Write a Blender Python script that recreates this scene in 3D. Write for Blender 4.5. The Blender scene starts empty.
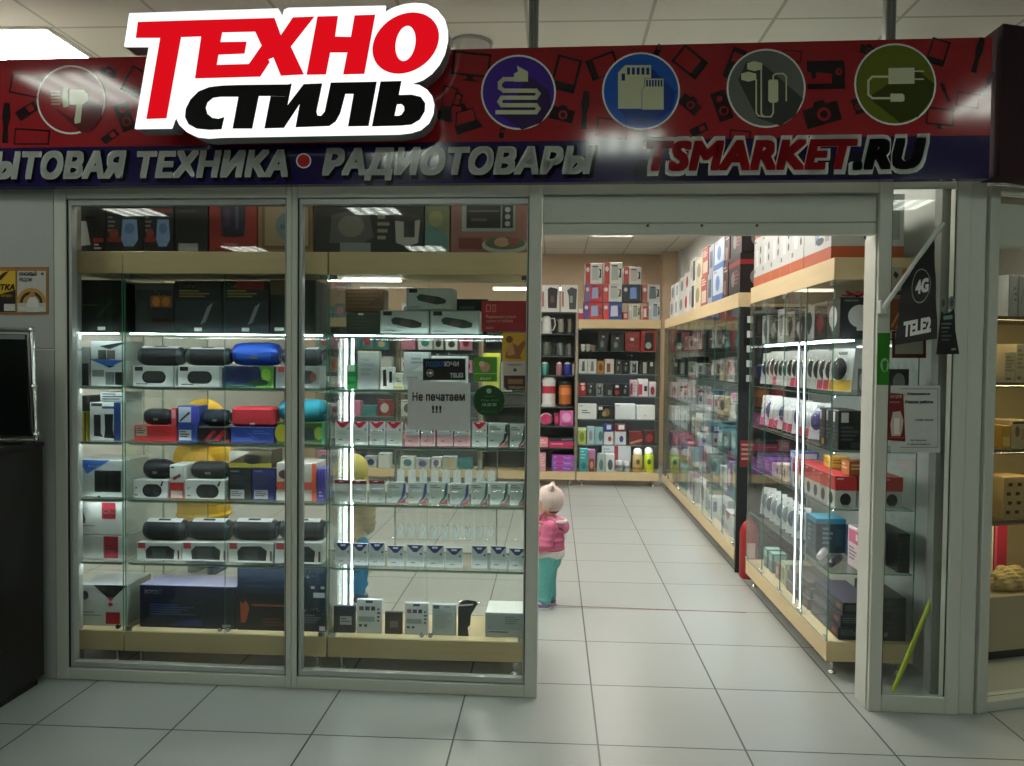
import bpy, bmesh, math, random
from mathutils import Vector, Matrix
SC = bpy.context.scene
COL = SC.collection
R = math.radians
rnd = random.Random(7)

# ---------------------------------------------------------------- camera
F_PX = 785.0
PITCH, YAW, ROLL, CAM_H = R(-1.634), R(3.007), R(.584), 1.58
_fw = Vector((-math.sin(YAW)*math.cos(PITCH), math.cos(YAW)*math.cos(PITCH), math.sin(PITCH)))
_rt = Vector((math.cos(YAW), math.sin(YAW), 0))
_up = _rt.cross(_fw)
_r2 = _rt*math.cos(ROLL) + _up*math.sin(ROLL)
_u2 = -_rt*math.sin(ROLL) + _up*math.cos(ROLL)
EYE = Vector((0, 0, CAM_H))
cam = bpy.data.cameras.new('camera')
cam.sensor_width = 36.0
cam.lens = 36.0*F_PX/1024.0
cam.clip_start, cam.clip_end = .05, 200
cam_ob = bpy.data.objects.new('camera', cam)
COL.objects.link(cam_ob)
cam_ob.matrix_world = Matrix(((_r2.x, _u2.x, -_fw.x, 0), (_r2.y, _u2.y, -_fw.y, 0), (_r2.z, _u2.z, -_fw.z, CAM_H), (0, 0, 0, 1)))
SC.camera = cam_ob

# ---------------------------------------------------------------- world, exposure, light levels
world = bpy.data.worlds.new('world')
SC.world = world
world.use_nodes = True
world.node_tree.nodes['Background'].inputs[0].default_value = (.85, .95, .9, 1)
world.node_tree.nodes['Background'].inputs[1].default_value = .03
SC.view_settings.view_transform = 'Standard'
SC.view_settings.look = 'None'
SC.view_settings.gamma = 1
SC.view_settings.use_curve_mapping = False
SC.view_settings.exposure = 0.0
SC.cycles.transparent_max_bounces = 40
SC.cycles.max_bounces = 10
SC.cycles.glossy_bounces = 5
SC.cycles.sample_clamp_indirect = 6
L_SHOP, L_MALL, L_LED, L_SIGN = 38.0, 11.0, 80.0, 1.2


def ray(px, py):
    return (px-512)/F_PX*_r2 - (py-383)/F_PX*_u2 + _fw


def at(px, py, Y):
    d = ray(px, py)
    return EYE + d*(Y/d.y)


def atx(px, py, X):
    d = ray(px, py)
    return EYE + d*(X/d.x)


# ---------------------------------------------------------------- materials
def lin(h):
    h = h.lstrip('#')
    h = h if len(h) == 6 else ''.join(q+q for q in h)
    c = [int(h[i:i+2], 16)/255 for i in (0, 2, 4)]
    return tuple(x/12.92 if x <= .04045 else ((x+.055)/1.055)**2.4 for x in c) + (1,)


_M = {}


def nodes(name):
    m = bpy.data.materials.new(name)
    m.use_nodes = True
    nt = m.node_tree
    nt.nodes.clear()
    out = nt.nodes.new('ShaderNodeOutputMaterial')
    return m, nt, out


def math_n(nt, op, a, b=None):
    n = nt.nodes.new('ShaderNodeMath')
    n.operation = op
    for i, x in enumerate((a, b)):
        if x is None:
            continue
        if isinstance(x, (int, float)):
            n.inputs[i].default_value = x
        else:
            nt.links.new(x, n.inputs[i])
    return n.outputs[0]


def mat(h, rough=.45, metal=0, coat=0, noise=.06, scale=30):
    """painted, printed or moulded surface: a colour with a little procedural mottling"""
    k = (h, rough, metal, coat, noise, scale)
    if k in _M:
        return _M[k]
    m, nt, out = nodes('surface_'+h.lstrip('#'))
    b = nt.nodes.new('ShaderNodeBsdfPrincipled')
    c = lin(h)
    tc = nt.nodes.new('ShaderNodeTexCoord')
    nz = nt.nodes.new('ShaderNodeTexNoise')
    nz.inputs['Scale'].default_value = scale
    nt.links.new(tc.outputs['Object'], nz.inputs['Vector'])
    mx = nt.nodes.new('ShaderNodeMix')
    mx.data_type = 'RGBA'
    mx.inputs[6].default_value = tuple(x*(1-noise) for x in c[:3]) + (1,)
    mx.inputs[7].default_value = tuple(min(1, x*(1+noise)) for x in c[:3]) + (1,)
    nt.links.new(nz.outputs['Fac'], mx.inputs[0])
    nt.links.new(mx.outputs[2], b.inputs['Base Color'])
    b.inputs['Roughness'].default_value = rough
    b.inputs['Metallic'].default_value = metal
    b.inputs['Coat Weight'].default_value = coat
    nt.links.new(b.outputs[0], out.inputs[0])
    _M[k] = m
    return m


def emis(h, strength, name='lamp_glow', stripes=0):
    k = ('e', h, strength, stripes)
    if k in _M:
        return _M[k]
    m, nt, out = nodes(name)
    e = nt.nodes.new('ShaderNodeEmission')
    e.inputs[0].default_value = lin(h)
    e.inputs[1].default_value = strength
    if stripes:
        tc = nt.nodes.new('ShaderNodeTexCoord')
        sp = nt.nodes.new('ShaderNodeSeparateXYZ')
        nt.links.new(tc.outputs['Object'], sp.inputs[0])
        s = math_n(nt, 'MULTIPLY', sp.outputs[0], 2*math.pi*4/.6)
        s = math_n(nt, 'COSINE', s)
        s = math_n(nt, 'MULTIPLY', s, -.55*strength)
        s = math_n(nt, 'ADD', s, strength)
        nt.links.new(s, e.inputs[1])
    nt.links.new(e.outputs[0], out.inputs[0])
    _M[k] = m
    return m


def glass(name, tint='#f2faf6', refl=1.0, f0=.026):
    """thin clear sheet: lets light through and mirrors by the Fresnel law"""
    k = ('g', name)
    if k in _M:
        return _M[k]
    m, nt, out = nodes(name)
    lw = nt.nodes.new('ShaderNodeLayerWeight')
    lw.inputs[0].default_value = .5
    p = math_n(nt, 'POWER', lw.outputs['Facing'], 5)
    p = math_n(nt, 'MULTIPLY', p, 1-f0)
    p = math_n(nt, 'ADD', p, f0)
    p = math_n(nt, 'MULTIPLY', p, refl)
    t = nt.nodes.new('ShaderNodeBsdfTransparent')
    t.inputs[0].default_value = lin(tint)
    g = nt.nodes.new('ShaderNodeBsdfGlossy')
    g.inputs['Roughness'].default_value = .015
    x = nt.nodes.new('ShaderNodeMixShader')
    nt.links.new(p, x.inputs[0])
    nt.links.new(t.outputs[0], x.inputs[1])
    nt.links.new(g.outputs[0], x.inputs[2])
    nt.links.new(x.outputs[0], out.inputs[0])
    _M[k] = m
    return m


def glass_edge():
    k = 'glass_edge'
    if k in _M:
        return _M[k]
    m, nt, out = nodes('glass_edge')
    b = nt.nodes.new('ShaderNodeBsdfPrincipled')
    b.inputs['Base Color'].default_value = lin('#5c9c88')
    b.inputs['Roughness'].default_value = .15
    t = nt.nodes.new('ShaderNodeBsdfTransparent')
    t.inputs[0].default_value = lin('#a8dcc8')
    x = nt.nodes.new('ShaderNodeMixShader')
    x.inputs[0].default_value = .6
    nt.links.new(t.outputs[0], x.inputs[1])
    nt.links.new(b.outputs[0], x.inputs[2])
    nt.links.new(x.outputs[0], out.inputs[0])
    _M[k] = m
    return m


def grid_mat(name, base, joint, step, ox, oy, width, rough, noise=.05):
    m, nt, out = nodes(name)
    b = nt.nodes.new('ShaderNodeBsdfPrincipled')
    g = nt.nodes.new('ShaderNodeNewGeometry')
    sp = nt.nodes.new('ShaderNodeSeparateXYZ')
    nt.links.new(g.outputs['Position'], sp.inputs[0])
    ds, ids = [], []
    for i, o in ((0, ox), (1, oy)):
        a = math_n(nt, 'SUBTRACT', sp.outputs[i], o)
        a = math_n(nt, 'DIVIDE', a, step)
        ids.append(math_n(nt, 'FLOOR', a))
        fr = math_n(nt, 'FRACT', a)
        fr = math_n(nt, 'SUBTRACT', fr, .5)
        fr = math_n(nt, 'ABSOLUTE', fr)
        ds.append(fr)
    d = math_n(nt, 'MAXIMUM', ds[0], ds[1])
    line = math_n(nt, 'GREATER_THAN', d, .5-width/step/2)
    cb = nt.nodes.new('ShaderNodeCombineXYZ')
    nt.links.new(ids[0], cb.inputs[0])
    nt.links.new(ids[1], cb.inputs[1])
    wn = nt.nodes.new('ShaderNodeTexWhiteNoise')
    nt.links.new(cb.outputs[0], wn.inputs['Vector'])
    nz = nt.nodes.new('ShaderNodeTexNoise')
    nz.inputs['Scale'].default_value = 1.5
    nt.links.new(g.outputs['Position'], nz.inputs['Vector'])
    f = math_n(nt, 'MULTIPLY', wn.outputs['Value'], .6)
    f = math_n(nt, 'ADD', f, .2)
    c = lin(base)
    mx = nt.nodes.new('ShaderNodeMix')
    mx.data_type = 'RGBA'
    mx.inputs[6].default_value = tuple(x*(1-noise) for x in c[:3])+(1,)
    mx.inputs[7].default_value = tuple(x*(1+noise) for x in c[:3])+(1,)
    nt.links.new(f, mx.inputs[0])
    m2 = nt.nodes.new('ShaderNodeMix')
    m2.data_type = 'RGBA'
    nt.links.new(line, m2.inputs[0])
    nt.links.new(mx.outputs[2], m2.inputs[6])
    m2.inputs[7].default_value = lin(joint)
    nt.links.new(m2.outputs[2], b.inputs['Base Color'])
    b.inputs['Roughness'].default_value = rough
    nt.links.new(b.outputs[0], out.inputs[0])
    return m


def wood(name, c0, c1, rough=.5, scale=(6, 6, 60)):
    if name in _M:
        return _M[name]
    m, nt, out = nodes(name)
    b = nt.nodes.new('ShaderNodeBsdfPrincipled')
    tc = nt.nodes.new('ShaderNodeTexCoord')
    mp = nt.nodes.new('ShaderNodeMapping')
    mp.inputs['Scale'].default_value = scale
    nt.links.new(tc.outputs['Object'], mp.inputs[0])
    nz = nt.nodes.new('ShaderNodeTexNoise')
    nz.inputs['Scale'].default_value = 1.3
    nz.inputs['Detail'].default_value = 5
    nt.links.new(mp.outputs[0], nz.inputs['Vector'])
    mx = nt.nodes.new('ShaderNodeMix')
    mx.data_type = 'RGBA'
    mx.inputs[6].default_value = lin(c0)
    mx.inputs[7].default_value = lin(c1)
    nt.links.new(nz.outputs['Fac'], mx.inputs[0])
    nt.links.new(mx.outputs[2], b.inputs['Base Color'])
    b.inputs['Roughness'].default_value = rough
    nt.links.new(b.outputs[0], out.inputs[0])
    _M[name] = m
    return m


WOOD = wood('light_maple_board', '#c6b086', '#d6c298', .5, (3, 30, 30))
FRAME = mat('#c2c5ba', .4, noise=.03)
ALU = mat('#9aa09c', .35, .6)
CHROME = mat('#d8dad8', .12, 1)
GLASS = glass('clear_glass', '#fdfefd')
WINDOW = glass('shop_window_glass', '#f7f9f7', 1.1)
EDGE = glass_edge()
WHITE = mat('#e6e8e6')
BLACK = mat('#0c0d0e', .4)
TUBE2 = emis('#f2fdff', 7.0, 'thin_tube_glow')
TUBE = emis('#f2fdff', 16.0, 'led_tube_glow')
LED = emis('#eafcff', L_LED, 'led_strip_glow')


# ---------------------------------------------------------------- mesh builder
def txt_mesh(body, bold=0., shear=0., space=1.0, _c={}):
    k = (body, bold, shear, space)
    if k in _c:
        return _c[k]
    cu = bpy.data.curves.new('lettering', 'FONT')
    cu.body = body
    cu.size = 1
    cu.shear = shear
    cu.space_character = space
    cu.resolution_u = 3
    ob = bpy.data.objects.new('lettering', cu)
    COL.objects.link(ob)
    dg = bpy.context.evaluated_depsgraph_get()
    me = bpy.data.meshes.new_from_object(ob.evaluated_get(dg))
    vs = [(v.co.x, v.co.y) for v in me.vertices]
    fs = [tuple(p.vertices) for p in me.polygons]
    bpy.data.objects.remove(ob)
    bpy.data.curves.remove(cu)
    bpy.data.meshes.remove(me)
    if not vs:
        vs = [(0, 0), (.1, 0), (.1, .1)]
        fs = [(0, 1, 2)]
    if bold:            # heavy weight: the outline laid down again all round at the given distance
        n, b, g = len(vs), list(vs), list(fs)
        m = 16 if bold > .03 else 8
        for i in range(m):
            a = 2*math.pi*i/m
            q = bold/max(abs(math.cos(a)), abs(math.sin(a)))
            vs += [(x+q*math.cos(a), y+q*math.sin(a)) for x, y in b]
            fs += [tuple(j+n*(i+1) for j in f) for f in g]
    x0 = min(v[0] for v in vs)
    x1 = max(v[0] for v in vs)
    _c[k] = (vs, fs, x0, x1)
    return _c[k]


class MB:
    def __init__(s):
        s.v, s.f, s.m, s.s, s.mats = [], [], [], [], []
        s.T = None

    def mi(s, m):
        if isinstance(m, str):
            m = mat(m)
        if m not in s.mats:
            s.mats.append(m)
        return s.mats.index(m)

    def add(s, vs, fs, m, smooth=False):
        n = len(s.v)
        if s.T is not None:
            vs = [tuple(s.T @ Vector(v)) for v in vs]
        s.v += [tuple(v) for v in vs]
        k = s.mi(m)
        for f in fs:
            s.f.append(tuple(n+i for i in f))
            s.m.append(k)
            s.s.append(smooth)
        return s

    def box(s, x0, x1, y0, y1, z0, z1, m, ch=0, edge=None):
        if not ch:
            vs = [(x, y, z) for z in (z0, z1) for y in (y0, y1) for x in (x0, x1)]
            fs = [(0, 2, 3, 1), (4, 5, 7, 6), (0, 1, 5, 4), (1, 3, 7, 5), (3, 2, 6, 7), (2, 0, 4, 6)]
            if edge is None:
                return s.add(vs, fs, m)
            d = (x1-x0, y1-y0, z1-z0)
            ax = d.index(min(d))
            big = {2: (0, 1), 1: (2, 4), 0: (3, 5)}[ax]
            s.add(vs, [fs[i] for i in big], m)
            return s.add(vs, [fs[i] for i in range(6) if i not in big], edge)
        c = ch
        lo, hi = (x0, y0, z0), (x1, y1, z1)
        vs, idx = [], {}
        for sx in (0, 1):
            for sy in (0, 1):
                for sz in (0, 1):
                    sg = (sx, sy, sz)
                    for a in range(3):
                        p = []
                        for b in range(3):
                            e = hi[b] if sg[b] else lo[b]
                            if b != a:
                                e += -c if sg[b] else c
                            p.append(e)
                        idx[sg, a] = len(vs)
                        vs.append(tuple(p))
        fs = []
        for a in range(3):
            b, d = [(1, 2), (2, 0), (0, 1)][a]
            for sa in (0, 1):
                q = []
                for sb, sd in ((0, 0), (1, 0), (1, 1), (0, 1)):
                    g = [0, 0, 0]
                    g[a], g[b], g[d] = sa, sb, sd
                    q.append(idx[tuple(g), a])
                fs.append(tuple(q if sa else q[::-1]))
            for sb in (0, 1):
                for sd in (0, 1):
                    g0, g1 = [0, 0, 0], [0, 0, 0]
                    g0[a], g1[a] = 0, 1
                    g0[b] = g1[b] = sb
                    g0[d] = g1[d] = sd
                    g0, g1 = tuple(g0), tuple(g1)
                    q = [idx[g0, b], idx[g1, b], idx[g1, d], idx[g0, d]]
                    fs.append(tuple(q if sb == sd else q[::-1]))
        for g in [(x, y, z) for x in (0, 1) for y in (0, 1) for z in (0, 1)]:
            q = [idx[g, 0], idx[g, 1], idx[g, 2]]
            fs.append(tuple(q if sum(g) % 2 == 1 else q[::-1]))
        return s.add(vs, fs, m)

    def poly(s, pts, m):
        """flat polygon (may be concave): list of 3-D points"""
        return s.add(pts, [tuple(range(len(pts)))], m)

    def slab(s, pts, off, m, side=None):
        """polygon pts (3-D) extruded by vector off"""
        n = len(pts)
        o = Vector(off)
        vs = [tuple(p) for p in pts] + [tuple(Vector(p)+o) for p in pts]
        s.add(vs, [tuple(range(n)), tuple(range(2*n-1, n-1, -1))], m)
        return s.add(vs, [(i, i+n, (i+1) % n+n, (i+1) % n) for i in range(n)], side or m)

    def tube(s, pts, r, m, n=8, r2=None, caps=True):
        pts = [Vector(p) for p in pts]
        rs = r if isinstance(r, (list, tuple)) else [r]*len(pts)
        vs, fs = [], []
        prev = None
        for i, p in enumerate(pts):
            t = (pts[min(i+1, len(pts)-1)] - pts[max(i-1, 0)]).normalized()
            a = prev if prev is not None else (Vector((0, 0, 1)) if abs(t.z) < .9 else Vector((1, 0, 0)))
            u = (a - t*a.dot(t)).normalized()
            w = t.cross(u)
            prev = u
            for k in range(n):
                an = 2*math.pi*k/n
                vs.append(tuple(p + (u*math.cos(an)+w*math.sin(an))*rs[i]))
        for i in range(len(pts)-1):
            for k in range(n):
                k2 = (k+1) % n
                fs.append((i*n+k, i*n+k2, (i+1)*n+k2, (i+1)*n+k))
        s.add(vs, fs, m, True)
        if caps:
            s.add(vs, [tuple(range(n-1, -1, -1)), tuple(range((len(pts)-1)*n, len(pts)*n))], m)
        return s

    def lathe(s, prof, m, n=20, axis='z', c=(0, 0, 0)):
        """prof: list of (radius, height)"""
        vs, fs = [], []
        for r_, h in prof:
            for k in range(n):
                a = 2*math.pi*k/n
                x, y = r_*math.cos(a), r_*math.sin(a)
                p = {'z': (x, y, h), 'x': (h, x, y), 'y': (y, h, x)}[axis]
                vs.append((p[0]+c[0], p[1]+c[1], p[2]+c[2]))
        for i in range(len(prof)-1):
            for k in range(n):
                k2 = (k+1) % n
                fs.append((i*n+k, i*n+k2, (i+1)*n+k2, (i+1)*n+k))
        s.add(vs, fs, m, True)
        cap = []
        if prof[0][0] > 1e-5:
            cap.append(tuple(range(n-1, -1, -1)))
        if prof[-1][0] > 1e-5:
            cap.append(tuple(range((len(prof)-1)*n, len(prof)*n)))
        if cap:
            s.add(vs, cap, m)
        return s

    def capsule(s, a, b, ra, rb, m, n=14, k=5):
        """ball-swept limb from a to b with radii ra, rb"""
        a, b = Vector(a), Vector(b)
        t = b-a
        L = t.length
        t = t.normalized() if L > 1e-6 else Vector((0, 0, 1))
        pr = []
        for i in range(k+1):
            an = -math.pi/2 + i*math.pi/2/k
            pr.append((max(ra*math.cos(an), 1e-4), ra*math.sin(an)))
        for i in range(k+1):
            an = i*math.pi/2/k
            pr.append((max(rb*math.cos(an), 1e-4), L+rb*math.sin(an)))
        u = t.orthogonal().normalized()
        w = t.cross(u)
        vs, fs = [], []
        for r_, h in pr:
            for j in range(n):
                an = 2*math.pi*j/n
                vs.append(tuple(a+t*h+(u*math.cos(an)+w*math.sin(an))*r_))
        for i in range(len(pr)-1):
            for j in range(n):
                j2 = (j+1) % n
                fs.append((i*n+j, i*n+j2, (i+1)*n+j2, (i+1)*n+j))
        fs += [tuple(range(n-1, -1, -1)), tuple(range((len(pr)-1)*n, len(pr)*n))]
        return s.add(vs, fs, m, True)

    def ball(s, c, r, m, n=14, k=8):
        if isinstance(r, (int, float)):
            r = (r, r, r)
        vs, fs = [], []
        for i in range(k+1):
            an = -math.pi/2+math.pi*i/k
            for j in range(n):
                b = 2*math.pi*j/n
                vs.append((c[0]+r[0]*max(math.cos(an), 1e-3)*math.cos(b), c[1]+r[1]*max(math.cos(an), 1e-3)*math.sin(b), c[2]+r[2]*math.sin(an)))
        for i in range(k):
            for j in range(n):
                j2 = (j+1) % n
                fs.append((i*n+j, i*n+j2, (i+1)*n+j2, (i+1)*n+j))
        fs += [tuple(range(n-1, -1, -1)), tuple(range(k*n, k*n+n))]
        return s.add(vs, fs, m, True)

    def text(s, body, o, ux, uz, size, m, bold=0., shear=0., space=1.0, width=None, align='l'):
        """lettering on the plane through o with directions ux (right), uz (up); size = em height, width = fit to it"""
        vs, fs, x0, x1 = txt_mesh(body, bold, shear, space)
        sx = size if width is None else width/(x1-x0)
        o, ux, uz = Vector(o), Vector(ux), Vector(uz)
        sh = {'l': x0, 'c': (x0+x1)/2, 'r': x1}[align]
        return s.add([o+ux*((x-sh)*sx)+uz*(y*size) for x, y in vs], fs, m)

    def build(s, name, parent=None, loc=None, rot=0., label=None, cat=None, group=None, kind=None, auto=False):
        """link as ONE mesh object; auto: vertices are world ones, put the origin at the base centre"""
        vs = s.v
        if auto:
            xs, ys, zs = zip(*vs)
            loc = ((min(xs)+max(xs))/2, (min(ys)+max(ys))/2, min(zs))
            vs = [(x-loc[0], y-loc[1], z-loc[2]) for x, y, z in vs]
        me = bpy.data.meshes.new(name)
        me.from_pydata(vs, [], s.f)
        for m in s.mats:
            me.materials.append(m)
        me.polygons.foreach_set('material_index', s.m)
        me.polygons.foreach_set('use_smooth', s.s)
        me.update()
        o = bpy.data.objects.new(name, me)
        COL.objects.link(o)
        if parent is not None:
            o.parent = parent
        if loc is not None:
            o.location = loc
        o.rotation_euler.z = rot
        return tag(o, label, cat, group, kind)


def tag(o, label=None, cat=None, group=None, kind=None):
    if label:
        o['label'] = label
    if cat:
        o['category'] = cat
    if group:
        o['group'] = group
    if kind:
        o['kind'] = kind
    return o


def thing(name, label, cat, loc=(0, 0, 0), rot=0., group=None, kind=None):
    o = bpy.data.objects.new(name, None)
    COL.objects.link(o)
    o.empty_display_size = .05
    o.location = loc
    o.rotation_euler.z = rot
    return tag(o, label, cat, group, kind)


def dup(root, loc, rot, label, group=None):
    """a copy of a thing with copies of its parts and sub-parts (mesh data shared)"""
    r_ = root.copy()
    COL.objects.link(r_)
    r_.location = loc
    r_.rotation_euler.z = rot
    tag(r_, label, None, group)
    for ch in root.children:
        c = ch.copy()
        COL.objects.link(c)
        c.parent = r_
        for g in ch.children:
            d = g.copy()
            COL.objects.link(d)
            d.parent = c
    return r_


NTH = 'first second third fourth fifth sixth seventh eighth ninth tenth eleventh twelfth thirteenth fourteenth fifteenth sixteenth seventeenth eighteenth nineteenth twentieth'.split()


def nth(i):
    return NTH[i] if i < 20 else 'twenty-'+NTH[i-20] if i < 29 else 'number %d' % (i+1)


# ---------------------------------------------------------------- boxed goods
_BOX = {}


def pbox_mesh(mb, w, d, h, base, prints=(), side=None, top=None, both=False, ch=.002):
    mb.box(-w/2, w/2, 0, d, 0, h, base, ch)
    faces = [((-w/2, 0, 0), (1, 0, 0), (0, -1, 0), w)]
    if both:
        faces.append(((-w/2, d, 0), (0, -1, 0), (-1, 0, 0), d))
        faces.append(((w/2, 0, 0), (0, 1, 0), (1, 0, 0), d))
    for o, ux, nn, W in faces:
        o, ux, nn = Vector(o), Vector(ux), Vector(nn)
        lay = .0006

        def P(u, v):
            return o+ux*(u*W)+Vector((0, 0, v*h))+nn*lay
        for p in prints:
            k = p[0]
            lay += .0003
            if k == 'r':
                _, u0, v0, u1, v1, c = p
                mb.poly([P(u0, v0), P(u1, v0), P(u1, v1), P(u0, v1)], c)
            elif k == 'p':
                mb.poly([P(*q) for q in p[1]], p[2])
            elif k == 'e':
                _, u, v, ru, rv, c = p
                mb.poly([P(u+ru*math.cos(a), v+rv*math.sin(a)) for a in [2*math.pi*i/18 for i in range(18)]], c)
            elif k == 'c':      # lozenge with round ends
                _, u, v, ru, rv, c = p
                rr = min(rv*h/W, ru*.9)
                pts = []
                for i in range(20):
                    a = 2*math.pi*i/20+.157
                    pts.append(P(u+math.copysign(ru-rr, math.cos(a))+rr*math.cos(a), v+rv*math.sin(a)))
                mb.poly(pts, c)
            elif k == 't':
                _, u, v, sz, body, c = p
                mb.text(body, P(u, v), ux, (0, 0, 1), sz*h, c, .02, 0, 1)
            elif k == 'l':
                _, u0, v0, u1, v1, n, c = p
                st = (v0-v1)/n
                for i in range(n):
                    e = u0+(u1-u0)*(.55+.45*((i*37+11) % 10)/10)
                    mb.poly([P(u0, v0-i*st-st*.5), P(e, v0-i*st-st*.5), P(e, v0-i*st), P(u0, v0-i*st)], c)
    if side:
        for sx in (-1, 1):
            x = sx*(w/2+.0005)
            mb.poly([(x, .003, .003), (x, d-.003, .003), (x, d-.003, h-.003), (x, .003, h-.003)], side)
    if top:
        z = h+.0005
        mb.poly([(-w/2+.003, .003, z), (w/2-.003, .003, z), (w/2-.003, d-.003, z), (-w/2+.003, d-.003, z)], top)
    return mb


def pbox(name, w, d, h, base, prints, loc, rot, label, cat='box', group=None, **kw):
    key = (name, round(w, 3), round(d, 3), round(h, 3), base, repr(prints), repr(kw))
    if key in _BOX:
        o = _BOX[key].copy()
        COL.objects.link(o)
        o.location = loc
        o.rotation_euler.z = rot
        if 'group' in o and not group:
            del o['group']
        return tag(o, label, cat, group)
    o = pbox_mesh(MB(), w, d, h, base, prints, **kw).build(name, None, loc, rot, label, cat, group)
    _BOX[key] = o
    return o

# ================================================================ the room
FY, FSL = 3.636, -1.0           # shop front: y at x = 0, turn in degrees
FROT = R(FSL)
FM = Matrix.Translation((0, FY, 0)) @ Matrix.Rotation(FROT, 4, 'Z')
FI = FM.inverted()


def fu(px, py, d=0.):
    """pixel -> (u, z) on the plane d metres behind the shop front"""
    e, r_ = FI @ EYE, FI.to_3x3() @ ray(px, py)
    p = e + r_*((d-e.y)/r_.y)
    return p.x, p.z


def front(mb, name, label=None, cat=None, kind=None, parent=None, base=None, group=None):
    """build shop-front local geometry (u, d, z); a top-level object gets its origin at its base"""
    if parent is not None:
        b = parent['_base']
        mb.v = [(v[0]-b[0], v[1]-b[1], v[2]-b[2]) for v in mb.v]
        return mb.build(name, parent, None, 0, label, cat, group, kind)
    if base is None:
        xs, ys, zs = zip(*mb.v)
        base = ((min(xs)+max(xs))/2, (min(ys)+max(ys))/2, min(zs))
    mb.v = [(v[0]-base[0], v[1]-base[1], v[2]-base[2]) for v in mb.v]
    return mb.build(name, None, FM @ Vector(base), FROT, label, cat, group, kind)


def front_thing(name, label, cat, base, kind=None, group=None):
    o = thing(name, label, cat, FM @ Vector(base), FROT, group, kind)
    o['_base'] = base
    return o


H_CEIL = 3.25
floor_m = grid_mat('porcelain_floor_tiles', '#9da29e', '#2a2c2b', .6, .2016, 3.208, .008, .3)
MB().box(-8, 7, -7, 12.6, -.1, 0, floor_m).build('floor', auto=True, kind='structure', label='light grey square floor tiles with dark joints')
ceil_m = grid_mat('suspended_ceiling_tiles', '#d2d3c9', '#a3a49b', .6, .451, 3.917, .018, .7, .03)
MB().box(-8, 7, -7, 12.6, H_CEIL, H_CEIL+.1, ceil_m).build('ceiling', auto=True, kind='structure', label='pale suspended ceiling of square tiles')
BEIGE = mat('#b39f86', .8, scale=8)
PALE = mat('#bfc3be', .6, scale=5)
MB().box(-8, 7, 12.35, 12.5, 0, H_CEIL, BEIGE).build('wall_back', auto=True, kind='structure', label='beige back wall of the shop')
MB().box(-4.45, -4.3, 3.9, 12.35, 0, H_CEIL, PALE).build('wall_left', auto=True, kind='structure')
MB().box(1.9, 2.0, 4.34, 12.35, 0, H_CEIL, PALE).box(1.9, 2.0, 3.82, 4.34, 0, 2.9, PALE).build('wall_right', auto=True, kind='structure', label='pale right wall of the shop')
p0, p1 = at(663, 260, 12.0), at(681, 260, 11.7)
MB().box(p0.x, 1.9, 12.0, 12.35, 0, H_CEIL, BEIGE).build('trim_1', auto=True, kind='structure', label='pilaster in the back corner')
MB().box(p1.x, 1.9, 11.7, 11.99, 0, H_CEIL, PALE).build('trim_2', auto=True, kind='structure')
MALL = mat('#4a4742', .7, scale=4)
MB().box(-8, 7, -7.2, -7, 0, H_CEIL, MALL).build('wall_mall', auto=True, kind='structure')
MB().box(-8.2, -8, -7, 12.6, 0, H_CEIL, MALL).build('wall_far_left', auto=True, kind='structure')
MB().box(7, 7.2, -7, 12.6, 0, H_CEIL, MALL).build('wall_far_right', auto=True, kind='structure')

# grey tiled wall left of the shop front
uL0 = fu(55, 430)[0]
jz = fu(40, 349)[1]
mb = MB()
mb.box(-6.5, uL0-.002, 0, .22, 0, jz-.002, mat('#a3a6a1', .55, scale=9), .002)
mb.box(-6.5, uL0-.002, 0, .22, jz+.002, 2.93, mat('#a3a6a1', .55, scale=9), .002)
front(mb, 'wall_front', 'grey panelled wall left of the shop front', kind='structure')

# ---------------------------------------------------------------- shop front frames and panes
U = dict(L0=uL0, L1=fu(67, 430)[0], M0=fu(285.8, 430)[0], M1=fu(297, 430)[0], R0=fu(527, 430)[0], R1=fu(539.5, 430)[0],
         P0=fu(875, 430)[0], P1=fu(887.6, 430)[0], G1=fu(952, 430)[0], C1=fu(982.5, 430)[0])
Z_TOP = 2.46
zt = fu(415, 197)[1]
zb = fu(297, 677)[1]
ztr = fu(925, 188)[1]
zbr = fu(915, 697)[1]


def window(n, u0, u1, z0, z1, a, b, label, depth=.09, bead=True, dr=None, gd=.052):
    """frame from u0 to u1 (posts a and b wide), pane inside"""
    t = front_thing('window_%d' % n, label, None, ((u0+u1)/2, 0, 0), 'structure')
    f = MB()
    f.box(u0, u0+a, 0, depth, 0, Z_TOP, FRAME, .003)
    dr = dr or depth
    f.box(u1-b, u1, 0, dr, 0, Z_TOP, FRAME, .003)
    f.box(u0+a, u1-b, .002, dr, z1, Z_TOP, FRAME, .003)
    f.box(u0+a, u1-b, .002, dr, 0, z0, FRAME, .003)
    front(f, 'frame', parent=t)
    if bead:
        g = MB()
        w = .016
        i0, i1 = u0+a+.004, u1-b-.004
        for x0, x1, zz0, zz1 in ((i0, i0+w, z0+.004, z1-.004), (i1-w*.4, i1, z0+.004, z1-.004), (i0+w, i1-w*.4, z0+.004, z0+.03), (i0+w, i1-w*.4, z1-.03, z1-.004)):
            g.box(x0, x1, .012, .05, zz0, zz1, mat('#b4b9b4', .35, .3), .002)
        front(g, 'glazing_bead', parent=t)
    k = MB().box(u0+a+.002, u1-b-.002, gd, gd+.006, z0+.002, z1-.002, WINDOW, edge=EDGE)
    front(k, 'pane', parent=t)
    gk = MB()
    for x in (u0+a+.0005, u1-b-.0035):
        gk.box(x, x+.003, .004 if bead else .006, .05 if bead else .011, z0+.003, z1-.003, BLACK)
    front(gk, 'gasket', parent=t, label='black rubber gasket')
    return t


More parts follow.
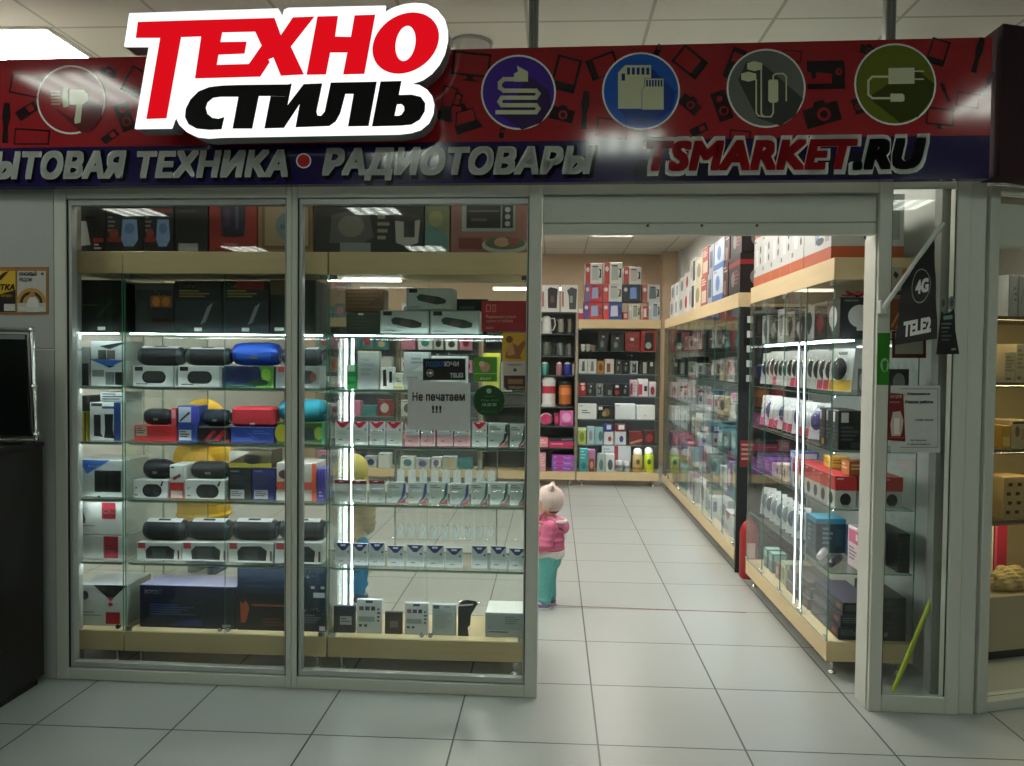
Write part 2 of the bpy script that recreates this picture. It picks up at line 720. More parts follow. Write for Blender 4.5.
um = (U['M0']+U['M1'])/2
window(1, U['L0'], um-.0008, zb, zt, U['L1']-U['L0'], um-.0008-U['M0'], 'left fixed shop window in a white frame')
window(2, um+.0008, U['R1'], zb, zt, U['M1']-um-.0008, U['R1']-U['R0'], 'middle fixed shop window in a white frame')
window(3, U['P0'], U['G1']+.06, zbr, ztr, U['P1']-U['P0'], .06, 'narrow fixed window right of the entrance', .16, False, .03, .012)
# corner column right of the narrow window
mb = MB().box(U['G1']+.062, U['C1'], .012, .2, 0, Z_TOP, FRAME, .003)
front(mb, 'trim_3', 'white corner post of the shop front', kind='structure')
# head rail over the entrance and the rolled shutter under it
mb = MB().box(U['R1']+.001, U['P0']-.001, .004, .09, fu(705, 193)[1], Z_TOP, FRAME, .003)
front(mb, 'trim_4', 'white head rail over the entrance', kind='structure')
zs0, zs1 = fu(700, 222)[1], fu(705, 194)[1]
zs2 = fu(700, 233.5)[1]
sh = front_thing('roller_shutter', 'rolled-up white metal shutter across the top of the entrance', 'shutter', ((U['R1']+U['P0'])/2, .05, zs2))
mb = MB()
nsl = 1
for i in range(nsl):
    a, b = zs0+(zs1-zs0)*i/nsl, zs0+(zs1-zs0)*(i+1)/nsl
    mb.box(U['R1']+.004, U['P0']-.004, .03-.004*(i == 0), .08, a+.001, b-.001, FRAME, .004)
front(mb, 'slat_curtain', parent=sh)
mb = MB().box(U['R1']+.004, U['P0']-.004, .02, .075, zs2, zs0-.002, FRAME, .004)
front(mb, 'bottom_bar', parent=sh)
for px in (648, 702, 757):
    u, z = fu(px, 225.5, .02)
    mb = MB().lathe([(.001, .006), (.006, .014), (.007, .021)], mat('#6b6a62', .3, .8), 12, 'y', (u, 0, z))
    front(mb, 'bolt', parent=sh)
# guide rail on the entrance side of the right post
mb = MB().box(U['P0']-.006, U['P0']-.001, .022, .158, 0, zs2-.005, FRAME, .002)
front(mb, 'trim_5', 'shutter guide rail on the right post', kind='structure')
# aluminium posts from the sign up to the ceiling
for i, px in enumerate((533.5, 891)):
    w = .022
    u = fu(px, 30)[0]
    mb = MB()
    for k in (-1, 0, 1):
        mb.box(u+k*w*.68-w*.3, u+k*w*.68+w*.3, .0, .05, 2.9, H_CEIL-.001, ALU, .003)
    mb.box(u-w*.95, u+w*.95, .012, .046, 2.9, H_CEIL-.001, mat('#7e8480', .4, .6))
    front(mb, 'trim_%d' % (6+i), 'aluminium post between sign and ceiling', kind='structure')

# ---------------------------------------------------------------- long printed sign above the front
SY, SSL = 3.535, R(-1.72)
SM = Matrix.Translation((0, SY, 0)) @ Matrix.Rotation(SSL, 4, 'Z')
SI = SM.inverted()
S_BASE = (-.4, 0, 2.378)


def su(px, py, lay=0):
    """pixel -> sign-local point (the flat sign face, print layers half a millimetre apart)"""
    e, r_ = SI @ EYE, SI.to_3x3() @ ray(px, py)
    p = e + r_*((-e.y)/r_.y)
    return Vector((p.x-S_BASE[0], -.0006*lay-S_BASE[1], p.z-S_BASE[2]))


def spoly(mb, pts, lay, m):
    mb.poly([su(x, y, lay) for x, y in pts], m)


def sstroke(mb, pts, w, lay, m, closed=False):
    """printed line of a given pixel width along pts"""
    P = [Vector((x, y)) for x, y in pts]
    if closed:
        P = P+[P[0]]
    for a, b in zip(P, P[1:]):
        t = (b-a).normalized()
        n = Vector((-t.y, t.x))*w/2
        a2, b2 = a-t*w*.35, b+t*w*.35
        spoly(mb, [tuple(a2+n), tuple(b2+n), tuple(b2-n), tuple(a2-n)], lay, m)


def circ(x, y, r_, n=40, ry=None):
    return [(x+r_*math.cos(2*math.pi*i/n), y+(ry or r_)*math.sin(2*math.pi*i/n)) for i in range(n)]


sign = thing('sign_board', 'long glossy red and purple printed sign board above the shop front', 'sign', SM @ Vector(S_BASE), SSL)
INK = dict(rough=.1, noise=.03)
RED = mat('#a02028', **INK)
PUR = mat('#1c0f48', **INK)
SILV = mat('#f0f4ee', **INK)
DARK = mat('#231418', **INK)
zt_s, zb_s = 2.975-S_BASE[2], 0.
x0s, x1s = -3.2-S_BASE[0], su(991, 100).x
zmid = su(500, 141.5).z
mb = MB()
mb.box(x0s, x1s, 0, .05, zb_s, zmid, PUR)
mb.box(x0s, x1s, 0, .05, zmid, zt_s, RED)
mb.box(x0s, x1s, .0505, .056, zb_s+.01, zt_s-.01, 'b0b0ac')
# scattered appliance silhouettes printed on the red band
SHAPES = {
    'tv': [('s', [(-1, -.7), (1, -.7), (1, .5), (-1, .5)], .14, 1), ('p', [(-.15, .5), (.15, .5), (.2, .75), (.6, .85), (-.6, .85), (-.2, .75)])],
    'phone': [('p', [(-.45, -1), (.45, -1), (.5, .9), (.4, 1), (-.4, 1), (-.5, .9)]), ('h', [(-.3, -.7), (.3, -.7), (.3, -.1), (-.3, -.1)])],
    'camera': [('p', [(-1, -.5), (-.4, -.5), (-.25, -.75), (.25, -.75), (.4, -.5), (1, -.5), (1, .6), (-1, .6)]), ('hc', (.1, .05, .38)), ('c', (.1, .05, .22))],
    'sew': [('p', [(-1, -.7), (.9, -.7), (1, -.5), (1, .8), (-1, .8), (-1, .5), (.3, .5), (.3, 0), (-.5, -.1), (-.55, .25), (-.75, .25), (-.8, -.1), (-1, -.15)]), ('hc', (.68, -.1, .18)), ('c', (.68, -.1, .1))],
    'blender': [('s', [(-.4, -1), (.35, -1), (.25, .1), (-.25, .1)], .1, 1), ('p', [(-.3, .15), (.3, .15), (.5, .9), (-.5, .9)]), ('s', [(.35, -.8), (.7, -.7), (.65, -.1), (.3, -.1)], .1, 0)],
    'tablet': [('s', [(-.7, -1), (.7, -1), (.7, 1), (-.7, 1)], .16, 1), ('p', [(-.7, .55), (.7, .55), (.7, 1), (-.7, 1)])],
    'speaker': [('p', [(-.5, -1), (.5, -1), (.5, 1), (-.5, 1)]), ('hc', (0, .35, .33)), ('c', (0, .35, .2)), ('hc', (0, -.5, .2))],
    'trimmer': [('p', [(-.14, -1), (.14, -1), (.22, -.3), (.12, .2), (.16, 1), (-.16, 1), (-.12, .2), (-.22, -.3)])],
    'mixer': [('p', [(-.9, .3), (.7, .3), (.9, .9), (-.9, .9)]), ('s', [(-.8, .3), (-.5, -.5), (.6, -.5), (.6, .3)], .1, 0), ('p', [(-.1, -1), (.2, -1), (.25, -.5), (-.15, -.5)])],
    'frame': [('s', [(-1, -.6), (1, -.6), (1, .6), (-1, .6)], .1, 1)],
}
PLACES = [('frame', 26, 86, 15, .2), ('phone', 27, 111, 11, 1.0), ('trimmer', 6, 123, 20, .05), ('frame', 32, 140, 17, .06), ('speaker', 125, 117, 14, -.35), ('phone', 110, 137, 9, .9),
          ('tablet', 135, 82, 13, .5), ('camera', 108, 72, 8, .2), ('tv', 471, 66, 18, .1), ('blender', 447, 105, 18, .25), ('mixer', 466, 118, 15, -.3), ('phone', 502, 133, 5, .2), ('tablet', 566, 74, 16, .25),
          ('camera', 562, 114, 12, .25), ('trimmer', 585, 110, 19, .08), ('tablet', 603, 66, 14, 1.2), ('frame', 612, 128, 15, .1), ('phone', 658, 50, 6, .5), ('tablet', 690, 62, 14, -.9),
          ('camera', 690, 104, 11, .7), ('speaker', 722, 106, 15, -.35), ('phone', 735, 64, 16, .35), ('phone', 699, 130, 9, 1.1), ('sew', 826, 74, 19, -.02), ('camera', 822, 114, 18, -.28), ('frame', 792, 56, 9, .1),
          ('tv', 740, 138, 10, .1), ('tablet', 938, 52, 12, .3), ('trimmer', 978, 55, 18, .25), ('trimmer', 945, 92, 10, -.4), ('frame', 968, 100, 11, .15), ('camera', 858, 106, 8, 1.2), ('tv', 940, 118, 13, .1), ('trimmer', 988, 84, 13, .4), ('camera', 868, 50, 8, .3), ('mixer', 652, 132, 8, .2)]
for k, cx, cy, sz, ro in PLACES:
    cr, sr = math.cos(ro), math.sin(ro)

    def q(p):
        return (cx+sz*(p[0]*cr-p[1]*sr), cy+sz*(p[0]*sr+p[1]*cr))
    yhi = 141 if cx > 300 else 144
    for e in SHAPES[k]:
        if e[0] == 's':
            sstroke(mb, [(q(p)[0], min(q(p)[1], yhi)) for p in e[1]], e[2]*sz, 1, DARK, bool(e[3]))
        elif e[0] in 'ph':
            spoly(mb, [(q(p)[0], min(q(p)[1], yhi)) for p in e[1]], 1 if e[0] == 'p' else 2, DARK if e[0] == 'p' else RED)
        else:
            c = q(e[1])
            spoly(mb, circ(c[0], min(c[1], yhi-sz*e[1][2]), e[1][2]*sz, 16), 2 if e[0] == 'hc' else 3, RED if e[0] == 'hc' else DARK)
mb.build('printed_panel', sign)

# round pictograms
def icon(cx, cy, r_, fill, shade, name, draw):
    m_ = MB()
    spoly(m_, circ(cx, cy, r_), 4, SILV)
    spoly(m_, circ(cx, cy, r_-1.8), 5, mat(fill, **INK))
    sh_ = mat(shade, **INK)
    draw(m_, sh_)
    m_.build('round_pictogram', sign, label=name)


CRM = mat('#d6d8b4', **INK)


def d_dryer(m_, sh_):
    spoly(m_, [(53, 107), (72, 118), (88, 95), (103, 107), (102, 118), (92, 131), (82, 133)], 6, sh_)
    spoly(m_, [(70, 90), (84, 90), (88.5, 94), (88.5, 101), (83, 105), (81, 123), (75.5, 124), (75, 121), (77, 105), (70, 105)], 7, CRM)
    spoly(m_, [(64, 87), (68.5, 88), (69, 107), (64, 108), (62.5, 98)], 7, CRM)
    for i in range(5):
        sstroke(m_, [(52, 92+i*3.1), (60, 92+i*3.1)], 1.1, 7, CRM)


def d_cord(m_, sh_):
    spoly(m_, [(528, 76), (549, 90), (551, 108), (541, 123), (522, 130), (498, 114), (516, 98)], 6, sh_)
    sstroke(m_, [(518, 79.5), (504, 79.5), (500, 83), (500, 88), (504, 91), (536, 91), (538.5, 94), (536, 98), (502, 98), (499.5, 102), (502, 105.5), (536, 105.5), (538.5, 109), (536, 112.5), (497, 112.5)], 4.2, 7, CRM)
    spoly(m_, [(514, 74), (518, 72), (517, 66), (528, 72), (528, 82), (514, 82)], 8, CRM)


def d_cards(m_, sh_):
    spoly(m_, [(651, 68), (676, 92), (672, 110), (650, 127), (630, 125), (619, 110)], 6, sh_)
    spoly(m_, [(618, 73), (625, 65.5), (651, 65.5), (651, 109), (618, 109)], 7, CRM)
    for i in range(5):
        spoly(m_, [(627+i*4.8, 68), (630+i*4.8, 68), (630+i*4.8, 75), (627+i*4.8, 75)], 8, mat('#123a7a', **INK))
    spoly(m_, [(621.5, 74), (625, 74), (625, 81), (621.5, 81)], 8, mat('#123a7a', **INK))
    spoly(m_, [(644.5, 78.5), (664, 78.5), (664, 110.5), (641.5, 110.5), (641.5, 91), (643.5, 88)], 8, mat('#123a7a', **INK))
    spoly(m_, [(645, 79), (663.5, 79), (663.5, 110), (642, 110), (642, 91), (644, 88)], 9, CRM)
    for i in range(6):
        spoly(m_, [(646+i*2.9, 80.5), (647.8+i*2.9, 80.5), (647.8+i*2.9, 87), (646+i*2.9, 87)], 10, mat('#123a7a', **INK))


def d_buds(m_, sh_):
    spoly(m_, [(746, 62), (765, 66), (803, 99), (795, 116), (780, 126), (757, 118), (738, 80)], 6, sh_)
    for y in (61.5, 72):
        x = 747 if y < 70 else 741
        spoly(m_, [(x, y+2), (x+7, y), (x+15, y+2), (x+15, y+8), (x+7, y+10), (x, y+8)], 7, CRM)
    sstroke(m_, [(761, 66), (761, 114), (764, 117), (771, 117), (773, 113), (773, 76), (776, 74), (783, 74), (786, 77), (786, 101)], 1.5, 7, CRM)
    sstroke(m_, [(756, 80), (756, 113), (758, 116), (764, 117)], 1.5, 7, CRM)
    spoly(m_, [(769, 80), (777, 80), (778, 82), (778, 101), (776, 103), (770, 103), (768, 101), (768, 82)], 8, CRM)


def d_charger(m_, sh_):
    spoly(m_, [(915, 69), (934, 84), (932, 98), (918, 117), (900, 123), (868, 98), (888, 84)], 6, sh_)
    spoly(m_, [(888, 68.5), (914, 68), (914, 84), (888, 84.5)], 8, CRM)
    sstroke(m_, [(914, 71.5), (923, 71.5)], 1.3, 7, CRM)
    sstroke(m_, [(914, 79.5), (923, 79.5)], 1.3, 7, CRM)
    sstroke(m_, [(888, 77), (872, 77), (868, 81), (868, 95), (872, 98.5), (892, 98.5)], 2.2, 7, CRM)
    spoly(m_, [(890, 94), (902, 94), (904, 96), (904, 101), (902, 102), (890, 102)], 8, CRM)


icon(71.5, 100, 34.5, '#a02229', '#641d25', 'round red hair-dryer pictogram', d_dryer)
icon(518.5, 92.5, 37.5, '#4a2a9c', '#3a2456', 'round violet power-cord pictogram', d_cord)
icon(641, 91.5, 39, '#1f5fc4', '#153f96', 'round blue memory-card pictogram', d_cards)
icon(766, 88.5, 39.5, '#6d706a', '#3d413d', 'round grey earphones pictogram', d_buds)
icon(895, 84.5, 41, '#67701c', '#39400f', 'round olive charger pictogram', d_charger)


def sign_word(body, xl, xr, yl, yr, cap, col, lay, m_, bold=.035, shear=.2, grow=0.):
    a, b, c = su(xl, yl, lay), su(xr, yr, lay), su((xl+xr)/2, (yl+yr)/2-cap, lay)
    mid = (a+b)/2
    ux = (b-a)
    w = ux.length
    m_.text(body, a-Vector((grow, 0, grow)), ux.normalized(), (0, 0, 1), ((c-mid).length+2*grow)/.727, col, bold, shear, 1.06, w+2*grow)


mb = MB()
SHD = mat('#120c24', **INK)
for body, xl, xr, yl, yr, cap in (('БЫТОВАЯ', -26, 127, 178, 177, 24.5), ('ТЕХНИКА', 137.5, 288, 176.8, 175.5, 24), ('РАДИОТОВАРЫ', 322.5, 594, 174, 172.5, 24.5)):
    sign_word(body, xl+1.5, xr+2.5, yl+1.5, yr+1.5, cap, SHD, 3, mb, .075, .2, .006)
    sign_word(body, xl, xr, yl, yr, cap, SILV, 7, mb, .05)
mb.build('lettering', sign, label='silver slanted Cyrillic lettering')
mb = MB()
spoly(mb, circ(304, 161, 7.6, 24), 7, SILV)
spoly(mb, circ(304, 161, 6.3, 24), 8, mat('#c0242c', **INK))
mb.build('bullet', sign, label='red bullet ringed in silver')
mb = MB()
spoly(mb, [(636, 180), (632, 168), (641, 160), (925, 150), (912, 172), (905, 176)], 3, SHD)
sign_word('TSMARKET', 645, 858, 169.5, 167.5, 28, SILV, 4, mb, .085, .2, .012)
sign_word('.RU', 851, 926, 168, 166.5, 28, SILV, 4, mb, .085, .2, .012)
sign_word('TSMARKET', 646, 857, 169.5, 167.5, 28, mat('#c4262f', **INK), 8, mb, .05)
sign_word('.RU', 852, 925, 168, 166.5, 28, mat('#101014', **INK), 8, mb, .06)
mb.build('lettering', sign, label='red and black slanted web-address lettering outlined in silver')

# ---------------------------------------------------------------- illuminated logo box
LY = 3.41
l_o = Vector((at(285, 75, LY).x, LY, at(285, 137, LY).z))


def lp(px, py, lay=0):
    p = at(px, py, LY)
    return Vector((p.x-l_o.x, -.0008*lay, p.z-l_o.z))


lb = thing('illuminated_sign', 'glowing white outline sign with red and black Cyrillic letters above the left windows', 'sign', l_o)


def a1(x, y):
    return (120+x/5.471, y/5.471)


def a2(x, y):
    return (280+x/5.471, y/5.471)


out_ = [a1(50, 72), a1(865, 46), a1(888, 88), a2(22, 52), a2(45, 42), a2(578, 30), a2(575, 66), a2(620, 40), a2(680, 22), a2(735, 15), a2(800, 20), a2(860, 52), a2(902, 105), a2(918, 165), a2(918, 220),
        a2(902, 290), a2(872, 350), a2(830, 400), a2(780, 435), a2(712, 458), a2(762, 464), a2(805, 490), a2(832, 525), a2(843, 570), a2(838, 620), a2(815, 670), a2(770, 708), a2(715, 725), a2(650, 733), a1(560, 750),
        a1(480, 755), a1(420, 748), a1(365, 722), a1(325, 685), a1(303, 640), a1(293, 660), a1(280, 700), a1(80, 703), a1(143, 330), a1(158, 253), a1(22, 253)]
pts = [lp(x, y) for x, y in out_]
SIDE = mat('#8b8e90', .35, .3)
MB().slab([p+Vector((0, .012, 0)) for p in pts], (0, .095, 0), SIDE).build('housing', lb, label='grey box sides')
mb = MB()
mb.slab([p+Vector((0, .0, 0)) for p in pts], (0, .0115, 0), emis('#fbfffd', L_SIGN, 'sign_face_glow'))
mb.build('face', lb, label='glowing white acrylic face')
RL = emis('#e0101c', .95, 'sign_red_letter')
BL = mat('#030404', .85)


def logo(mb, pts, m, lay=1):
    mb.poly([lp(x, y, lay) for x, y in pts], m)


mb = MB()
logo(mb, [a1(98, 120), a1(455, 109), a1(444, 200), a1(335, 204), a1(255, 648), a1(144, 652), a1(220, 208), a1(86, 208)], RL)
mb.build('letter', lb, label='red letter with a long stem')
mb = MB()
logo(mb, [a1(455, 109.2), a1(845, 98), a1(862, 145), a1(775, 250), a1(740, 174), a1(560, 178), a1(550, 230), a1(694, 228), a1(682, 294), a1(540, 300), a1(530, 355), a1(705, 350), a1(775, 250), a1(795, 290), a1(820, 340), a1(768, 420), a1(410, 430), a1(444, 200.5)], RL)
mb.build('letter', lb, label='red three-armed letter joined to its neighbours')
mb = MB()
logo(mb, [a1(840, 100), a1(846, 98), a1(880, 192), a2(35, 148), a2(70, 95), a2(190, 90), a2(60, 255), a2(132, 408), a1(880, 415), a1(840, 315), a1(800, 330), a1(775, 250.5), a1(830, 170)], RL, .8)
mb.build('letter', lb, label='red crossed letter')
mb = MB()
logo(mb, [a2(205, 90), a2(318, 87), a2(302, 200), a2(388, 202), a2(408, 84), a2(522, 80), a2(462, 405), a2(345, 408), a2(368, 288), a2(275, 288), a2(252, 408), a2(145, 410)], RL)
mb.build('letter', lb, label='red letter with a crossbar')


def slant(cx, cy, a, b, k, n=40):
    return [a2(cx+a*math.cos(t)-k*b*math.sin(t), cy+b*math.sin(t)) for t in [2*math.pi*i/n for i in range(n+1)]]


mb = MB()
o1, o2 = slant(688, 236, 178, 168, .24), slant(687, 238, 54, 96, .12)
for i in range(40):
    mb.poly([lp(*o1[i], 1), lp(*o1[i+1], 1), lp(*o2[i+1], 1), lp(*o2[i], 1)], RL)
mb.build('letter', lb, label='red round letter')
mb = MB()
logo(mb, [a1(650, 465), a1(560, 468), a1(490, 476), a1(430, 500), a1(385, 545), a1(360, 595), a1(356, 640), a1(375, 680), a1(420, 704), a1(490, 711), a1(556, 708), a1(572, 640), a1(540, 650), a1(505, 645), a1(478, 622), a1(470, 590), a1(480, 560), a1(510, 536), a1(550, 530), a1(600, 530), a1(638, 530)], BL)
mb.build('letter', lb, label='black open round letter')
mb = MB()
logo(mb, [a1(650, 464.8), a1(918, 462), a1(905, 528), a1(824, 526), a1(760, 526), a1(724, 704), a1(616, 704), a1(648, 530), a1(638, 529.5)], BL)
mb.build('letter', lb, label='black letter with a top bar')
mb = MB()
logo(mb, [a1(824, 526.2), a1(905, 528.2), a1(918, 462.5), a2(65, 457), a2(42, 575), a2(130, 460), a2(232, 456), a2(200, 610), a2(205, 632), a2(225, 634), a2(245, 610), a2(278, 452), a2(530, 447), a2(485, 690), a2(372, 692), a2(403, 514), a2(358, 514), a2(330, 620), a2(305, 665), a2(270, 690), a2(85, 697), a2(108, 570), a2(22, 700), a1(790, 703)], BL)
mb.build('letter', lb, label='black run of joined slanted letters')
mb = MB()
logo(mb, [a2(550, 446), a2(665, 443), a2(650, 520), a2(720, 518), a2(770, 530), a2(795, 565), a2(792, 610), a2(765, 655), a2(720, 682), a2(660, 688), a2(503, 692)], BL)
logo(mb, [a2(640, 572), a2(665, 570), a2(680, 585), a2(680, 605), a2(665, 628), a2(650, 634), a2(627, 634)], emis('#fbfffd', L_SIGN, 'sign_face_glow'), 2)
mb.build('letter', lb, label='black letter with a small round hole')

# dark fascia of the neighbouring shop, standing out past the sign
NROT = R(17.8)
n0 = at(992, 110, 3.44)
mb = MB()
cN, sN = math.cos(NROT), math.sin(NROT)
xN = n0.x+.045
fN = [(xN, 3.455), (xN+1.5*cN, 3.455+1.5*sN), (xN+1.5*cN-.25*sN, 3.455+1.5*sN+.25*cN), (xN+.1, 3.60), (xN, 3.60)]
mb.slab([(x, y, 2.387) for x, y in fN], (0, 0, .635), mat('#2c0f18', .85, noise=.35, scale=160))
mb.build('neighbour_fascia', auto=True, label='dark maroon textured fascia box of the shop next door', cat='fascia')

# ---------------------------------------------------------------- ceiling lamps
LS = emis('#fff8ee', L_SHOP, 'shop_lamp_glow', 1)
LM = emis('#f6fff2', L_MALL, 'mall_lamp_glow', 1)


def lamp(x, y, m, label, group):
    t = thing('ceiling_light', label, 'ceiling light', (x, y, H_CEIL-.012), 0, group)
    f = MB()
    for a in ((-.297, .297, -.297, -.275), (-.297, .297, .275, .297), (-.297, -.275, -.275, .275), (.275, .297, -.275, .275)):
        f.box(*a, 0, .011, 'd8d9d4', .002)
    f.build('frame', t)
    MB().box(-.274, .274, -.274, .274, .004, .011, m).build('diffuser', t)
    return t


l0 = None
SHOP_L = [(-2.875, 4.19), (-1.05, 4.817), (.751, 4.817), (-2.85, 7.217), (-1.05, 7.217), (.751, 7.217), (-2.85, 10.217), (-1.05, 10.217), (.751, 10.217)]
for i, (x, y) in enumerate(SHOP_L):
    lb_ = 'four-tube ceiling light in the shop, ' + ('above the left window' if i == 0 else '%s row from the windows, %s' % (nth((i//3)), ('left one', 'middle one', 'right one')[i % 3]))
    if l0 is None:
        l0 = lamp(x, y, LS, lb_, 'ceiling lights of the shop')
    else:
        dup(l0, (x, y, H_CEIL-.012), 0, lb_)
l1 = None
for i, (x, y, wh) in enumerate(((-3.0, 2.45, 'nearest the left window'), (.36, 1.0, 'in front of the entrance'), (-1.35, .8, 'in front of the middle window'), (2.75, 1.75, 'in front of the shop next door'), (-5.2, 1.25, 'far left of the front row'),
                                (-5.0, -1.25, 'far left of the middle row'), (-2.2, -1.25, 'middle row, facing the left window'), (.6, -1.25, 'middle row, facing the entrance'), (3.4, -1.25, 'far right of the middle row'),
                                (-5.0, -4.25, 'far left of the back row'), (-2.2, -4.25, 'back row, facing the left window'), (.6, -4.25, 'back row, facing the entrance'), (3.4, -4.25, 'far right of the back row'))):
    lb_ = 'square ceiling light over the corridor, '+wh
    if l1 is None:
        l1 = lamp(x, y, LM, lb_, 'ceiling lights of the corridor')
    else:
        dup(l1, (x, y, H_CEIL-.012), 0, lb_)
sp = thing('ceiling_speaker', 'pale round dome hanging from the ceiling just above the sign', 'ceiling speaker', (-.45, 4.16, H_CEIL-.1))
MB().lathe([(.012, 0), (.06, .008), (.085, .04), (.1, .08), (.1, .085)], PALE, 24).build('dome', sp)
MB().lathe([(.11, .0855), (.11, .099)], 'a4a69e', 24).build('mounting_ring', sp)

# ================================================================ glass display cabinets
ZS = {'T': 2.11, 'A': 1.708, 'B': 1.426, 'C': 1.143, 'D': .850, 'E': .527, 'F': .178}


LED2 = emis('#f0fcff', 70.0, 'slim_led_glow')


def cabinet(label, loc, rot, w, d, doors=2, leds=(), cornice=True, back=None):
    t = thing('display_cabinet', label, 'display cabinet', loc, rot, 'glass display cabinets of the shop')
    MB().box(0, w, 0, d, .078, .178, WOOD, .002).build('base', t)
    if cornice:
        MB().box(0, w, 0, d, 2.0, 2.11, WOOD, .002).build('cornice', t)
    for x in (.06, w-.06):
        for y in (.05, d-.05):
            MB().lathe([(.022, 0), (.022, .004), (.012, .010), (.009, .02), (.013, .077)], CHROME, 12, 'z', (x, y, 0)).build('foot', t)
    for x in (.001, w-.006):
        MB().box(x, x+.005, .008, d-.008, .1782, 1.9998, GLASS, edge=EDGE).build('side_panel', t)
    dw = (w-.004)/doors
    for i in range(doors):
        x0, x1 = .002+i*dw+.0015, .002+(i+1)*dw-.0015
        dr = MB().box(x0, x1, .001, .006, .1795, 1.9985, GLASS, edge=EDGE).build('door', t)
        lk = MB()
        xl = x1-.02 if i % 2 == 0 else x0+.02
        lk.lathe([(.011, -.013), (.012, -.006), (.012, .001)], CHROME, 12, 'y', (xl, 0, .205))
        lk.build('lock', dr)
        for z in (.193, 1.985):
            hx = x0+.02 if i % 2 == 0 else x1-.02
            MB().box(hx-.018, hx+.018, -.004, .001, z-.012, z+.012, CHROME, .002).build('hinge', dr)
    MB().box(.008, w-.008, d-.006, d-.001, .1782, 1.9998, back or GLASS, edge=None if back else EDGE).build('back_panel', t)
    for k in 'ABCDE':
        z = ZS[k]
        MB().box(.0075, w-.0075, .02, d-.012, z-.006, z, GLASS, edge=EDGE).build('shelf', t)
    for s_ in leds:
        m = MB()
        if s_[0] == 'dots':
            z = s_[1]
            m.box(.02, w-.02, .0185, .027, z-.0095, z-.0065, ALU)
            n = int(w/.018)
            for i in range(n):
                x = .025+(w-.05)*i/n
                m.box(x, x+.009, .0196, .0256, z-.0135, z-.0096, LED)
            m.build('led_strip', t)
        elif s_[0] == 'line':     # slim strip hidden behind the front edge of a shelf
            z = s_[1]
            m.box(.02, w-.02, .024, .030, z-.0085, z-.0065, ALU)
            m.box(.02, w-.02, .0225, .0239, z-.0125, z-.0065, ALU)
            m.box(.025, w-.025, .0242, .0295, z-.0105, z-.0086, LED2)
            m.build('led_strip', t)
        elif s_[0] == 'bar':
            m.box(s_[2], s_[3], s_[4], s_[4]+.012, s_[1]-.014, s_[1]-.0065, TUBE)
            m.build('led_strip', t)
        else:
            m.box(s_[1]-.006, s_[1]+.006, s_[2], s_[2]+.009, .2, 1.99, ALU)
            hw = .006 if s_[2] > .1 else .003
            m.box(s_[1]-hw, s_[1]+hw, s_[2]-.003, s_[2], .2, 1.69, TUBE if s_[2] > .1 else TUBE2)
            m.build('led_tube', t)
    return t


FRONT_Y = 3.86
DOTS = [('dots', ZS['A'])]+[('line', ZS[k]) for k in 'BCDE']
cabinet('glass cabinet end seen at the left edge of the left window', (-2.60, FRONT_Y, 0), 0, .424, 1.0, 1, DOTS)
cabinet('glass cabinet of portable speakers behind the left window', (-2.17, FRONT_Y, 0), 0, 1.044, .4, 2, DOTS)
cabinet('glass cabinet of memory cards and drives behind the middle window', (-1.118, FRONT_Y, 0), 0, .998, .4, 2,
        DOTS+[('tube', .022, .38), ('bar', 1.999, .01, .32, .2)])
cabinet('glass cabinet of small electronics just inside the entrance', (1.39, 5.66, 0), R(-90), 1.66, .43, 4,
        [('bar', ZS['A'], .02, .74, .10), ('bar', ZS['A'], .80, 1.64, .10), ('tube', 1.09, .0105), ('tube', 1.20, .0105)]+[('line', ZS[k]) for k in 'BCDE'])  # shelf strips below the bars are added to brighten the goods
cabinet('long glass cabinet along the right side of the aisle', (1.385, 9.93, 0), R(-90), 3.92, .43, 9, [('line', ZS[k]) for k in 'BCDE'], back=mat('#8a8f90', .6))  # unseen shelf strips added to light the contents
cabinet('glass cabinet with a wooden top at the back of the aisle', (.31, 9.95, 0), 0, 1.03, .4, 2, [('line', ZS[k]) for k in 'BCDE'], back=mat('#4a4e50', .6))  # shelf strips added out of sight to brighten these goods
rk = thing('shelving_unit', 'tall open shelving unit of kettles left of the back cabinet', 'shelving unit', (-.9, 9.95, 0))
MB().box(0, 1.19, 0, .4, .078, .178, WOOD, .002).build('base', rk)
for x in (.06, 1.13):
    MB().lathe([(.022, 0), (.012, .010), (.013, .074)], CHROME, 12, 'z', (x, .05, 0)).build('foot', rk)
DKS = mat('#4a4f4b', .5)
LZ = [at(560, y, 9.95).z for y in (448, 426, 407, 375.5, 356, 333.5, 312)]
for z in LZ:
    MB().box(.012, 1.178, 0, .38, z-.014, z, DKS, .002).build('shelf', rk)
for x in (0, 1.18):
    MB().box(x, x+.01, .0, .4, .1782, LZ[-1]-.0005, ALU).build('upright', rk)
MB().box(.012, 1.178, .385, .39, .1782, LZ[-1]-.0005, mat('#565b57', .6)).build('back_panel', rk)
TZ = at(560, 289, 10.29).z
MB().box(.1, 1.1, .33, .345, TZ-.02, TZ+.02, emis('#fff2dd', 5, 'tube_glow')).build('lamp_tube', rk, label='glowing tube over the top boxes')
MB().box(.55, .6, .345, .36, 2.0, TZ+.02, ALU).build('lamp_arm', rk)

# ================================================================ goods in the windows
SHELF_OF = {'A': 'top shelf', 'B': 'second shelf', 'C': 'third shelf', 'D': 'fourth shelf', 'E': 'fifth shelf', 'F': 'floor'}


def zbot(b, px, Y):
    if isinstance(b, str):
        return ZS[b]+.0015
    if Y > 9.9 and px < 577.5:          # the open shelving at the back
        z = at(px, b, 9.95).z
        c_ = min(LZ, key=lambda q: abs(q-z))
        if abs(c_-z) < .02:
            return c_+.0015
    return at(px, b, Y).z+.001


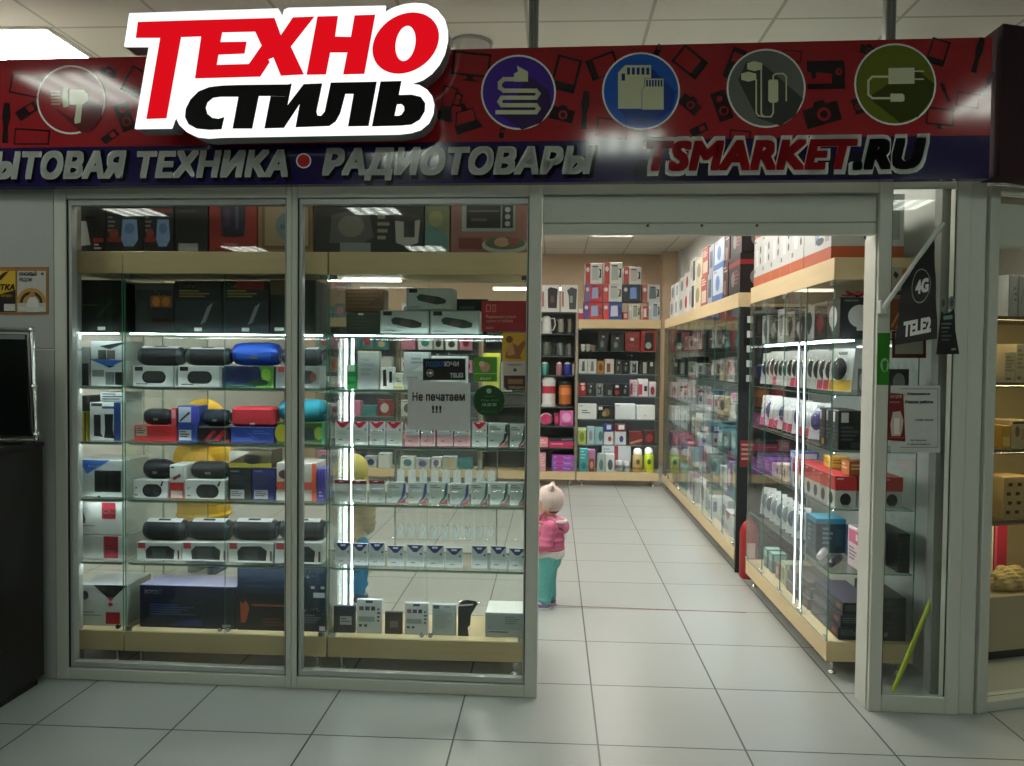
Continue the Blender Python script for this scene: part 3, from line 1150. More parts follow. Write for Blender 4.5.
def G(x0, x1, yt, b, base, prints, label, dep=.16, Y=3.93, name='product_box', cat='box', group=None, **kw):
    xm = (x0+x1)/2
    z0 = zbot(b, xm, Y)
    z1 = at(xm, yt, Y).z
    if Y > 9.9 and xm < 577.5:          # keep clear of the board above
        z1 = min([z1]+[q-.016 for q in LZ if q > z0+.03])
    ym = (yt+(b if not isinstance(b, str) else yt+15))/2
    xa, xb = at(x0, ym, Y).x, at(x1, ym, Y).x
    return pbox(name, xb-xa-.002, dep, z1-z0, base, prints, ((xa+xb)/2, Y, z0), 0, label, cat, group, **kw)


# --- on top of the window cabinets
jug = [('r', .0, .0, 1, 1, '#15171a'), ('r', .04, .74, .96, .82, '#6e2226'), ('t', .1, .86, .09, 'Thermopot', '#5f6468'), ('l', .06, .68, .28, .36, 4, '#7c8086'), ('e', .22, .36, .13, .09, '#8c3c34'),
       ('r', .04, .2, .42, .29, '#8c2a2c'), ('p', [(.46, .62), (.84, .62), (.88, .25), (.76, .12), (.5, .12), (.42, .25)], '#7ea0cf'), ('e', .65, .45, .14, .1, '#5b7db4')]
G(76, 105, 200, 'T', '#15171a', [('p', [(0, .6), (.35, .6), (.5, .15), (0, .12)], '#b9bec0'), ('t', .3, .62, .1, 'Kettle', '#843034'), ('r', .6, .2, .95, .28, '#a33'), ('l', .62, .17, .9, .04, 2, '#c8c8c8')],
  'black kettle box with a white jug picture, first on top of the left window cabinets', .2)
G(105.5, 143, 199, 'T', '#15171a', jug, 'black box with a blue thermopot picture, left one of two alike', .2)
G(143.5, 174, 199, 'T', '#15171a', jug, 'black box with a blue thermopot picture, right one of two alike', .2)
G(175, 208, 199, 'T', '#101214', [('r', .1, .0, .7, .18, '#9a9ea0'), ('l', .1, .9, .7, .7, 2, '#3a3c40')], 'plain black box beside the red kettle box above the left window shelves', .2)
G(209, 257, 199, 'T', '#8d2723', [('p', [(.22, .92), (.78, .95), (.74, .38), (.6, .3), (.38, .3), (.27, .4)], '#1c1f35'), ('r', .3, .5, .45, .85, '#40364f'), ('r', .55, .45, .62, .88, '#50506a'), ('e', .5, .34, .25, .05, '#0c0d14'), ('l', .3, .18, .8, .1, 1, '#b56a5c')],
  'red box with a dark glass kettle picture above the left window shelves', .22)
G(257.5, 313, 199, 'T', '#7f6a48', [('r', .08, .08, .96, .9, '#6b4d2d'), ('r', .13, .14, .92, .85, '#94876a'), ('e', .55, .5, .22, .26, '#667f88'), ('t', .42, .45, .12, 'BOX', '#38485a')],
  'brown patterned box with a framed blue picture above the left window shelves', .22)
G(314, 424, 199, 'T', '#17191a', [('t', .12, .83, .09, 'Multicooker', '#565a5c'), ('p', [(.14, .2), (.16, .7), (.3, .78), (.5, .75), (.55, .3), (.4, .16)], '#4a4c4a'), ('e', .34, .5, .12, .2, '#6d6c66'), ('l', .58, .7, .7, .2, 4, '#8b8777'),
                                    ('p', [(.74, .6), (.97, .62), (.95, .2), (.85, .13), (.75, .2)], '#a9a9a2'), ('r', .82, .3, .92, .6, '#2a2b2c'), ('e', .85, .66, .12, .08, '#333'), ('r', .24, .02, .52, .2, '#76827f')],
  'wide black multicooker box above the middle window shelves', .25)
G(425, 450, 200, 'T', '#6f7a5d', [('p', [(0, .1), (.9, .0), (.95, .3), (.3, .55), (0, .5)], '#4d7a78'), ('e', .45, .65, .3, .15, '#8d8f62')], 'narrow greenish box beside the oven box', .2)
G(451, 529, 200, 'T', '#8a5f58', [('r', .14, .42, .83, .96, '#8fa09c'), ('r', .2, .48, .64, .9, '#141615'), ('r', .22, .78, .62, .81, '#6a6a62'), ('l', .26, .66, .6, .56, 1, '#6b5243'), ('r', .66, .48, .8, .9, '#1c1e1e'), ('e', .73, .82, .035, .05, '#a7aaa6'),
                                   ('e', .73, .69, .035, .05, '#a7aaa6'), ('e', .73, .56, .035, .05, '#a7aaa6'), ('p', [(.1, .1), (.4, .08), (.4, .3), (.1, .3)], '#6e2e28'), ('e', .7, .16, .3, .15, '#a8aaa2'), ('e', .7, .2, .26, .12, '#4e5a3c'), ('e', .66, .22, .1, .09, '#b08a6c'), ('e', .8, .24, .07, .06, '#8c4038')],
  'pinkish box with an oven and salad plate picture', .25)

# --- highest glass shelf
tagp = ('r', .42, .02, .58, .09, '#c9ccc8')
G(77, 126, 280, 'A', '#0f1412', [('r', .1, .5, .5, .52, '#3f7a3c'), ('e', .62, .5, .2, .2, '#16241c'), ('p', [(.4, .3), (.7, .62), (.72, .58), (.44, .27)], '#33443a'), tagp], 'large black-green carton at the left end of the highest window shelf', .3)
G(135, 174, 283, 'A', '#23282a', [('r', 0, .86, 1, 1, '#3c433e'), ('t', .5, .76, .12, 'Party', '#d8d2c0'), ('r', .4, .5, .95, .74, '#7e5020'), ('e', .55, .62, .1, .1, '#c07a2c'), ('e', .8, .62, .1, .1, '#b3752f'), ('t', .42, .2, .13, 'Speaker', '#a3403c'), ('e', .2, .4, .12, .25, '#2f3638')],
  'dark box with an orange party picture on the highest window shelf', .25)
for i, (x0, x1) in enumerate(((174.5, 222), (222.5, 269))):
    pr = [('r', 0, .86, 1, 1, '#15171a'), ('t', .1, .87, .11, 'Electro', '#b8b29a'), ('l', .1, .82, .8, .66, 3, '#8a7c3c'), ('r', .0, .0, 1, .62, '#2b3438'), ('p', [(.55, .15), (.7, .5), (.82, .58), (.66, .2)], '#8a9492'), tagp]
    if i:
        pr.insert(2, ('r', .3, .84, .9, 1, '#7a1c1c'))
    G(x0, x1, 281, 'A', '#1b2022', pr, 'slate loudspeaker box ' + ('with a red top corner, beside the brown-topped box' if i else 'beside the orange party picture box on the highest shelf'), .25)
G(270, 316, 280, 'A', '#182420', [('r', 0, .72, .62, 1, '#5a4632'), ('p', [(.7, .1), (.76, .9), (.8, .9), (.75, .1)], '#3f5248'), ('r', .1, .04, .3, .1, '#c9ccc8')], 'tall green-black box with a brown top corner, behind the post between the windows', .25)
spk = [('r', .03, .05, .97, .95, '#b7c2be'), ('r', .06, .78, .24, .96, '#202524'), ('p', [(.22, .6), (.3, .72), (.5, .66), (.7, .6), (.86, .46), (.84, .3), (.66, .24), (.44, .34), (.26, .42)], '#39403e'), ('e', .52, .48, .12, .14, '#5c5150'), ('l', .06, .14, .5, .08, 1, '#55605c')]
o = G(380, 429, 310.5, 'A', '#9fada8', spk, 'pale speaker box, bottom left of the three-box pyramid in the middle window', .18)
G(430, 480, 310.5, 'A', '#9fada8', spk, 'pale speaker box, bottom right of the three-box pyramid in the middle window', .18)
G(406, 453, 288, 310, '#9fada8', spk, 'pale speaker box on top of the three-box pyramid in the middle window', .17)
G(346, 381, 313, 'A', '#26301f', [('l', .1, .8, .9, .2, 4, '#33422a'), ('r', .35, .9, .5, 1, '#d5d8d4')], 'low dark green carton beside the speaker box pyramid', .13, 4.1)
G(345, 384, 289, 312, '#4a3826', [('l', .05, .9, .95, .1, 5, '#5c4730')], 'brown carton on the low dark green carton', .12, 4.1)
G(456, 488, 299, 'A', '#22282a', [('l', .1, .8, .9, .3, 3, '#58605f')], 'dark carton behind the red notice in the middle window', .13, 4.12)

# --- portable speakers
_SP = {}


def arc_strip(rad, a0, a1_, x0, x1, zc, m, n=7):
    """curved strip hugging a tube lying along x; angles measured up from the front"""
    vs, fs = [], []
    for k_ in range(n+1):
        a = R(a0+(a1_-a0)*k_/n)
        for x in (x0, x1):
            for q_ in (rad, rad*.985):
                vs.append((x, -q_*math.cos(a), zc+q_*math.sin(a)))
    for k_ in range(n):
        b = 4*k_
        fs += [(b, b+2, b+6, b+4), (b+1, b+5, b+7, b+3), (b, b+4, b+5, b+1), (b+2, b+3, b+7, b+6)]
    fs += [(0, 1, 3, 2), (4*n, 4*n+2, 4*n+3, 4*n+1)]
    return MB().add(vs, fs, m, False)



def speaker(x0, x1, yt, b, body, cap, label, style='tube', Y=3.95, group=None):
    xm = (x0+x1)/2
    z0 = zbot(b, xm, Y)
    z1 = at(xm, yt, Y).z
    w = at(x1, yt, Y).x-at(x0, yt, Y).x-.011
    r_ = (z1-z0)/2
    key = (round(w, 2), round(r_, 2), body, style)
    loc = (at(xm, yt, Y).x, Y+r_, z0)
    if key in _SP:
        return dup(_SP[key], loc, 0, label, group)
    t = thing('portable_speaker', label, 'portable speaker', loc, 0, group)
    L = w/2
    e = min(r_*.55, L*.4)
    if style == 'block':
        mb = MB().box(-L, L, -r_, r_, 0, 2*r_, mat(body, .8, scale=300), .014)
        mb.build('grille', t)
        MB().box(-L*.5, L*.5, -r_*.5, r_*.5, 2*r_-.001, 2*r_+.003, cap, .001).build('control_panel', t)
        MB().box(-.012, .012, -r_-.0012, -r_+.001, .01, .02, 'd0d0d0').build('badge', t)
        _SP[key] = t
        return t
    gm = mat(body, .75, noise=.15, scale=260)
    prof = [(r_*.93, -L+e), (r_, -L+e*1.5), (r_, L-e*1.5), (r_*.93, L-e)]
    MB().lathe(prof, gm, 24, 'x', (0, 0, r_)).build('grille', t)
    for sg in (-1, 1):
        pr = [(r_*.94, sg*(L-e-.0008)), (r_*.9, sg*(L-e*.5)), (r_*.72, sg*(L-e*.1)), (r_*.62, sg*L), (r_*.5, sg*(L-e*.2)), (r_*.2, sg*(L-e*.25))]
        MB().lathe(pr, mat(cap, .3, .3), 24, 'x', (0, 0, r_)).build('end_cap', t)
    if style == 'handle':
        arc_strip(r_*1.012, 52, 98, -L*.80, L*.80, r_, mat('#d2d8db', .35, .2)).build('control_panel', t)
        arc_strip(r_*1.03, 62, 80, -L*.30, L*.26, r_, BLACK).build('button_bar', t)
        MB().tube([(L-e*.3, -r_*.5, r_*1.3), (L+.006, -r_*.3, r_*1.6), (L+.01, 0, r_*1.75), (L+.006, r_*.3, r_*1.6)], .005, '1a1c1d').build('strap', t)
    elif style == 'tube':
        arc_strip(r_*1.012, 55, 100, -L*.45, L*.3, r_, mat(cap, .4)).build('control_panel', t)
        arc_strip(r_*1.012, -24, -8, -L*.16, L*.16, r_, mat('#8d9294', .3, .5)).build('badge', t)
        MB().tube([(L-e*.4, -r_*.8, r_*.8), (L+.003, -r_*.9, r_*.9), (L+.004, -r_*.6, r_*1.3), (L-e*.3, -r_*.3, r_*1.5)], .004, '1a1c1d').build('strap', t)
    _SP[key] = t
    return t


wb = [('r', .02, .03, .98, .97, '#c6ccca'), ('r', .05, .76, .24, .96, '#1d2223'), ('c', .5, .46, .28, .3, '#24292a'), ('c', .5, .5, .24, .2, '#363c3e'), ('l', .08, .15, .55, .06, 1, '#4b5a58'), ('r', .95, .0, 1, 1, '#8e9694')]
G(132.6, 175.5, 366, 'B', '#bcc4c1', wb, 'white speaker box under the left black speaker, second glass shelf of the left window', .11)
G(177.5, 222, 366, 'B', '#bcc4c1', wb, 'white speaker box under the right black speaker, second glass shelf of the left window', .11)
G(223.5, 274, 366, 'B', '#25355c', [('p', [(.62, 0), (1, 0), (1, 1), (.7, 1), (.78, .5)], '#4f8a34'), ('e', .42, .55, .3, .35, '#1d2550'), ('e', .85, .6, .1, .3, '#7aad3e'), ('r', 0, 0, .6, .12, '#2f5f4a'), ('e', .7, .25, .2, .15, '#24402e')],
  'blue and leaf-green speaker box under the large blue speaker', .12)
G(275.5, 320, 366, 'B', '#8d9492', [('r', .05, .75, .25, .95, '#a83a40'), ('c', .6, .5, .3, .3, '#3c4242'), ('e', .85, .5, .08, .2, '#8a5a44')], 'grey speaker box with a red corner, behind the post between the windows', .11)
speaker(134, 181.5, 346, 366, '#101214', '#3c4246', 'black tube speaker with silver top, leftmost on the second window shelf', 'handle')
speaker(182.5, 229, 347, 366, '#101214', '#3c4246', 'black tube speaker with silver top, left of the large blue speaker', 'handle')
speaker(228.5, 278, 342.5, 366, '#1f4fb4', '#1a3f98', 'large bright blue tube speaker on a blue-green box', 'tube')
speaker(279, 322, 347, 366, '#2a2f33', '#3a4046', 'dark grey tube speaker right of the large blue speaker', 'handle')

G(77, 89, 347, 'B', '#8d9490', [('r', 0, .0, 1, .58, '#171b1c')], 'narrow grey and black box at the left end of the second window shelf', .2)
tw = [('p', [(.0, 1), (1, 1), (.55, .72)], '#2d5fae'), ('p', [(.4, .78), (.75, .78), (.56, .7)], '#10161c'), ('r', .05, .36, .4, .62, '#7c8683'), ('r', .44, .05, .7, .54, '#6d7875'), ('r', .72, .05, .97, .54, '#232a2a')]
G(90.5, 125, 360, 'B', '#c5ccc9', tw, 'white box with a blue chevron and speaker pair, in the left corner', .2)
G(90.5, 125, 341, 359.5, '#b7bfbc', [('p', [(.25, .72), (.95, .95), (1, .88), (.55, .55)], '#15191a'), ('r', .22, .02, .46, .5, '#3c423d'), ('r', .48, .02, .72, .5, '#5b6058')], 'white box with a black chevron, upper of the two stacked in the left corner', .2)

# third glass shelf
G(77, 86.5, 412, 'C', '#a8a022', [('r', .8, 0, 1, 1, '#3a3a10'), ('l', .1, .6, .7, .3, 2, '#6e6a18')], 'yellow box at the left end of the third window shelf', .2)
G(77, 88, 396, 411.5, '#2a2721', [('r', .2, 0, .35, 1, '#5a5348')], 'small dark box on the yellow box', .18)
G(89.5, 121, 402.5, 'C', '#c3ccc9', [('r', .05, .9, .4, .98, '#20262a'), ('r', .4, .84, 1, .9, '#3a4a74'), ('r', .78, 0, 1, 1, '#24427e'), ('p', [(.14, .68), (.36, .68), (.36, .2), (.44, .1), (.14, .12)], '#14181a'), ('p', [(.48, .7), (.76, .7), (.74, .3), (.8, .06), (.46, .08), (.5, .3)], '#14181a')],
  'white and blue box with two black tower speakers', .2)
G(100, 126, 392.5, 402, '#9aa3a4', [('l', .08, .9, .95, .1, 3, '#3b4248')], 'small printed grey box on the white and blue tower speaker box', .16)
G(134, 177, 425.5, 'C', '#b02a2c', [('r', .04, .35, .3, .92, '#b9a89c'), ('l', .4, .7, .95, .3, 3, '#8d1f24'), ('l', .06, .85, .28, .45, 3, '#6a5a54')], 'bright red box with a white label under a small black speaker', .12)
speaker(140.5, 170, 409, 425.5, '#1a2023', '#272d30', 'small black tube speaker on the bright red box', 'tube')
G(171, 176.5, 408, 425.3, '#c24552', [('r', .1, .4, .9, .9, '#d98a90')], 'narrow pink-red box beside the small black speaker', .1)
G(177.5, 197, 406, 'C', '#27458e', [('r', .05, .55, .7, .97, '#aab6c4'), ('p', [(.1, .6), (.6, .85), (.66, .8), (.15, .56)], '#20262c'), ('r', .7, .5, .98, .97, '#4a43b0'), ('r', .08, .05, .72, .34, '#b9bdc0'), ('l', .12, .3, .66, .1, 3, '#3a3f48')], 'blue box with a white barcode label on the third window shelf', .13)
G(197.5, 229.5, 427, 'C', '#191516', [('p', [(.2, .2), (.5, .8), (.6, .7), (.3, .1)], '#8a1f24'), ('p', [(.5, .15), (.8, .85), (.95, .7), (.66, .1)], '#9c2329'), ('r', .86, .02, 1, .2, '#b02a2c')], 'black box with red streaks under the navy speaker', .12)
speaker(200, 228.5, 409.5, 427, '#1e2a38', '#273240', 'small navy tube speaker beside the red block speaker', 'tube')
G(231, 274.5, 427, 'C', '#233a86', [('r', .08, .1, .5, .3, '#31509c'), ('l', .5, .8, .95, .5, 2, '#4a66ac'), ('p', [(.3, .85), (.6, .3), (.58, .25), (.27, .8)], '#3c58a4')], 'deep blue box under the red block speaker', .13)
speaker(230, 275, 407, 427, '#b02530', '#8e1c26', 'red block speaker on the deep blue box', 'block', 3.935)
G(276.5, 325, 422.5, 'C', '#3c5a2a', [('e', .1, .5, .14, .42, '#a9a82e'), ('c', .6, .45, .22, .3, '#2a3a3e'), ('e', .88, .5, .1, .3, '#8aa336'), ('r', .94, 0, 1, 1, '#3aa07e'), ('r', .3, .0, .5, .3, '#1c2430')], 'leaf-green speaker box under the turquoise speaker', .12)
speaker(276, 326, 399.5, 422.5, '#1f8fa6', '#1a7488', 'turquoise tube speaker behind the post between the windows', 'tube')

# fourth glass shelf
G(77.5, 125, 460, 'D', '#b7c0bd', [('p', [(.02, 1), (.7, 1), (.2, .62)], '#2c5aa8'), ('t', .22, .8, .1, 'Acoustic', '#8fb0d8'), ('r', .36, .14, .92, .72, '#0b0d0e'), ('r', .4, .66, .88, .7, '#2a2d2e'), ('p', [(.4, .0), (.5, .0), (.46, .05)], '#222')], 'white box with a blue corner flash and black screen', .25)
sb = [('r', .02, .03, .98, .97, '#c5cac8'), ('t', .05, .5, .16, 'JY', '#2b2f30'), ('c', .55, .42, .28, .36, '#171a1b'), ('e', .42, .42, .1, .2, '#2c3031'), ('e', .66, .42, .1, .2, '#2c3031'), ('p', [(.78, .7), (.84, .95), (.88, .95), (.84, .66)], '#222'), ('l', .05, .2, .2, .08, 1, '#555')]
G(133, 168, 480, 'D', '#bcc2bf', sb, 'white box with a round black speaker picture, left one on the fourth window shelf', .12)
speaker(140, 169, 460, 480, '#191c1e', '#22272a', 'black tube speaker, left one on the fourth window shelf', 'tube')
G(169.5, 184, 465, 'D', '#b8beb9', [('r', 0, 0, 1, .48, '#b3302e'), ('r', .1, .02, .9, .24, '#bdb4ac'), ('p', [(.2, .62), (.75, .75), (.8, .66), (.3, .54)], '#7a2428'), ('l', .1, .95, .5, .85, 1, '#333')], 'small red and white box between the two black speakers', .14)
G(185, 226, 480, 'D', '#bcc2bf', sb, 'white box with a round black speaker picture, right one on the fourth window shelf', .12)
speaker(188.5, 226.5, 462, 480, '#181a1b', '#202426', 'black tube speaker, right one on the fourth window shelf', 'tube')
bx = [('l', .1, .92, .7, .82, 1, '#6b7080'), ('l', .1, .78, .9, .45, 5, '#3e4450'), ('r', .1, .04, .7, .32, '#a9adae'), ('l', .14, .28, .66, .1, 3, '#5a5e60')]
G(228, 251.5, 468, 'D', '#14191a', bx, 'black box with a white label under the yellow-black box', .15)
G(252, 275, 468, 'D', '#262b6a', bx, 'indigo box with a white label under the yellow-black box', .15)
G(229, 272, 451, 467.8, '#453f2c', [('p', [(.0, .3), (.5, .95), (.3, 1), (0, 1)], '#8d8a80'), ('c', .55, .52, .2, .26, '#17191a'), ('r', 0, 0, 1, .28, '#8a8430'), ('e', .55, .4, .18, .2, '#101213')], 'yellow and black box lying on the black and indigo boxes', .16)
G(276.5, 316, 463, 'D', '#b9b7b0', [('r', .9, 0, 1, 1, '#d8502f'), ('r', 0, .3, .9, .5, '#c44a36'), ('e', .2, .7, .15, .12, '#4c2a2c'), ('l', .1, .24, .6, .06, 2, '#777'), ('r', 0, .02, .85, .28, '#c2beb6')], 'white box with an orange edge beside the purple box', .18)
G(317.5, 325, 469, 'D', '#4a3c9c', [('l', .2, .3, .8, .1, 2, '#b9b4d8')], 'narrow purple box at the right end of the fourth left-window shelf', .15)

# lowest glass shelf
G(77.5, 122, 502.5, 535, '#b9bdb9', [('p', [(0, .35), (0, .85), (.1, .82), (.18, .5), (.17, .35)], '#17191a'), ('r', .55, .5, .86, 1, '#8e2030'), ('t', .585, .66, .2, 'ONE', '#dcd4d0'), ('l', .1, .3, .6, .22, 1, '#888')], 'white box with a red ONE badge, upper of two in the left corner', .25)
G(77.5, 125, 535.5, 'E', '#aeb4b0', [('r', .55, .05, .86, .98, '#8e2030'), ('l', .6, .6, .82, .35, 2, '#5e1420')], 'white box with a red patch, lower of two in the left corner', .25)
pb = [('r', .02, .03, .98, .97, '#b9beba'), ('r', .03, .66, .2, .96, '#a83a44'), ('p', [(.22, .1), (.2, .55), (.3, .8), (.72, .82), (.86, .6), (.84, .1)], '#23292a'), ('c', .5, .42, .2, .26, '#39403f'), ('e', .3, .42, .06, .18, '#161a1a'), ('e', .72, .42, .06, .18, '#161a1a'), ('r', .93, .1, .97, .6, '#6a2a2c')]
PBX = [(136.5, 181, 139, 184.5), (182, 227, 185, 229), (228, 273.5, 229.5, 275.5), (274.5, 322, 276.5, 324)]
for i, (a, b, c_, d_) in enumerate(PBX):
    where = ('first', 'second', 'third', 'fourth')[i]+' from the left on the lowest left-window shelf'
    G(a, b, 542.5, 'E', '#b0b6b2', pb, 'white box with a dark boombox picture, '+where, .12)
    speaker(c_, d_, 520.5, 542.5, '#14171a', '#30363b', 'black speaker with a carrying grip, '+where, 'handle')

# cabinet floor
G(79, 127, 585, 'F', '#b4b9b6', [('p', [(.3, 1), (1, 1), (.66, .62)], '#131717'), ('p', [(.58, .7), (.74, .7), (.66, .6)], '#a83440'), ('e', .66, .53, .05, .05, '#a83440'), ('e', .12, .74, .08, .11, '#15191a'), ('r', .56, .05, .86, .34, '#9c2530'), ('l', .05, .35, .5, .2, 2, '#8a908d')], 'white box with a black triangle, on the floor of the left cabinet', .25, top='#c2c6cc')
G(139.5, 236, 586, 'F', '#171c30', [('t', .05, .8, .13, 'BOOST', '#c4cadc'), ('p', [(.06, .25), (.06, .6), (.62, .6), (.66, .25)], '#0c0f18'), ('l', .1, .56, .62, .28, 5, '#3a4a78'), ('r', .68, .3, .98, .75, '#0e1017'), ('p', [(.3, .05), (.48, .2), (.64, .22), (.66, .06)], '#24366a'), ('r', .86, .03, .95, .11, '#8e9498')], 'long navy keyboard box on the cabinet floor', .2, top='#8a8cae')  # paler top colour paints in the light falling on the lid
G(237, 300, 568.5, 'F', '#172233', [('r', 0, 0, 1, .58, '#131312'), ('r', .24, .39, 1, .42, '#8c4a34'), ('p', [(.06, .12), (.05, .46), (.1, .42), (.14, .48), (.2, .36), (.14, .12)], '#a3502c'), ('l', .4, .2, .9, .05, 3, '#5c3426'), ('l', .1, .82, .9, .66, 2, '#23324a')], 'tall dark box with an orange stripe on the cabinet floor', .22)
G(301, 326, 568.5, 'F', '#142030', [('t', .1, .87, .11, 'light', '#c3ccd0'), ('r', .5, .54, .96, .62, '#a9b0b4'), ('t', .12, .32, .07, 'sound for', '#c8ccd0'), ('l', .1, .27, .9, .12, 4, '#5c6a78'), ('r', .4, .68, .55, .72, '#9aa'), ('r', .8, .68, .95, .72, '#9aa'), ('r', .75, .02, .98, .09, '#aab')], 'tall dark blue box with white lettering beside the post between the windows', .22)

# --- middle window: second glass shelf
G(346.5, 357, 364, 'B', '#1f8f45', [('r', .1, .7, .8, 1, '#b9d8c2'), ('r', .2, .3, .9, .5, '#2fae5a')], 'small green box on the second shelf of the middle window', .06)
G(357.5, 379, 351, 'B', '#a9b0ae', [('l', .15, .8, .85, .3, 4, '#989f9d'), ('r', 0, .96, 1, 1, '#cfc9a0')], 'plain grey-white upright box beside the small green box', .06)
G(380.5, 393.5, 367, 'B', '#dfe3e0', [('p', [(.2, .15), (.18, .85), (.42, .9), (.5, .15)], '#262a28'), ('r', .68, .3, .9, .8, '#1c1f1f')], 'white box with a black watch strap picture', .06)
G(394, 403, 373, 'B', '#e3e4d4', [('r', 0, .06, 1, .2, '#c9b545'), ('l', .2, .7, .8, .4, 2, '#9a9a8c')], 'small cream box with a yellow line', .06)
G(403.5, 429, 352, 'B', '#b4bbba', [('l', .3, .85, .95, .65, 2, '#8a9496'), ('p', [(.35, .5), (.9, .72), (.8, .5)], '#d5dcdc'), ('l', .1, .35, .9, .1, 3, '#939c9c')], 'grey-white box with a pale emblem left of the black sticker', .07)
G(431, 467, 356, 'B', '#c7cfcc', [('l', .1, .9, .9, .6, 4, '#a5aeac')], 'white box behind the black sticker', .07)
G(483, 500, 353, 'B', '#d8d66a', [('r', 0, .9, 1, 1, '#efe94a'), ('l', .1, .7, .9, .2, 4, '#c3c07a')], 'yellow box behind the green square sticker', .07)
G(501, 512, 362, 'B', '#c9cfcc', [('r', .2, .1, .8, .3, '#3a62b0')], 'small white box behind the tan leaflet', .06)


def pack(x0, x1, yt, b, prints, label, group, lean=.06, base='#ccd2cf', dep=.012, Y=3.93, ear=True):
    """hanging retail pack: card with a clear shell, standing on the shelf"""
    xm = (x0+x1)/2
    z0 = zbot(b, xm, Y)
    z1 = at(xm, yt, Y).z
    w = at(x1, yt, Y).x-at(x0, yt, Y).x-.003
    h = z1-z0
    key = ('pack', round(w, 2), round(h, 2), repr(prints), base)
    loc = (at(xm, yt, Y).x, Y+rnd.uniform(-.004, .004), z0)
    if key in _BOX:
        return dup(_BOX[key], loc, R(rnd.uniform(-5, 5)), label, group)
    t = thing('retail_pack', label, 'retail pack', loc, R(rnd.uniform(-5, 5)), group)
    c_ = pbox_mesh(MB(), w, dep, h, base, prints, ch=.0015).build('card', t)
    s_ = MB()
    s_.box(-w/2+.006, w/2-.006, -.008, -.0018, h*.06, h*.62, GLASS, .002)
    s_.build('clear_shell', t)
    _BOX[key] = t
    return t


red_p = [('p', [(.0, 1), (1, 1), (.55, .72), (.4, .72)], '#b01e34'), ('l', .3, .97, .7, .9, 1, '#f0d8dc'), ('e', .86, .66, .05, .04, '#333'), ('l', .25, .24, .6, .14, 1, '#70767a'), ('l', .12, .6, .8, .4, 2, '#b3bab8')]
pink_p = [('r', 0, 0, 1, .5, '#d9a5ac')] + red_p
for i, (a, b) in enumerate(((335, 351), (352, 368), (369, 385.5), (386.5, 402.5))):
    pack(a, b, 421, 'C', red_p, 'white memory card pack with a red header, %s from the left on the third shelf' % nth(i), 'red-headed memory card packs')
for i, (a, b) in enumerate(((405, 419.5), (420.5, 435.5), (437, 453), (454.5, 470))):
    pack(a, b, 423, 'C', pink_p, 'pinkish memory card pack below the paper notice, %s from the left' % nth(i), 'pink memory card packs')
pack(472, 487, 422, 'C', red_p, 'white memory card pack with a red header, under the dark green round sticker', 'red-headed memory card packs')
arc = lambda c1, c2: [('p', [(.45, .0), (1, .0), (1, .3), (.8, .12)], c2), ('p', [(.55, .08), (.78, .3), (.9, .95), (1, .95), (1, .5), (.85, .2), (.62, .05)], c1), ('l', .08, .86, .7, .68, 2, '#6f7774'), ('l', .1, .3, .4, .2, 1, '#77807c')]
pack(488, 508, 423, 'C', arc('#2f3c4c', '#7c4a3a'), 'grey drive pack with a dark arc, left one at the right shelf end', 'drive packs on the third shelf', base='#b3bcb6')
pack(509.5, 526, 424, 'C', arc('#2f3c4c', '#6c3a3a'), 'grey drive pack with a dark arc, right one at the right shelf end', 'drive packs on the third shelf', base='#a7b0ac')
brn = [('r', 0, .84, 1, 1, '#7a2230'), ('l', .3, .95, .75, .88, 1, '#e8d8d8'), ('l', .1, .5, .9, .36, 2, '#9aa19f'), ('l', .6, .16, .92, .08, 1, '#6c7274')]
for i, (a, b) in enumerate(((334, 350), (351.5, 367), (369, 385))):
    pack(a, b, 480, 'D', brn, 'grey pack with a dark red header, %s from the left on the fourth shelf' % nth(i), 'packs with a dark red header', base='#b4bab8')
for i, (a, b) in enumerate(((387, 406), (408, 427), (429, 448), (450, 469), (471, 488), (490, 508), (509.5, 526))):
    pack(a, b, 482, 'D', arc('#2a4a8c' if i in (0, 1, 3) else '#235a5c', '#8c3a34'), 'grey drive pack with a coloured arc, %s from the left on the fourth shelf' % nth(i), 'drive packs on the fourth shelf', base='#b2bab5')
nav = [('p', [(0, 1), (1, 1), (.6, .66), (.4, .66)], '#1e2a66'), ('r', .34, .86, .66, .94, '#dfe6f2'), ('e', .84, .6, .06, .05, '#2a3260'), ('l', .25, .2, .7, .1, 1, '#6c78a0'), ('l', .1, .5, .8, .36, 2, '#aeb6b8')]
for i, (a, b, t_) in enumerate(((335, 351, 543), (352, 368, 543), (369, 385, 543), (387, 404, 546), (406, 424, 545), (426, 444, 546), (445.5, 463, 548), (471, 488, 546), (490, 507, 547), (509, 525.5, 549))):
    pack(a, b, t_, 'E', nav, 'pack with a navy pointed header, %s from the left on the lowest shelf' % nth(i), 'navy-headed memory card packs', base='#c2c9cc')

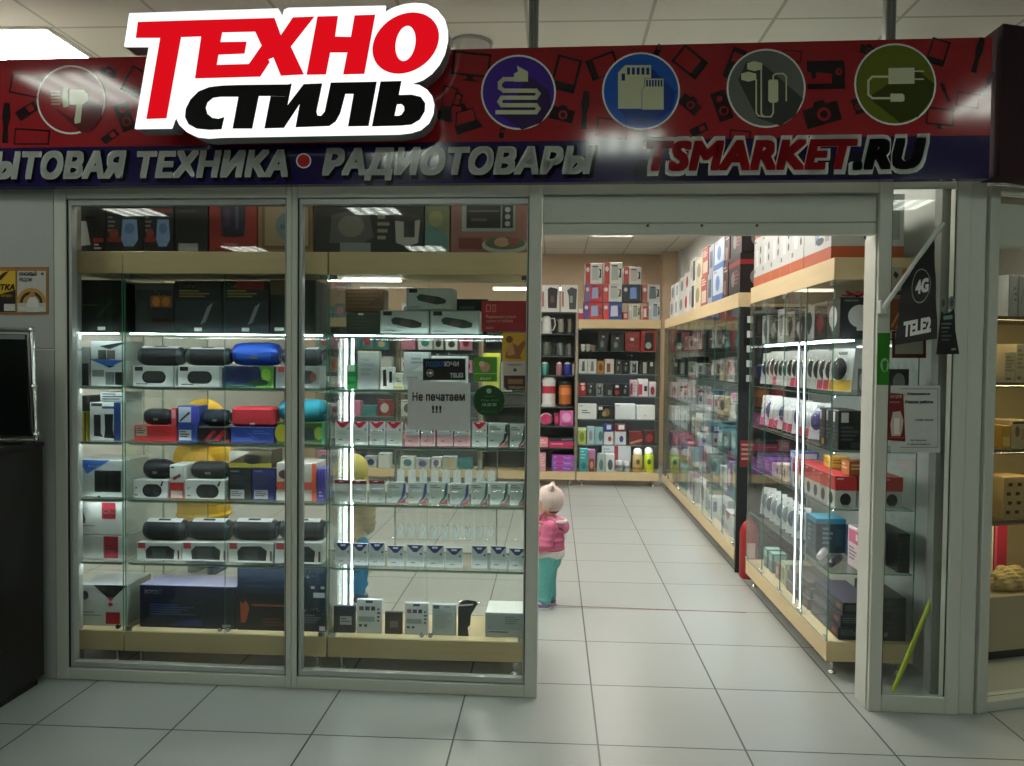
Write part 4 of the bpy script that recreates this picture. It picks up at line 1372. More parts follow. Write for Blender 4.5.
# drives on the cabinet floor
G(333.5, 355, 606, 'F', '#2b3036', [('r', .3, .3, .85, .62, '#a2a8ac'), ('r', .05, .88, .95, 1, '#26345c'), ('l', .35, .56, .8, .36, 2, '#5c6266')], 'dark bagged hard drive with a grey label', .03, name='hard_drive', cat='hard drive')
hang = [('r', .36, .9, .64, .97, '#2a2d30'), ('r', .1, .68, .28, .8, '#7a3e40'), ('r', .34, .68, .52, .8, '#4a4c50'), ('r', .58, .68, .74, .8, '#2a2c2e'), ('l', .82, .75, .96, .3, 4, '#44484c'), ('r', .08, .35, .72, .5, '#8d9396'), ('r', .1, .2, .22, .27, '#33373a'), ('r', .3, .2, .42, .27, '#33373a')]
G(356.5, 382, 599.5, 'F', '#bfc5c8', hang, 'large white blister card beside the bagged hard drive', .025, name='blister_card', cat='blister card')
G(384.5, 402.5, 612, 'F', '#3f3634', [('r', .3, .3, .75, .6, '#6d6664'), ('l', .1, .9, .9, .76, 1, '#2b2624')], 'small dark brown drive between two white blister cards', .02, name='hard_drive', cat='hard drive')
G(404.5, 428.5, 603, 'F', '#bfc5c8', hang, 'white blister card right of the small brown drive', .025, name='blister_card', cat='blister card')
G(432, 456, 604.5, 'F', '#a7b0b2', [('r', .05, .86, .3, .97, '#3a4450'), ('l', .1, .8, .9, .2, 8, '#939c9e'), ('l', .5, .94, .95, .88, 1, '#59636c')], 'plain grey pack left of the black curved pack', .03)
t = thing('blister_card', 'tall clear blister with a black curved card', 'blister card', (at(469, 620, 3.93).x, 3.93, ZS['F']+.0015))
a_, b_, h_ = at(458, 620, 3.93).x-t.location.x, at(481, 620, 3.93).x-t.location.x, at(469, 600, 3.93).z-t.location.z
MB().slab([(a_, 0, 0), (a_+.055, 0, 0), (a_+.05, 0, h_*.25), (a_+.062, 0, h_*.3), (a_+.066, 0, h_*.6), (b_-.018, 0, h_*.9), (b_-.03, 0, h_*.97), (a_+.04, 0, h_), (a_+.01, 0, h_*.93), (a_, 0, h_*.8)], (0, .004, 0), '1d2124').build('card', t)
mb = MB()
mb.slab([(a_+.004, -.0008, h_*.86), (b_-.04, -.0008, h_*.9), (b_-.042, -.0008, h_*.86), (a_+.004, -.0008, h_*.82)], (0, .0004, 0), 'c8ccce')
mb.build('printed_band', t)
MB().box(a_, b_, .005, .02, .001, h_*.95, GLASS, .003).build('clear_shell', t)
G(485, 525, 613, 'F', '#9ba5a6', [('r', .06, .3, .94, .92, '#8b9698'), ('l', .5, .85, .9, .5, 4, '#5c686c'), ('l', .1, .24, .9, .14, 1, '#4a5558')], 'silver-grey flat box at the right end of the cabinet floor', .2, top='#e2e6e4')

# clear packs hanging from a rack behind the fourth and lowest shelves
rack = None
for row, (zt_, k, n) in enumerate(((1.10, 'C', 9), (.80, 'D', 9))):
    u0, u1 = at(395, 470, 4.14).x, at(497, 470, 4.14).x
    r_ = thing('hook_rail', 'chrome rail with clear packets, behind the packs on the %s shelf of the middle window' % ('fourth' if row == 0 else 'lowest'), 'rail', ((u0+u1)/2, 4.15, zt_))
    w_ = (u1-u0)/2
    MB().tube([(-w_, 0, 0), (w_, 0, 0)], .004, CHROME).build('rail', r_)
    for sg in (-1, 1):
        MB().tube([(sg*w_, 0, 0), (sg*w_, 0, -zt_+ZS[chr(ord(k)+1)]+.0005)], .004, CHROME).build('leg', r_)
    for i in range(n):
        lab_ = 'clear packet with a grey card, %s along the rail behind the %s shelf packs' % (nth(i), 'fourth' if row == 0 else 'lowest')
        loc = (u0+(u1-u0)*(i+.5)/n, 4.144, zt_-.008)
        if rack is None:
            rack = thing('clear_packet', lab_, 'packet', loc, 0, 'clear packets on rails')
            MB().box(-.024, .024, 0, .006, -.19, -.002, GLASS, .002).build('pouch', rack)
            MB().box(-.02, .02, .001, .002, -.17, -.1, mat('#c9d0ce', .4)).build('card', rack)
            MB().tube([(-.015, -.002, -.12), (0, -.003, -.15), (.012, -.002, -.11), (0, -.003, -.09), (-.01, -.002, -.13)], .003, 'd4d8d6').build('cable', rack)
        else:
            dup(rack, loc, R(rnd.uniform(-14, 14)), lab_)

# ================================================================ papers stuck on the panes (outside face of the glass)
PD = .0505


def fpt(px, py, lay, base):
    u, z = fu(px, py, PW[0])
    return Vector((u-base[0], PW[0]-.0006*lay-.0008-base[1], z-base[2]))


PW = [PD]


class Sheet:
    """thin sheet of paper or vinyl on a pane; drawn in pixel coordinates of its own plane"""
    def __init__(s, pts, col, label, cat, name):
        us = [fu(*p, PW[0]) for p in pts]
        s.base = (sum(u[0] for u in us)/len(us), PW[0], min(u[1] for u in us))
        s.label, s.cat, s.name = label, cat, name
        s.mb = MB()
        s.mb.slab([fpt(*p, 1, s.base) for p in pts], (0, .0008, 0), col)

    def poly(s, pts, col, lay=2):
        s.mb.poly([fpt(*p, lay, s.base) for p in pts], col)
        return s

    def rect(s, x0, y0, x1, y1, col, lay=2):
        return s.poly([(x0, y0), (x1, y0), (x1, y1), (x0, y1)], col, lay)

    def text(s, body, x0, x1, yb, cap, col, lay=3, bold=.02, shear=0):
        a, b, c = fpt(x0, yb, lay, s.base), fpt(x1, yb, lay, s.base), fpt((x0+x1)/2, yb-cap, lay, s.base)
        s.mb.text(body, a, (b-a).normalized(), (0, 0, 1), abs(c.z-(a.z+b.z)/2)/.727, col, bold, shear, 1.03, (b-a).length)
        return s

    def done(s, group=None):
        return s.mb.build(s.name, None, FM @ Vector(s.base), FROT, s.label, s.cat, group)


def R4(x0, y0, x1, y1):
    return [(x0, y0), (x1, y0), (x1, y1), (x0, y1)]


s = Sheet([(408, 380), (470.5, 383), (470, 431), (407.5, 429)], mat('#c4c7c5', .7), 'white paper notice with two lines of black Cyrillic lettering taped inside the middle window', 'notice', 'paper_notice')
s.text('Не печатаем', 412.5, 465, 400.5, 8, '#17181a', 3, .03).text('!!!', 432, 441.5, 412.5, 7, '#17181a', 3, .03).done()
s = Sheet(R4(423, 358.5, 465.5, 380), '#0b0c0e', 'black sticker with blue and white lettering above the paper notice', 'sticker', 'sticker')
s.text('ПОДКЛ', 426, 444, 366, 4.2, '#3f6fb6', 3, .05).text('ЮЧИ', 444.5, 459, 366, 4.2, '#d5d8d8', 3, .05).text('TELE2', 450, 463.5, 377.2, 4.2, '#d5d8d8', 3, .06)
s.poly(circ(430, 373, 3.6, 20), '#b8bcbc', 2).poly(circ(430, 373, 3, 20), '#0b0c0e', 3).poly([(427.6, 372.4), (430, 372.4), (430, 370.8), (432.6, 373), (430, 375.2), (430, 373.6), (427.6, 373.6)], '#e3e6e6', 4).done()
s = Sheet(R4(473.5, 357, 497, 381.5), '#4d8a2c', 'green square sticker with a pink round picture', 'sticker', 'sticker')
s.poly(circ(485, 367, 5, 20), '#b98a74').poly(circ(482, 364, 3, 14), '#cfae8e', 3).rect(474, 373, 497, 374, '#8db86a').text('акция', 480, 491, 379.5, 2.6, '#d7e8c6', 3).done()
s = Sheet(circ(489, 400.8, 15.8, 36), '#14431e', 'dark green round sticker of opening hours', 'sticker', 'sticker')
s.poly(circ(489, 391, 2.6, 14), '#7fa886').text('режим', 484.5, 493.5, 397, 2, '#5f8a4c', 3).text('пн-вс', 481, 499, 401.2, 2.4, '#6f9a74', 3).text('10-20 00', 482.5, 496.5, 406, 3, '#b9c8b6', 3, .03).text('без выходных', 481.5, 496.5, 412, 1.6, '#5f8a64', 3).done()
s = Sheet(R4(481.5, 301, 527, 331.5), '#8d1a1c', 'dark red notice with pale lettering at the right of the middle window', 'notice', 'notice_sheet')
s.poly(R4(486, 304.5, 491, 312), '#c46a62').poly(R4(487, 305.5, 490, 311), '#8d1a1c', 3).poly(R4(492.5, 304.5, 496, 312), '#c46a62').poly(R4(493.3, 305.5, 495.2, 311), '#8d1a1c', 3)
s.text('Подключим услуги', 486, 516, 318, 2.6, '#d9b9ae', 3).text('прямо в салоне', 486, 513, 322, 2.6, '#d9b9ae', 3).text('здесь', 486, 494, 328.5, 2, '#d9b9ae', 3).done()
s = Sheet(R4(502.5, 333, 527, 390), '#b9b3a6', 'leaflet with a yellow photograph above a brown panel, right edge of the middle window', 'leaflet', 'leaflet')
s.rect(502.5, 333, 527, 361, '#c99a1c').poly([(505, 357), (508, 347), (513, 343), (518, 346), (524, 340), (526, 343), (520, 356), (522, 359), (508, 359)], '#8a5a34', 3).poly(circ(509.5, 339.5, 3.6, 16), '#6e4526', 4).poly([(507, 346), (513, 344), (515, 354), (508, 356)], '#b98a50', 4)
s.text('сервис', 508, 522, 365.5, 2, '#5a5048', 3).poly(circ(515, 370, 1.8, 12), '#4a4440', 3)
s.poly([(504, 375.5), (526.5, 375.5), (526.5, 390), (507, 390), (504, 387)], '#4a2c1c', 2).rect(508, 379, 523, 384, '#8a6a48', 3).text('скидки', 509, 524, 388.5, 2.8, '#c9b8a0', 3).done()
# entrance-side papers on the narrow window
PW[0] = .0105
s = Sheet(R4(890.5, 385.5, 940, 452.5), mat('#b9bcb6', .7), 'white notice sheet of opening hours with a thin frame on the narrow window', 'notice', 'notice_sheet')
for a in ((900, 388.5, 938, 389.2), (900, 446.8, 938, 447.5), (937.4, 388.5, 938, 447.5)):
    s.rect(*a, '#6b6e6a')
s.text('Уважаемые', 907, 930, 395, 2.6, '#33363a', 3, .03).text('Режим работы', 905, 933, 403.3, 3, '#2a2d30', 3, .04).text('10:00-20:00', 915, 933, 421, 2.2, '#5c6062', 3).text('без перерыва', 910, 926, 441, 1.8, '#5c6062', 3).text('и выходных', 907, 930, 445, 2, '#4c5052', 3).done()
s = Sheet([(888.3, 392.5), (903, 394), (905, 441.5), (887.5, 440)], '#6b1f20', 'dark red leaflet with a pale bottle picture overlapping the white notice', 'leaflet', 'leaflet')
s.text('АКЦИЯ', 889.5, 901, 398, 3, '#d6b4ac', 3).text('недели', 889.5, 899, 403, 2.2, '#c99a92', 3).poly([(892.5, 412), (900, 411), (903, 420), (902, 430), (900, 436), (891, 436), (890, 424)], '#b9a79c', 2).rect(893.5, 418, 899, 434, '#d8cfc6', 3).rect(888.5, 437, 904, 438, '#a34a44', 3)
s.mb.v = [(x, y-.0025, z) for x, y, z in s.mb.v]
s.done()
# green vinyl on the front of the right post
u0, z0 = fu(879.3, 385, 0)
u1, z1 = fu(890, 333, 0)
g_b = ((u0+u1)/2, 0, z0)
mb = MB()
mb.box(U['P0']+.002, u1, -.0018, -.0006, z0, z1, mat('#2c7a1e', .35))
mb.poly([(fu(884.5+4.4*math.cos(a), 365+7*math.sin(a), 0)[0], -.0022, fu(884.5, 365+7*math.sin(a), 0)[1]) for a in [2*math.pi*i/20 for i in range(20)]], '#8fbf86')
mb.poly([(fu(x, y, 0)[0], -.0026, fu(x, y, 0)[1]) for x, y in ((882.3, 362), (885, 360), (887, 362), (886, 371), (883, 371))], '#2c7a1e')
front(mb, 'sticker', 'green vertical sticker with a pale round emblem on the right post', 'sticker')

# flag on a slanted white pole
fl = thing('flag', 'black flag with white lettering on a slanted white pole beside the entrance', 'flag', at(884, 307, 3.585))
fb = fl.location.copy()
pa, pb_ = at(883.5, 308, 3.585)-fb, at(943, 222.5, 3.40)-fb
MB().tube([pa, pb_], .0105, mat('#c9ccc6', .4), 12).build('pole', fl)
mb = MB().box(-.018, .018, -.006, .036, -.03, .03, 'c4c7c2', .004)
mb.build('wall_socket', fl)
dirp = (pb_-pa)


def flp(px, py, lay=0, mem={}):
    """point of the hanging cloth: a vertical sheet through the pole"""
    n = Vector((dirp.y, -dirp.x, 0)).normalized()
    p0_ = fb+pa
    d = ray(px, py)
    t_ = n.dot(p0_-EYE)/n.dot(d)
    p = EYE+d*t_-fb
    w = .004*math.sin(p.z*38+1)
    q = p + n*(w + (.0009*lay)*(1 if n.dot(EYE-p0_) > 0 else -1))
    return q


clo = mat('#121413', .7)
mb = MB()
top = lambda x: 308+(x-883.5)*(222.5-308)/(943-883.5)
nx, nz = 8, 10
grid = []
for i in range(nx+1):
    f = i/nx
    xt = 902+(934-902)*f
    xb = 895+(937.5-895)*f
    yt_, yb = top(xt), 345-6.5*f
    grid.append([flp(xt+(xb-xt)*j/nz, yt_+(yb-yt_)*j/nz) for j in range(nz+1)])
for i in range(nx):
    for j in range(nz):
        mb.poly([grid[i][j], grid[i+1][j], grid[i+1][j+1], grid[i][j+1]], clo)
cl = mb.build('cloth', fl)
sol = cl.modifiers.new('thickness', 'SOLIDIFY')
sol.thickness, sol.offset = .0012, 0
mb = MB()
for r0, r1 in ((16.8, 15.8),):
    for i in range(30):
        a, b = 2*math.pi*i/30, 2*math.pi*(i+1)/30
        P = [flp(921+.56*r_*math.cos(t_), 286-2*math.cos(t_)+r_*math.sin(t_)*1.02, 2) for r_, t_ in ((r0, a), (r0, b), (r1, b), (r1, a))]
        mb.poly(P, '#8d908e')


def flag_text(body, x0, x1, y0, y1, cap, lay=2):
    vs, fs, a, b = txt_mesh(body, .05, 0, 1.0)
    P = []
    for x, y in vs:
        f = (x-a)/(b-a)
        P.append(flp(x0+(x1-x0)*f, y0+(y1-y0)*f-cap*y/.727, lay))
    mb.add(P, fs, '#c9cccb')


flag_text('4G', 915.5, 928.5, 294, 290.5, 13)
flag_text('TELE2', 903.5, 931, 336.5, 331, 14.5)
mb.build('lettering', fl, label='white lettering and ring')

# black tag with tapes on the corner post
tg = front_thing('hanging_tag', 'black cardboard tag with pale printed lines taped to the corner post', 'tag', (fu(947, 353, 0)[0], -.002, fu(947, 355, 0)[1]))


def tgp(px, py, lay=0):
    u, z = fu(px, py, 0)
    return (u, -.003-.0008*lay, z)


mb = MB().slab([tgp(*p) for p in ((941, 311), (944, 314), (950, 312), (953, 309), (954.5, 313), (955, 330), (959, 354), (936, 354.5), (938.5, 332))], (0, .002, 0), '101113')
mb.poly([tgp(*p, 1) for p in ((943, 316), (952, 315), (952, 319), (943, 320))], '#6d8a88')
for i in range(5):
    y = 323+i*4
    mb.poly([tgp(*p, 1) for p in ((941, y), (951-(i % 3)*2, y), (951-(i % 3)*2, y+1.6), (941, y+1.6))], '#5c7472' if i < 2 else '#4a5654')
mb.poly([tgp(*p, 1) for p in ((951, 348.5), (955.5, 348), (955.5, 350), (951, 350.5))], '#8a9492')
front(mb, 'card', parent=tg)
for x in (943, 951.5):
    mb = MB().slab([tgp(x+3.2*math.cos(a), 303+7*math.sin(a), -1) for a in [2*math.pi*i/14 for i in range(14)]], (0, .0005, 0), mat('#7d827c', .3))
    mb.slab([tgp(x+1.6*math.cos(a), 303+4*math.sin(a), 1) for a in [2*math.pi*i/10 for i in range(10)]], (0, .0005, 0), '4a4f4a')
    front(mb, 'tape_loop', parent=tg)

# ================================================================ things beside the near right cabinet
# signs on the end glass of the near cabinet
EY = 3.992


def ep(px, py, b, lay=0):
    p = at(px, py, EY)
    return (p.x-b.x, -.0007*lay, p.z-b.z)


def ecard(pts, col, label, cat, name, extra=()):
    b = at(sum(p[0] for p in pts)/len(pts), max(p[1] for p in pts), EY)
    mb_ = MB().slab([ep(*p, b, 1) for p in pts], (0, .0006, 0), col)
    for i, (q_, c_) in enumerate(extra):
        mb_.poly([ep(*p, b, 2+i) for p in q_], c_)
    return mb_.build(name, None, b, 0, label, cat)


ecard(R4(889, 267, 907, 296), '#a8a294', 'pale card with a black star and an orange figure above the red frame', 'poster', 'poster_card', [([(895, 271), (899, 275), (896, 279), (893, 275)], '#1c1c1a'), ([(902, 270), (907, 268), (907, 288), (903, 290)], '#b0662a'), (R4(890, 291, 902, 295), '#2a2a28')])
ecard(R4(890, 299, 904, 330), '#8a4322', 'orange-brown card with thin yellow rays behind the flag', 'poster', 'poster_card', [([(891, 326), (902, 305), (903, 306), (892, 328)], '#c99a44'), ([(895, 328), (903, 318), (903, 320), (897, 329)], '#c99a44')])
ecard(R4(892, 331, 926, 358), '#5e2118', 'red-framed pale board behind the lower edge of the flag', 'poster', 'framed_board', [(R4(895, 333, 923, 354), '#a9a69c')])

# wall duct seen through the narrow window
d0, d1 = at(936.5, 430, 3.83), at(945, 430, 3.83)
MB().box(d0.x, 1.899, 3.83, 3.9, .0, 2.6, mat('#8b8f8a', .5)).build('trim_9', auto=True, kind='structure', label='grey duct on the right wall')
# green stick leaning in the corner
a_, b_ = at(893.5, 690, 3.84), at(943, 572, 3.86)
mb = MB()
st = Vector((a_.x, a_.y, .006))
en = Vector((b_.x, b_.y, b_.z))
mb.tube([Vector((0, 0, 0)), (en-st)*.97], .0125, mat('#a9bd2c', .4), 4)
mb.tube([(en-st)*.965, en-st], .014, mat('#5c6a1c', .4), 4)
mb.build('plastic_stick', None, st, 0, 'yellow-green plastic stick leaning in the corner behind the narrow window', 'stick')

# --- goods in the near cabinet (they face the aisle)
NR = R(-90)


def N(y0, y1, h, z, d, base, prints, label, x=1.43, name='product_box', cat='box', group=None, **kw):
    return pbox(name, y1-y0-.003, d, h, base, prints, (x, (y0+y1)/2, (ZS[z] if isinstance(z, str) else z)+.0015), NR, label, cat, group, both=True, **kw)


ob = [('r', 0, 0, 1, .2, '#b0552a'), ('r', .06, .28, .2, .36, '#6b7074'), ('l', .06, .95, .4, .86, 1, '#5c6468'), ('e', .8, .72, .07, .08, '#2b2f33'), ('e', .8, .5, .06, .07, '#2b2f33'), ('r', .3, .4, .55, .75, '#cfd4d4')]
h1 = .33
ys = [5.62, 5.40, 5.20, 4.98, 4.76, 4.52]
for i in range(5):
    N(ys[i+1], ys[i], h1, 'T', .34, '#b9bcb9', ob, 'white box with an orange base stripe, lower row, %s from its far end' % nth(i), 1.40, group='white and orange appliance boxes')
N(4.08, 4.515, h1, 'T', .36, '#b6bab8', [('r', 0, 0, 1, .2, '#a84e26'), ('p', [(.45, .3), (.42, .8), (.5, .94), (.58, .9), (.56, .4)], '#3f6396'), ('e', .5, .6, .06, .2, '#7d9cc4'), ('e', .62, .34, .14, .06, '#3a3f44'), ('l', .1, .9, .3, .6, 3, '#767d80'), ('r', .8, .3, .94, .9, '#8d9492')],
  'large white and orange box with a blue appliance picture, nearest the entrance', 1.40, top='#6b706e')
for i, (a, b) in enumerate(((5.34, 5.6), (5.06, 5.32), (4.78, 5.04))):
    N(a, b, .25, 2.11+h1+.002, .32, '#b9bcb9', ob, 'white box with an orange stripe, upper row, %s from its far end' % nth(i), 1.40, group='upper white and orange boxes')
# highest shelf: appliances
app = [('#b7bdba', '#3b4042', 'pale box with a dark hair dryer picture'), ('#2a2d2f', '#8d9492', 'black box with a silver iron picture'), ('#c2c6c2', '#54595a', 'white box with a grey mixer picture'), ('#8f8a7c', '#2c2e2e', 'khaki box with a dark fan picture'),
       ('#1f2223', '#a9aeac', 'black box with a white headset picture'), ('#b0b4b2', '#222526', 'grey box with a black headset picture'), ('#151718', '#7a2a2e', 'black box with a red corner'), ('#2b2e30', '#c9cccb', 'dark box with a white flash')]
y = 5.6
for i, (c0, c1, lab) in enumerate(app):
    w_ = (.17, .2, .16, .2, .18, .17, .19, .2)[i]
    N(y-w_, y, (.2, .17, .22, .19, .15, .2, .17, .21)[i], 'A', .2, c0, [('e', .5, .55, .3, .28, c1), ('r', .42, .2, .58, .5, c1), ('l', .1, .95, .7, .86, 1, '#777c7c')], lab+' on the highest shelf of the near cabinet', 1.46)
    y -= w_+.004
t = thing('gift_bow', 'red star-shaped bow on the dark box nearest the entrance, near cabinet', 'bow', (1.56, 4.14, ZS['A']+.213))
mb = MB()
for k in range(9):
    a = 2*math.pi*k/9
    mb.slab([(0, 0, .02), (.03*math.cos(a-.3), .03*math.sin(a-.3), .012), (.075*math.cos(a), .075*math.sin(a), .012+.02*(k % 2)), (.03*math.cos(a+.3), .03*math.sin(a+.3), .012)], (0, 0, .006), 'b8303a')
mb.build('ribbon', t)
MB().ball((0, 0, .018), .017, 'c43a44').build('knot', t)

# blister cards standing in rows on the second and third shelves
_bl = {}


def blister(y, z, x, rot, key, label, group):
    c0, c1, h, w = key
    loc = (x, y, z+.0015)
    if key in _bl:
        return dup(_bl[key], loc, rot, label, group)
    t_ = thing('blister_pack', label, 'blister pack', loc, rot, group)
    ln = Matrix.Rotation(R(-9), 4, 'X')
    mb_ = MB()
    mb_.T = ln
    mb_.box(-w/2, w/2, 0, .003, .012, h, '#dde1df', .001)
    mb_.poly([(-w/2+.004, -.0006, .014), (w/2-.004, -.0006, .014), (w/2-.004, -.0006, h*.3), (-w/2+.004, -.0006, h*.3)], c1)
    mb_.poly([(-w*.2, -.0006, h*.86), (w*.2, -.0006, h*.86), (w*.2, -.0006, h*.93), (-w*.2, -.0006, h*.93)], '#8b9092')
    mb_.build('card', t_)
    mb_ = MB()
    mb_.T = ln
    mb_.ball((0, -.022, h*.53), (w*.33, .016, h*.25), mat(c0, .25), 14, 8)
    mb_.build('product', t_)
    mb_ = MB()
    mb_.T = ln
    mb_.ball((0, -.021, h*.53), (w*.42, .026, h*.36), GLASS, 14, 8)
    mb_.build('clear_bubble', t_)
    _bl[key] = t_
    return t_


for i in range(15):
    y = 4.14+i*.097
    key = ('#1d2022', '#c8465c' if i % 5 in (1, 2) else '#cfd3d2', .225, .125) if i % 4 else ('#30343a', '#d8b23c' if i == 0 else '#c8cccc', .235, .13)
    blister(y, ZS['B'], 1.475, R(-52), key, 'white blister pack with a black oval gadget, second shelf, %s from the entrance' % nth(i), 'blister packs on the second shelf of the near cabinet')
for i in range(11):
    y = 4.46+i*.104
    key = ('#d8dadc', '#c23c5c', .215, .12) if i % 3 else ('#5a4c86', '#d4d0dc', .22, .12)
    blister(y, ZS['C'], 1.475, R(-54), key, 'white blister pack on the third near-cabinet shelf, %s from the black cartons' % nth(i), 'blister packs on the third shelf of the near cabinet')
for i, (a, b) in enumerate(((4.03, 4.12), (4.13, 4.22), (4.23, 4.32))):
    N(a, b, .2, 'C', .12, '#191b1c', [('r', .1, .7, .4, .95, '#c9cccc'), ('l', .1, .6, .9, .2, 4, '#4a4e50'), ('r', .5, .05, .9, .2, '#b79a2c' if i == 2 else '#3a3d3f')], 'black carton on the third shelf of the near cabinet, %s from the entrance end' % nth(i), 1.44)
# second row of cartons further back on the shelf, seen through the end glass
for i in range(3):
    N(4.03, 4.16, .13, 'B', .1, '#33373a', [('e', .5, .5, .3, .35, '#8d9294')], 'small bagged dark gadget carton behind the end glass, %s from the aisle' % nth(i), 1.47+.105*i) if i else None
# red-topped boxes
rb = [('r', 0, .55, 1, 1, '#c22a2e'), ('e', .5, .27, .26, .2, '#1d1f20'), ('l', .08, .95, .6, .84, 1, '#e8b8b4'), ('r', .34, .04, .66, .1, '#a9adab')]
k = 0
for row, x in enumerate((1.43, 1.545, 1.66)):
    for i in range(6):
        if row == 2 and i > 3:
            continue
        y = 4.035+i*.118
        N(y, y+.114, .16, 'D', .105, '#c9cdca', rb, 'red-topped white box with a black circle, %s from the entrance in the %s row' % (nth(i), ('front', 'middle', 'rear')[row]), x, group='red-topped white boxes', top='#cc2f36')
N(4.04, 4.15, .07, ZS['D']+.165, .1, '#a8622c', [('l', .1, .8, .8, .3, 2, '#d8b48c')], 'small orange box on the red-topped boxes', 1.5)
N(4.3, 4.42, .06, ZS['D']+.165, .1, '#d0a23c', [('l', .1, .8, .8, .3, 2, '#8c6a1c')], 'small yellow box on the red-topped boxes', 1.5)
N(4.76, 4.86, .2, 'D', .14, '#4a6cb0', [('e', .5, .5, .3, .3, '#b9c4dc'), ('r', .1, .8, .9, .95, '#d8dce4')], 'blue box right behind the red-topped boxes', 1.45)
for i, (a, b, h_, c0, nm) in enumerate(((4.9, 5.05, .1, '#d4c8b0', 'cream'), (5.06, 5.22, .08, '#c9a8b8', 'pale pink'), (5.23, 5.42, .09, '#6a4a8c', 'purple'), (5.43, 5.6, .1, '#574a6c', 'dark violet'))):
    N(a, b, h_, 'D', .2, c0, [('l', .1, .85, .9, .2, 3, '#8d8d92'), ('e', .8, .5, .1, .3, '#3a3a3e')], '%s flat box on the fourth shelf of the near cabinet' % nm, 1.44)
# lowest glass shelf
N(4.04, 4.2, .21, 'E', .13, '#d5c4c8', [('r', .1, .6, .9, .92, '#c05a74'), ('l', .15, .5, .85, .15, 4, '#8a6a72'), ('r', .7, .7, .86, .86, '#efe6e8')], 'white and pink box at the entrance end of the lowest near-cabinet shelf', 1.56)
N(4.42, 4.6, .19, 'E', .16, '#1f3440', [('r', 0, .86, 1, 1, '#2f7f9c'), ('l', .2, .75, .6, .2, 4, '#6f8a94'), ('r', .66, .2, .9, .7, '#2a4a58')], 'blue-black box on the lowest near-cabinet shelf', 1.47, top='#3fa0bc')
N(4.22, 4.4, .17, 'E', .12, '#1a2a4c', [('e', .5, .5, .34, .3, '#2f5fa0')], 'dark blue bagged carton behind the bottles', 1.62)
for i in range(7):
    key = ('#3a5a74' if i % 2 else '#6f7f88', '#b9c6c8', .2, .11)
    blister(4.72+i*.12, ZS['E'], 1.47, R(-50), key, 'clear blue-grey blister pack on the lowest near-cabinet shelf, %s from the blue-black box' % nth(i), 'blue-grey blister packs')


def bottle_lying(x, y, z, rot, c0, c1, label):
    t_ = thing('hair_tool', label, 'hair tool', (x, y, z+.0215), rot)
    MB().lathe([(.012, -.1), (.017, -.095), (.019, -.03), (.021, .03), (.02, .05)], mat(c0, .3), 16, 'y').build('barrel', t_)
    MB().lathe([(.019, .0502), (.0205, .07), (.016, .1), (.008, .115)], mat(c1, .3), 16, 'y').build('handle', t_)


bottle_lying(1.475, 4.33, ZS['E'], R(-28), '#d2d2d4', '#1a1b1d', 'white and black hair tool lying at the front edge of the lowest shelf')
bottle_lying(1.485, 4.17, ZS['E'], R(-32), '#17181a', '#2a2b2e', 'black hair tool lying nearest the entrance on the lowest shelf')
# cabinet floor: keyboards in flat boxes
kb = [('r', .04, .2, .96, .85, '#26292e'), ('l', .06, .8, .7, .3, 3, '#5c6068'), ('r', .8, .3, .94, .7, '#8a4a34')]
zz = ZS['F']
for i, (c0, nm) in enumerate((('#23262e', 'dark grey'), ('#2b2434', 'dark violet'), ('#1a1c20', 'black'))):
    N(4.03, 4.46, .062, zz, .17, c0, kb, '%s flat keyboard box in the stack at the entrance end of the cabinet floor' % nm, 1.46+.01*i, top='#4a4652' if i == 2 else None)
    zz += .064
zz = ZS['F']
for i, (c0, nm) in enumerate((('#3a3d42', 'slate'), ('#4d5054', 'grey'))):
    N(4.5, 4.93, .06, zz, .17, c0, kb, '%s flat keyboard box in the second stack of the cabinet floor' % nm, 1.46+.01*i, top='#6a6d72')
    zz += .062
N(4.52, 4.9, .03, zz, .15, '#5a5650', kb, 'thin taupe flat box topping the second stack of the cabinet floor', 1.47)
N(4.97, 5.08, .14, 'F', .11, '#a8b08c', [('e', .5, .5, .3, .3, '#6b7a4c'), ('r', .1, .8, .9, .95, '#d9dcc8')], 'pale green box on the floor of the near cabinet', 1.47)
N(5.12, 5.2, .1, 'F', .1, '#8d4a50', [('e', .5, .5, .3, .3, '#d0989c')], 'dusty red box on the floor of the near cabinet', 1.47)
for i, y in enumerate((5.27, 5.4)):
    N(y, y+.09, .13, 'F', .1, '#2f5a58', [('r', .1, .6, .9, .95, '#8cc0b4'), ('l', .1, .5, .9, .15, 3, '#6f9a94')], 'dark teal box on the floor of the near cabinet, %s from the gap' % ('second', 'first')[i], 1.47, top='#a8d8cc')
# dark cartons filling the rear of the lower shelves, seen through the end glass
N(4.03, 4.3, .2, 'E', .06, '#17191b', [('l', .1, .9, .8, .2, 6, '#33373a')], 'tall black carton at the rear of the lowest near-cabinet shelf', 1.746)
N(4.03, 4.4, .22, 'F', .12, '#141618', [('l', .1, .9, .8, .2, 5, '#2c3033'), ('r', .1, .1, .25, .2, '#7a7e80')], 'black carton at the rear of the cabinet floor', 1.675)

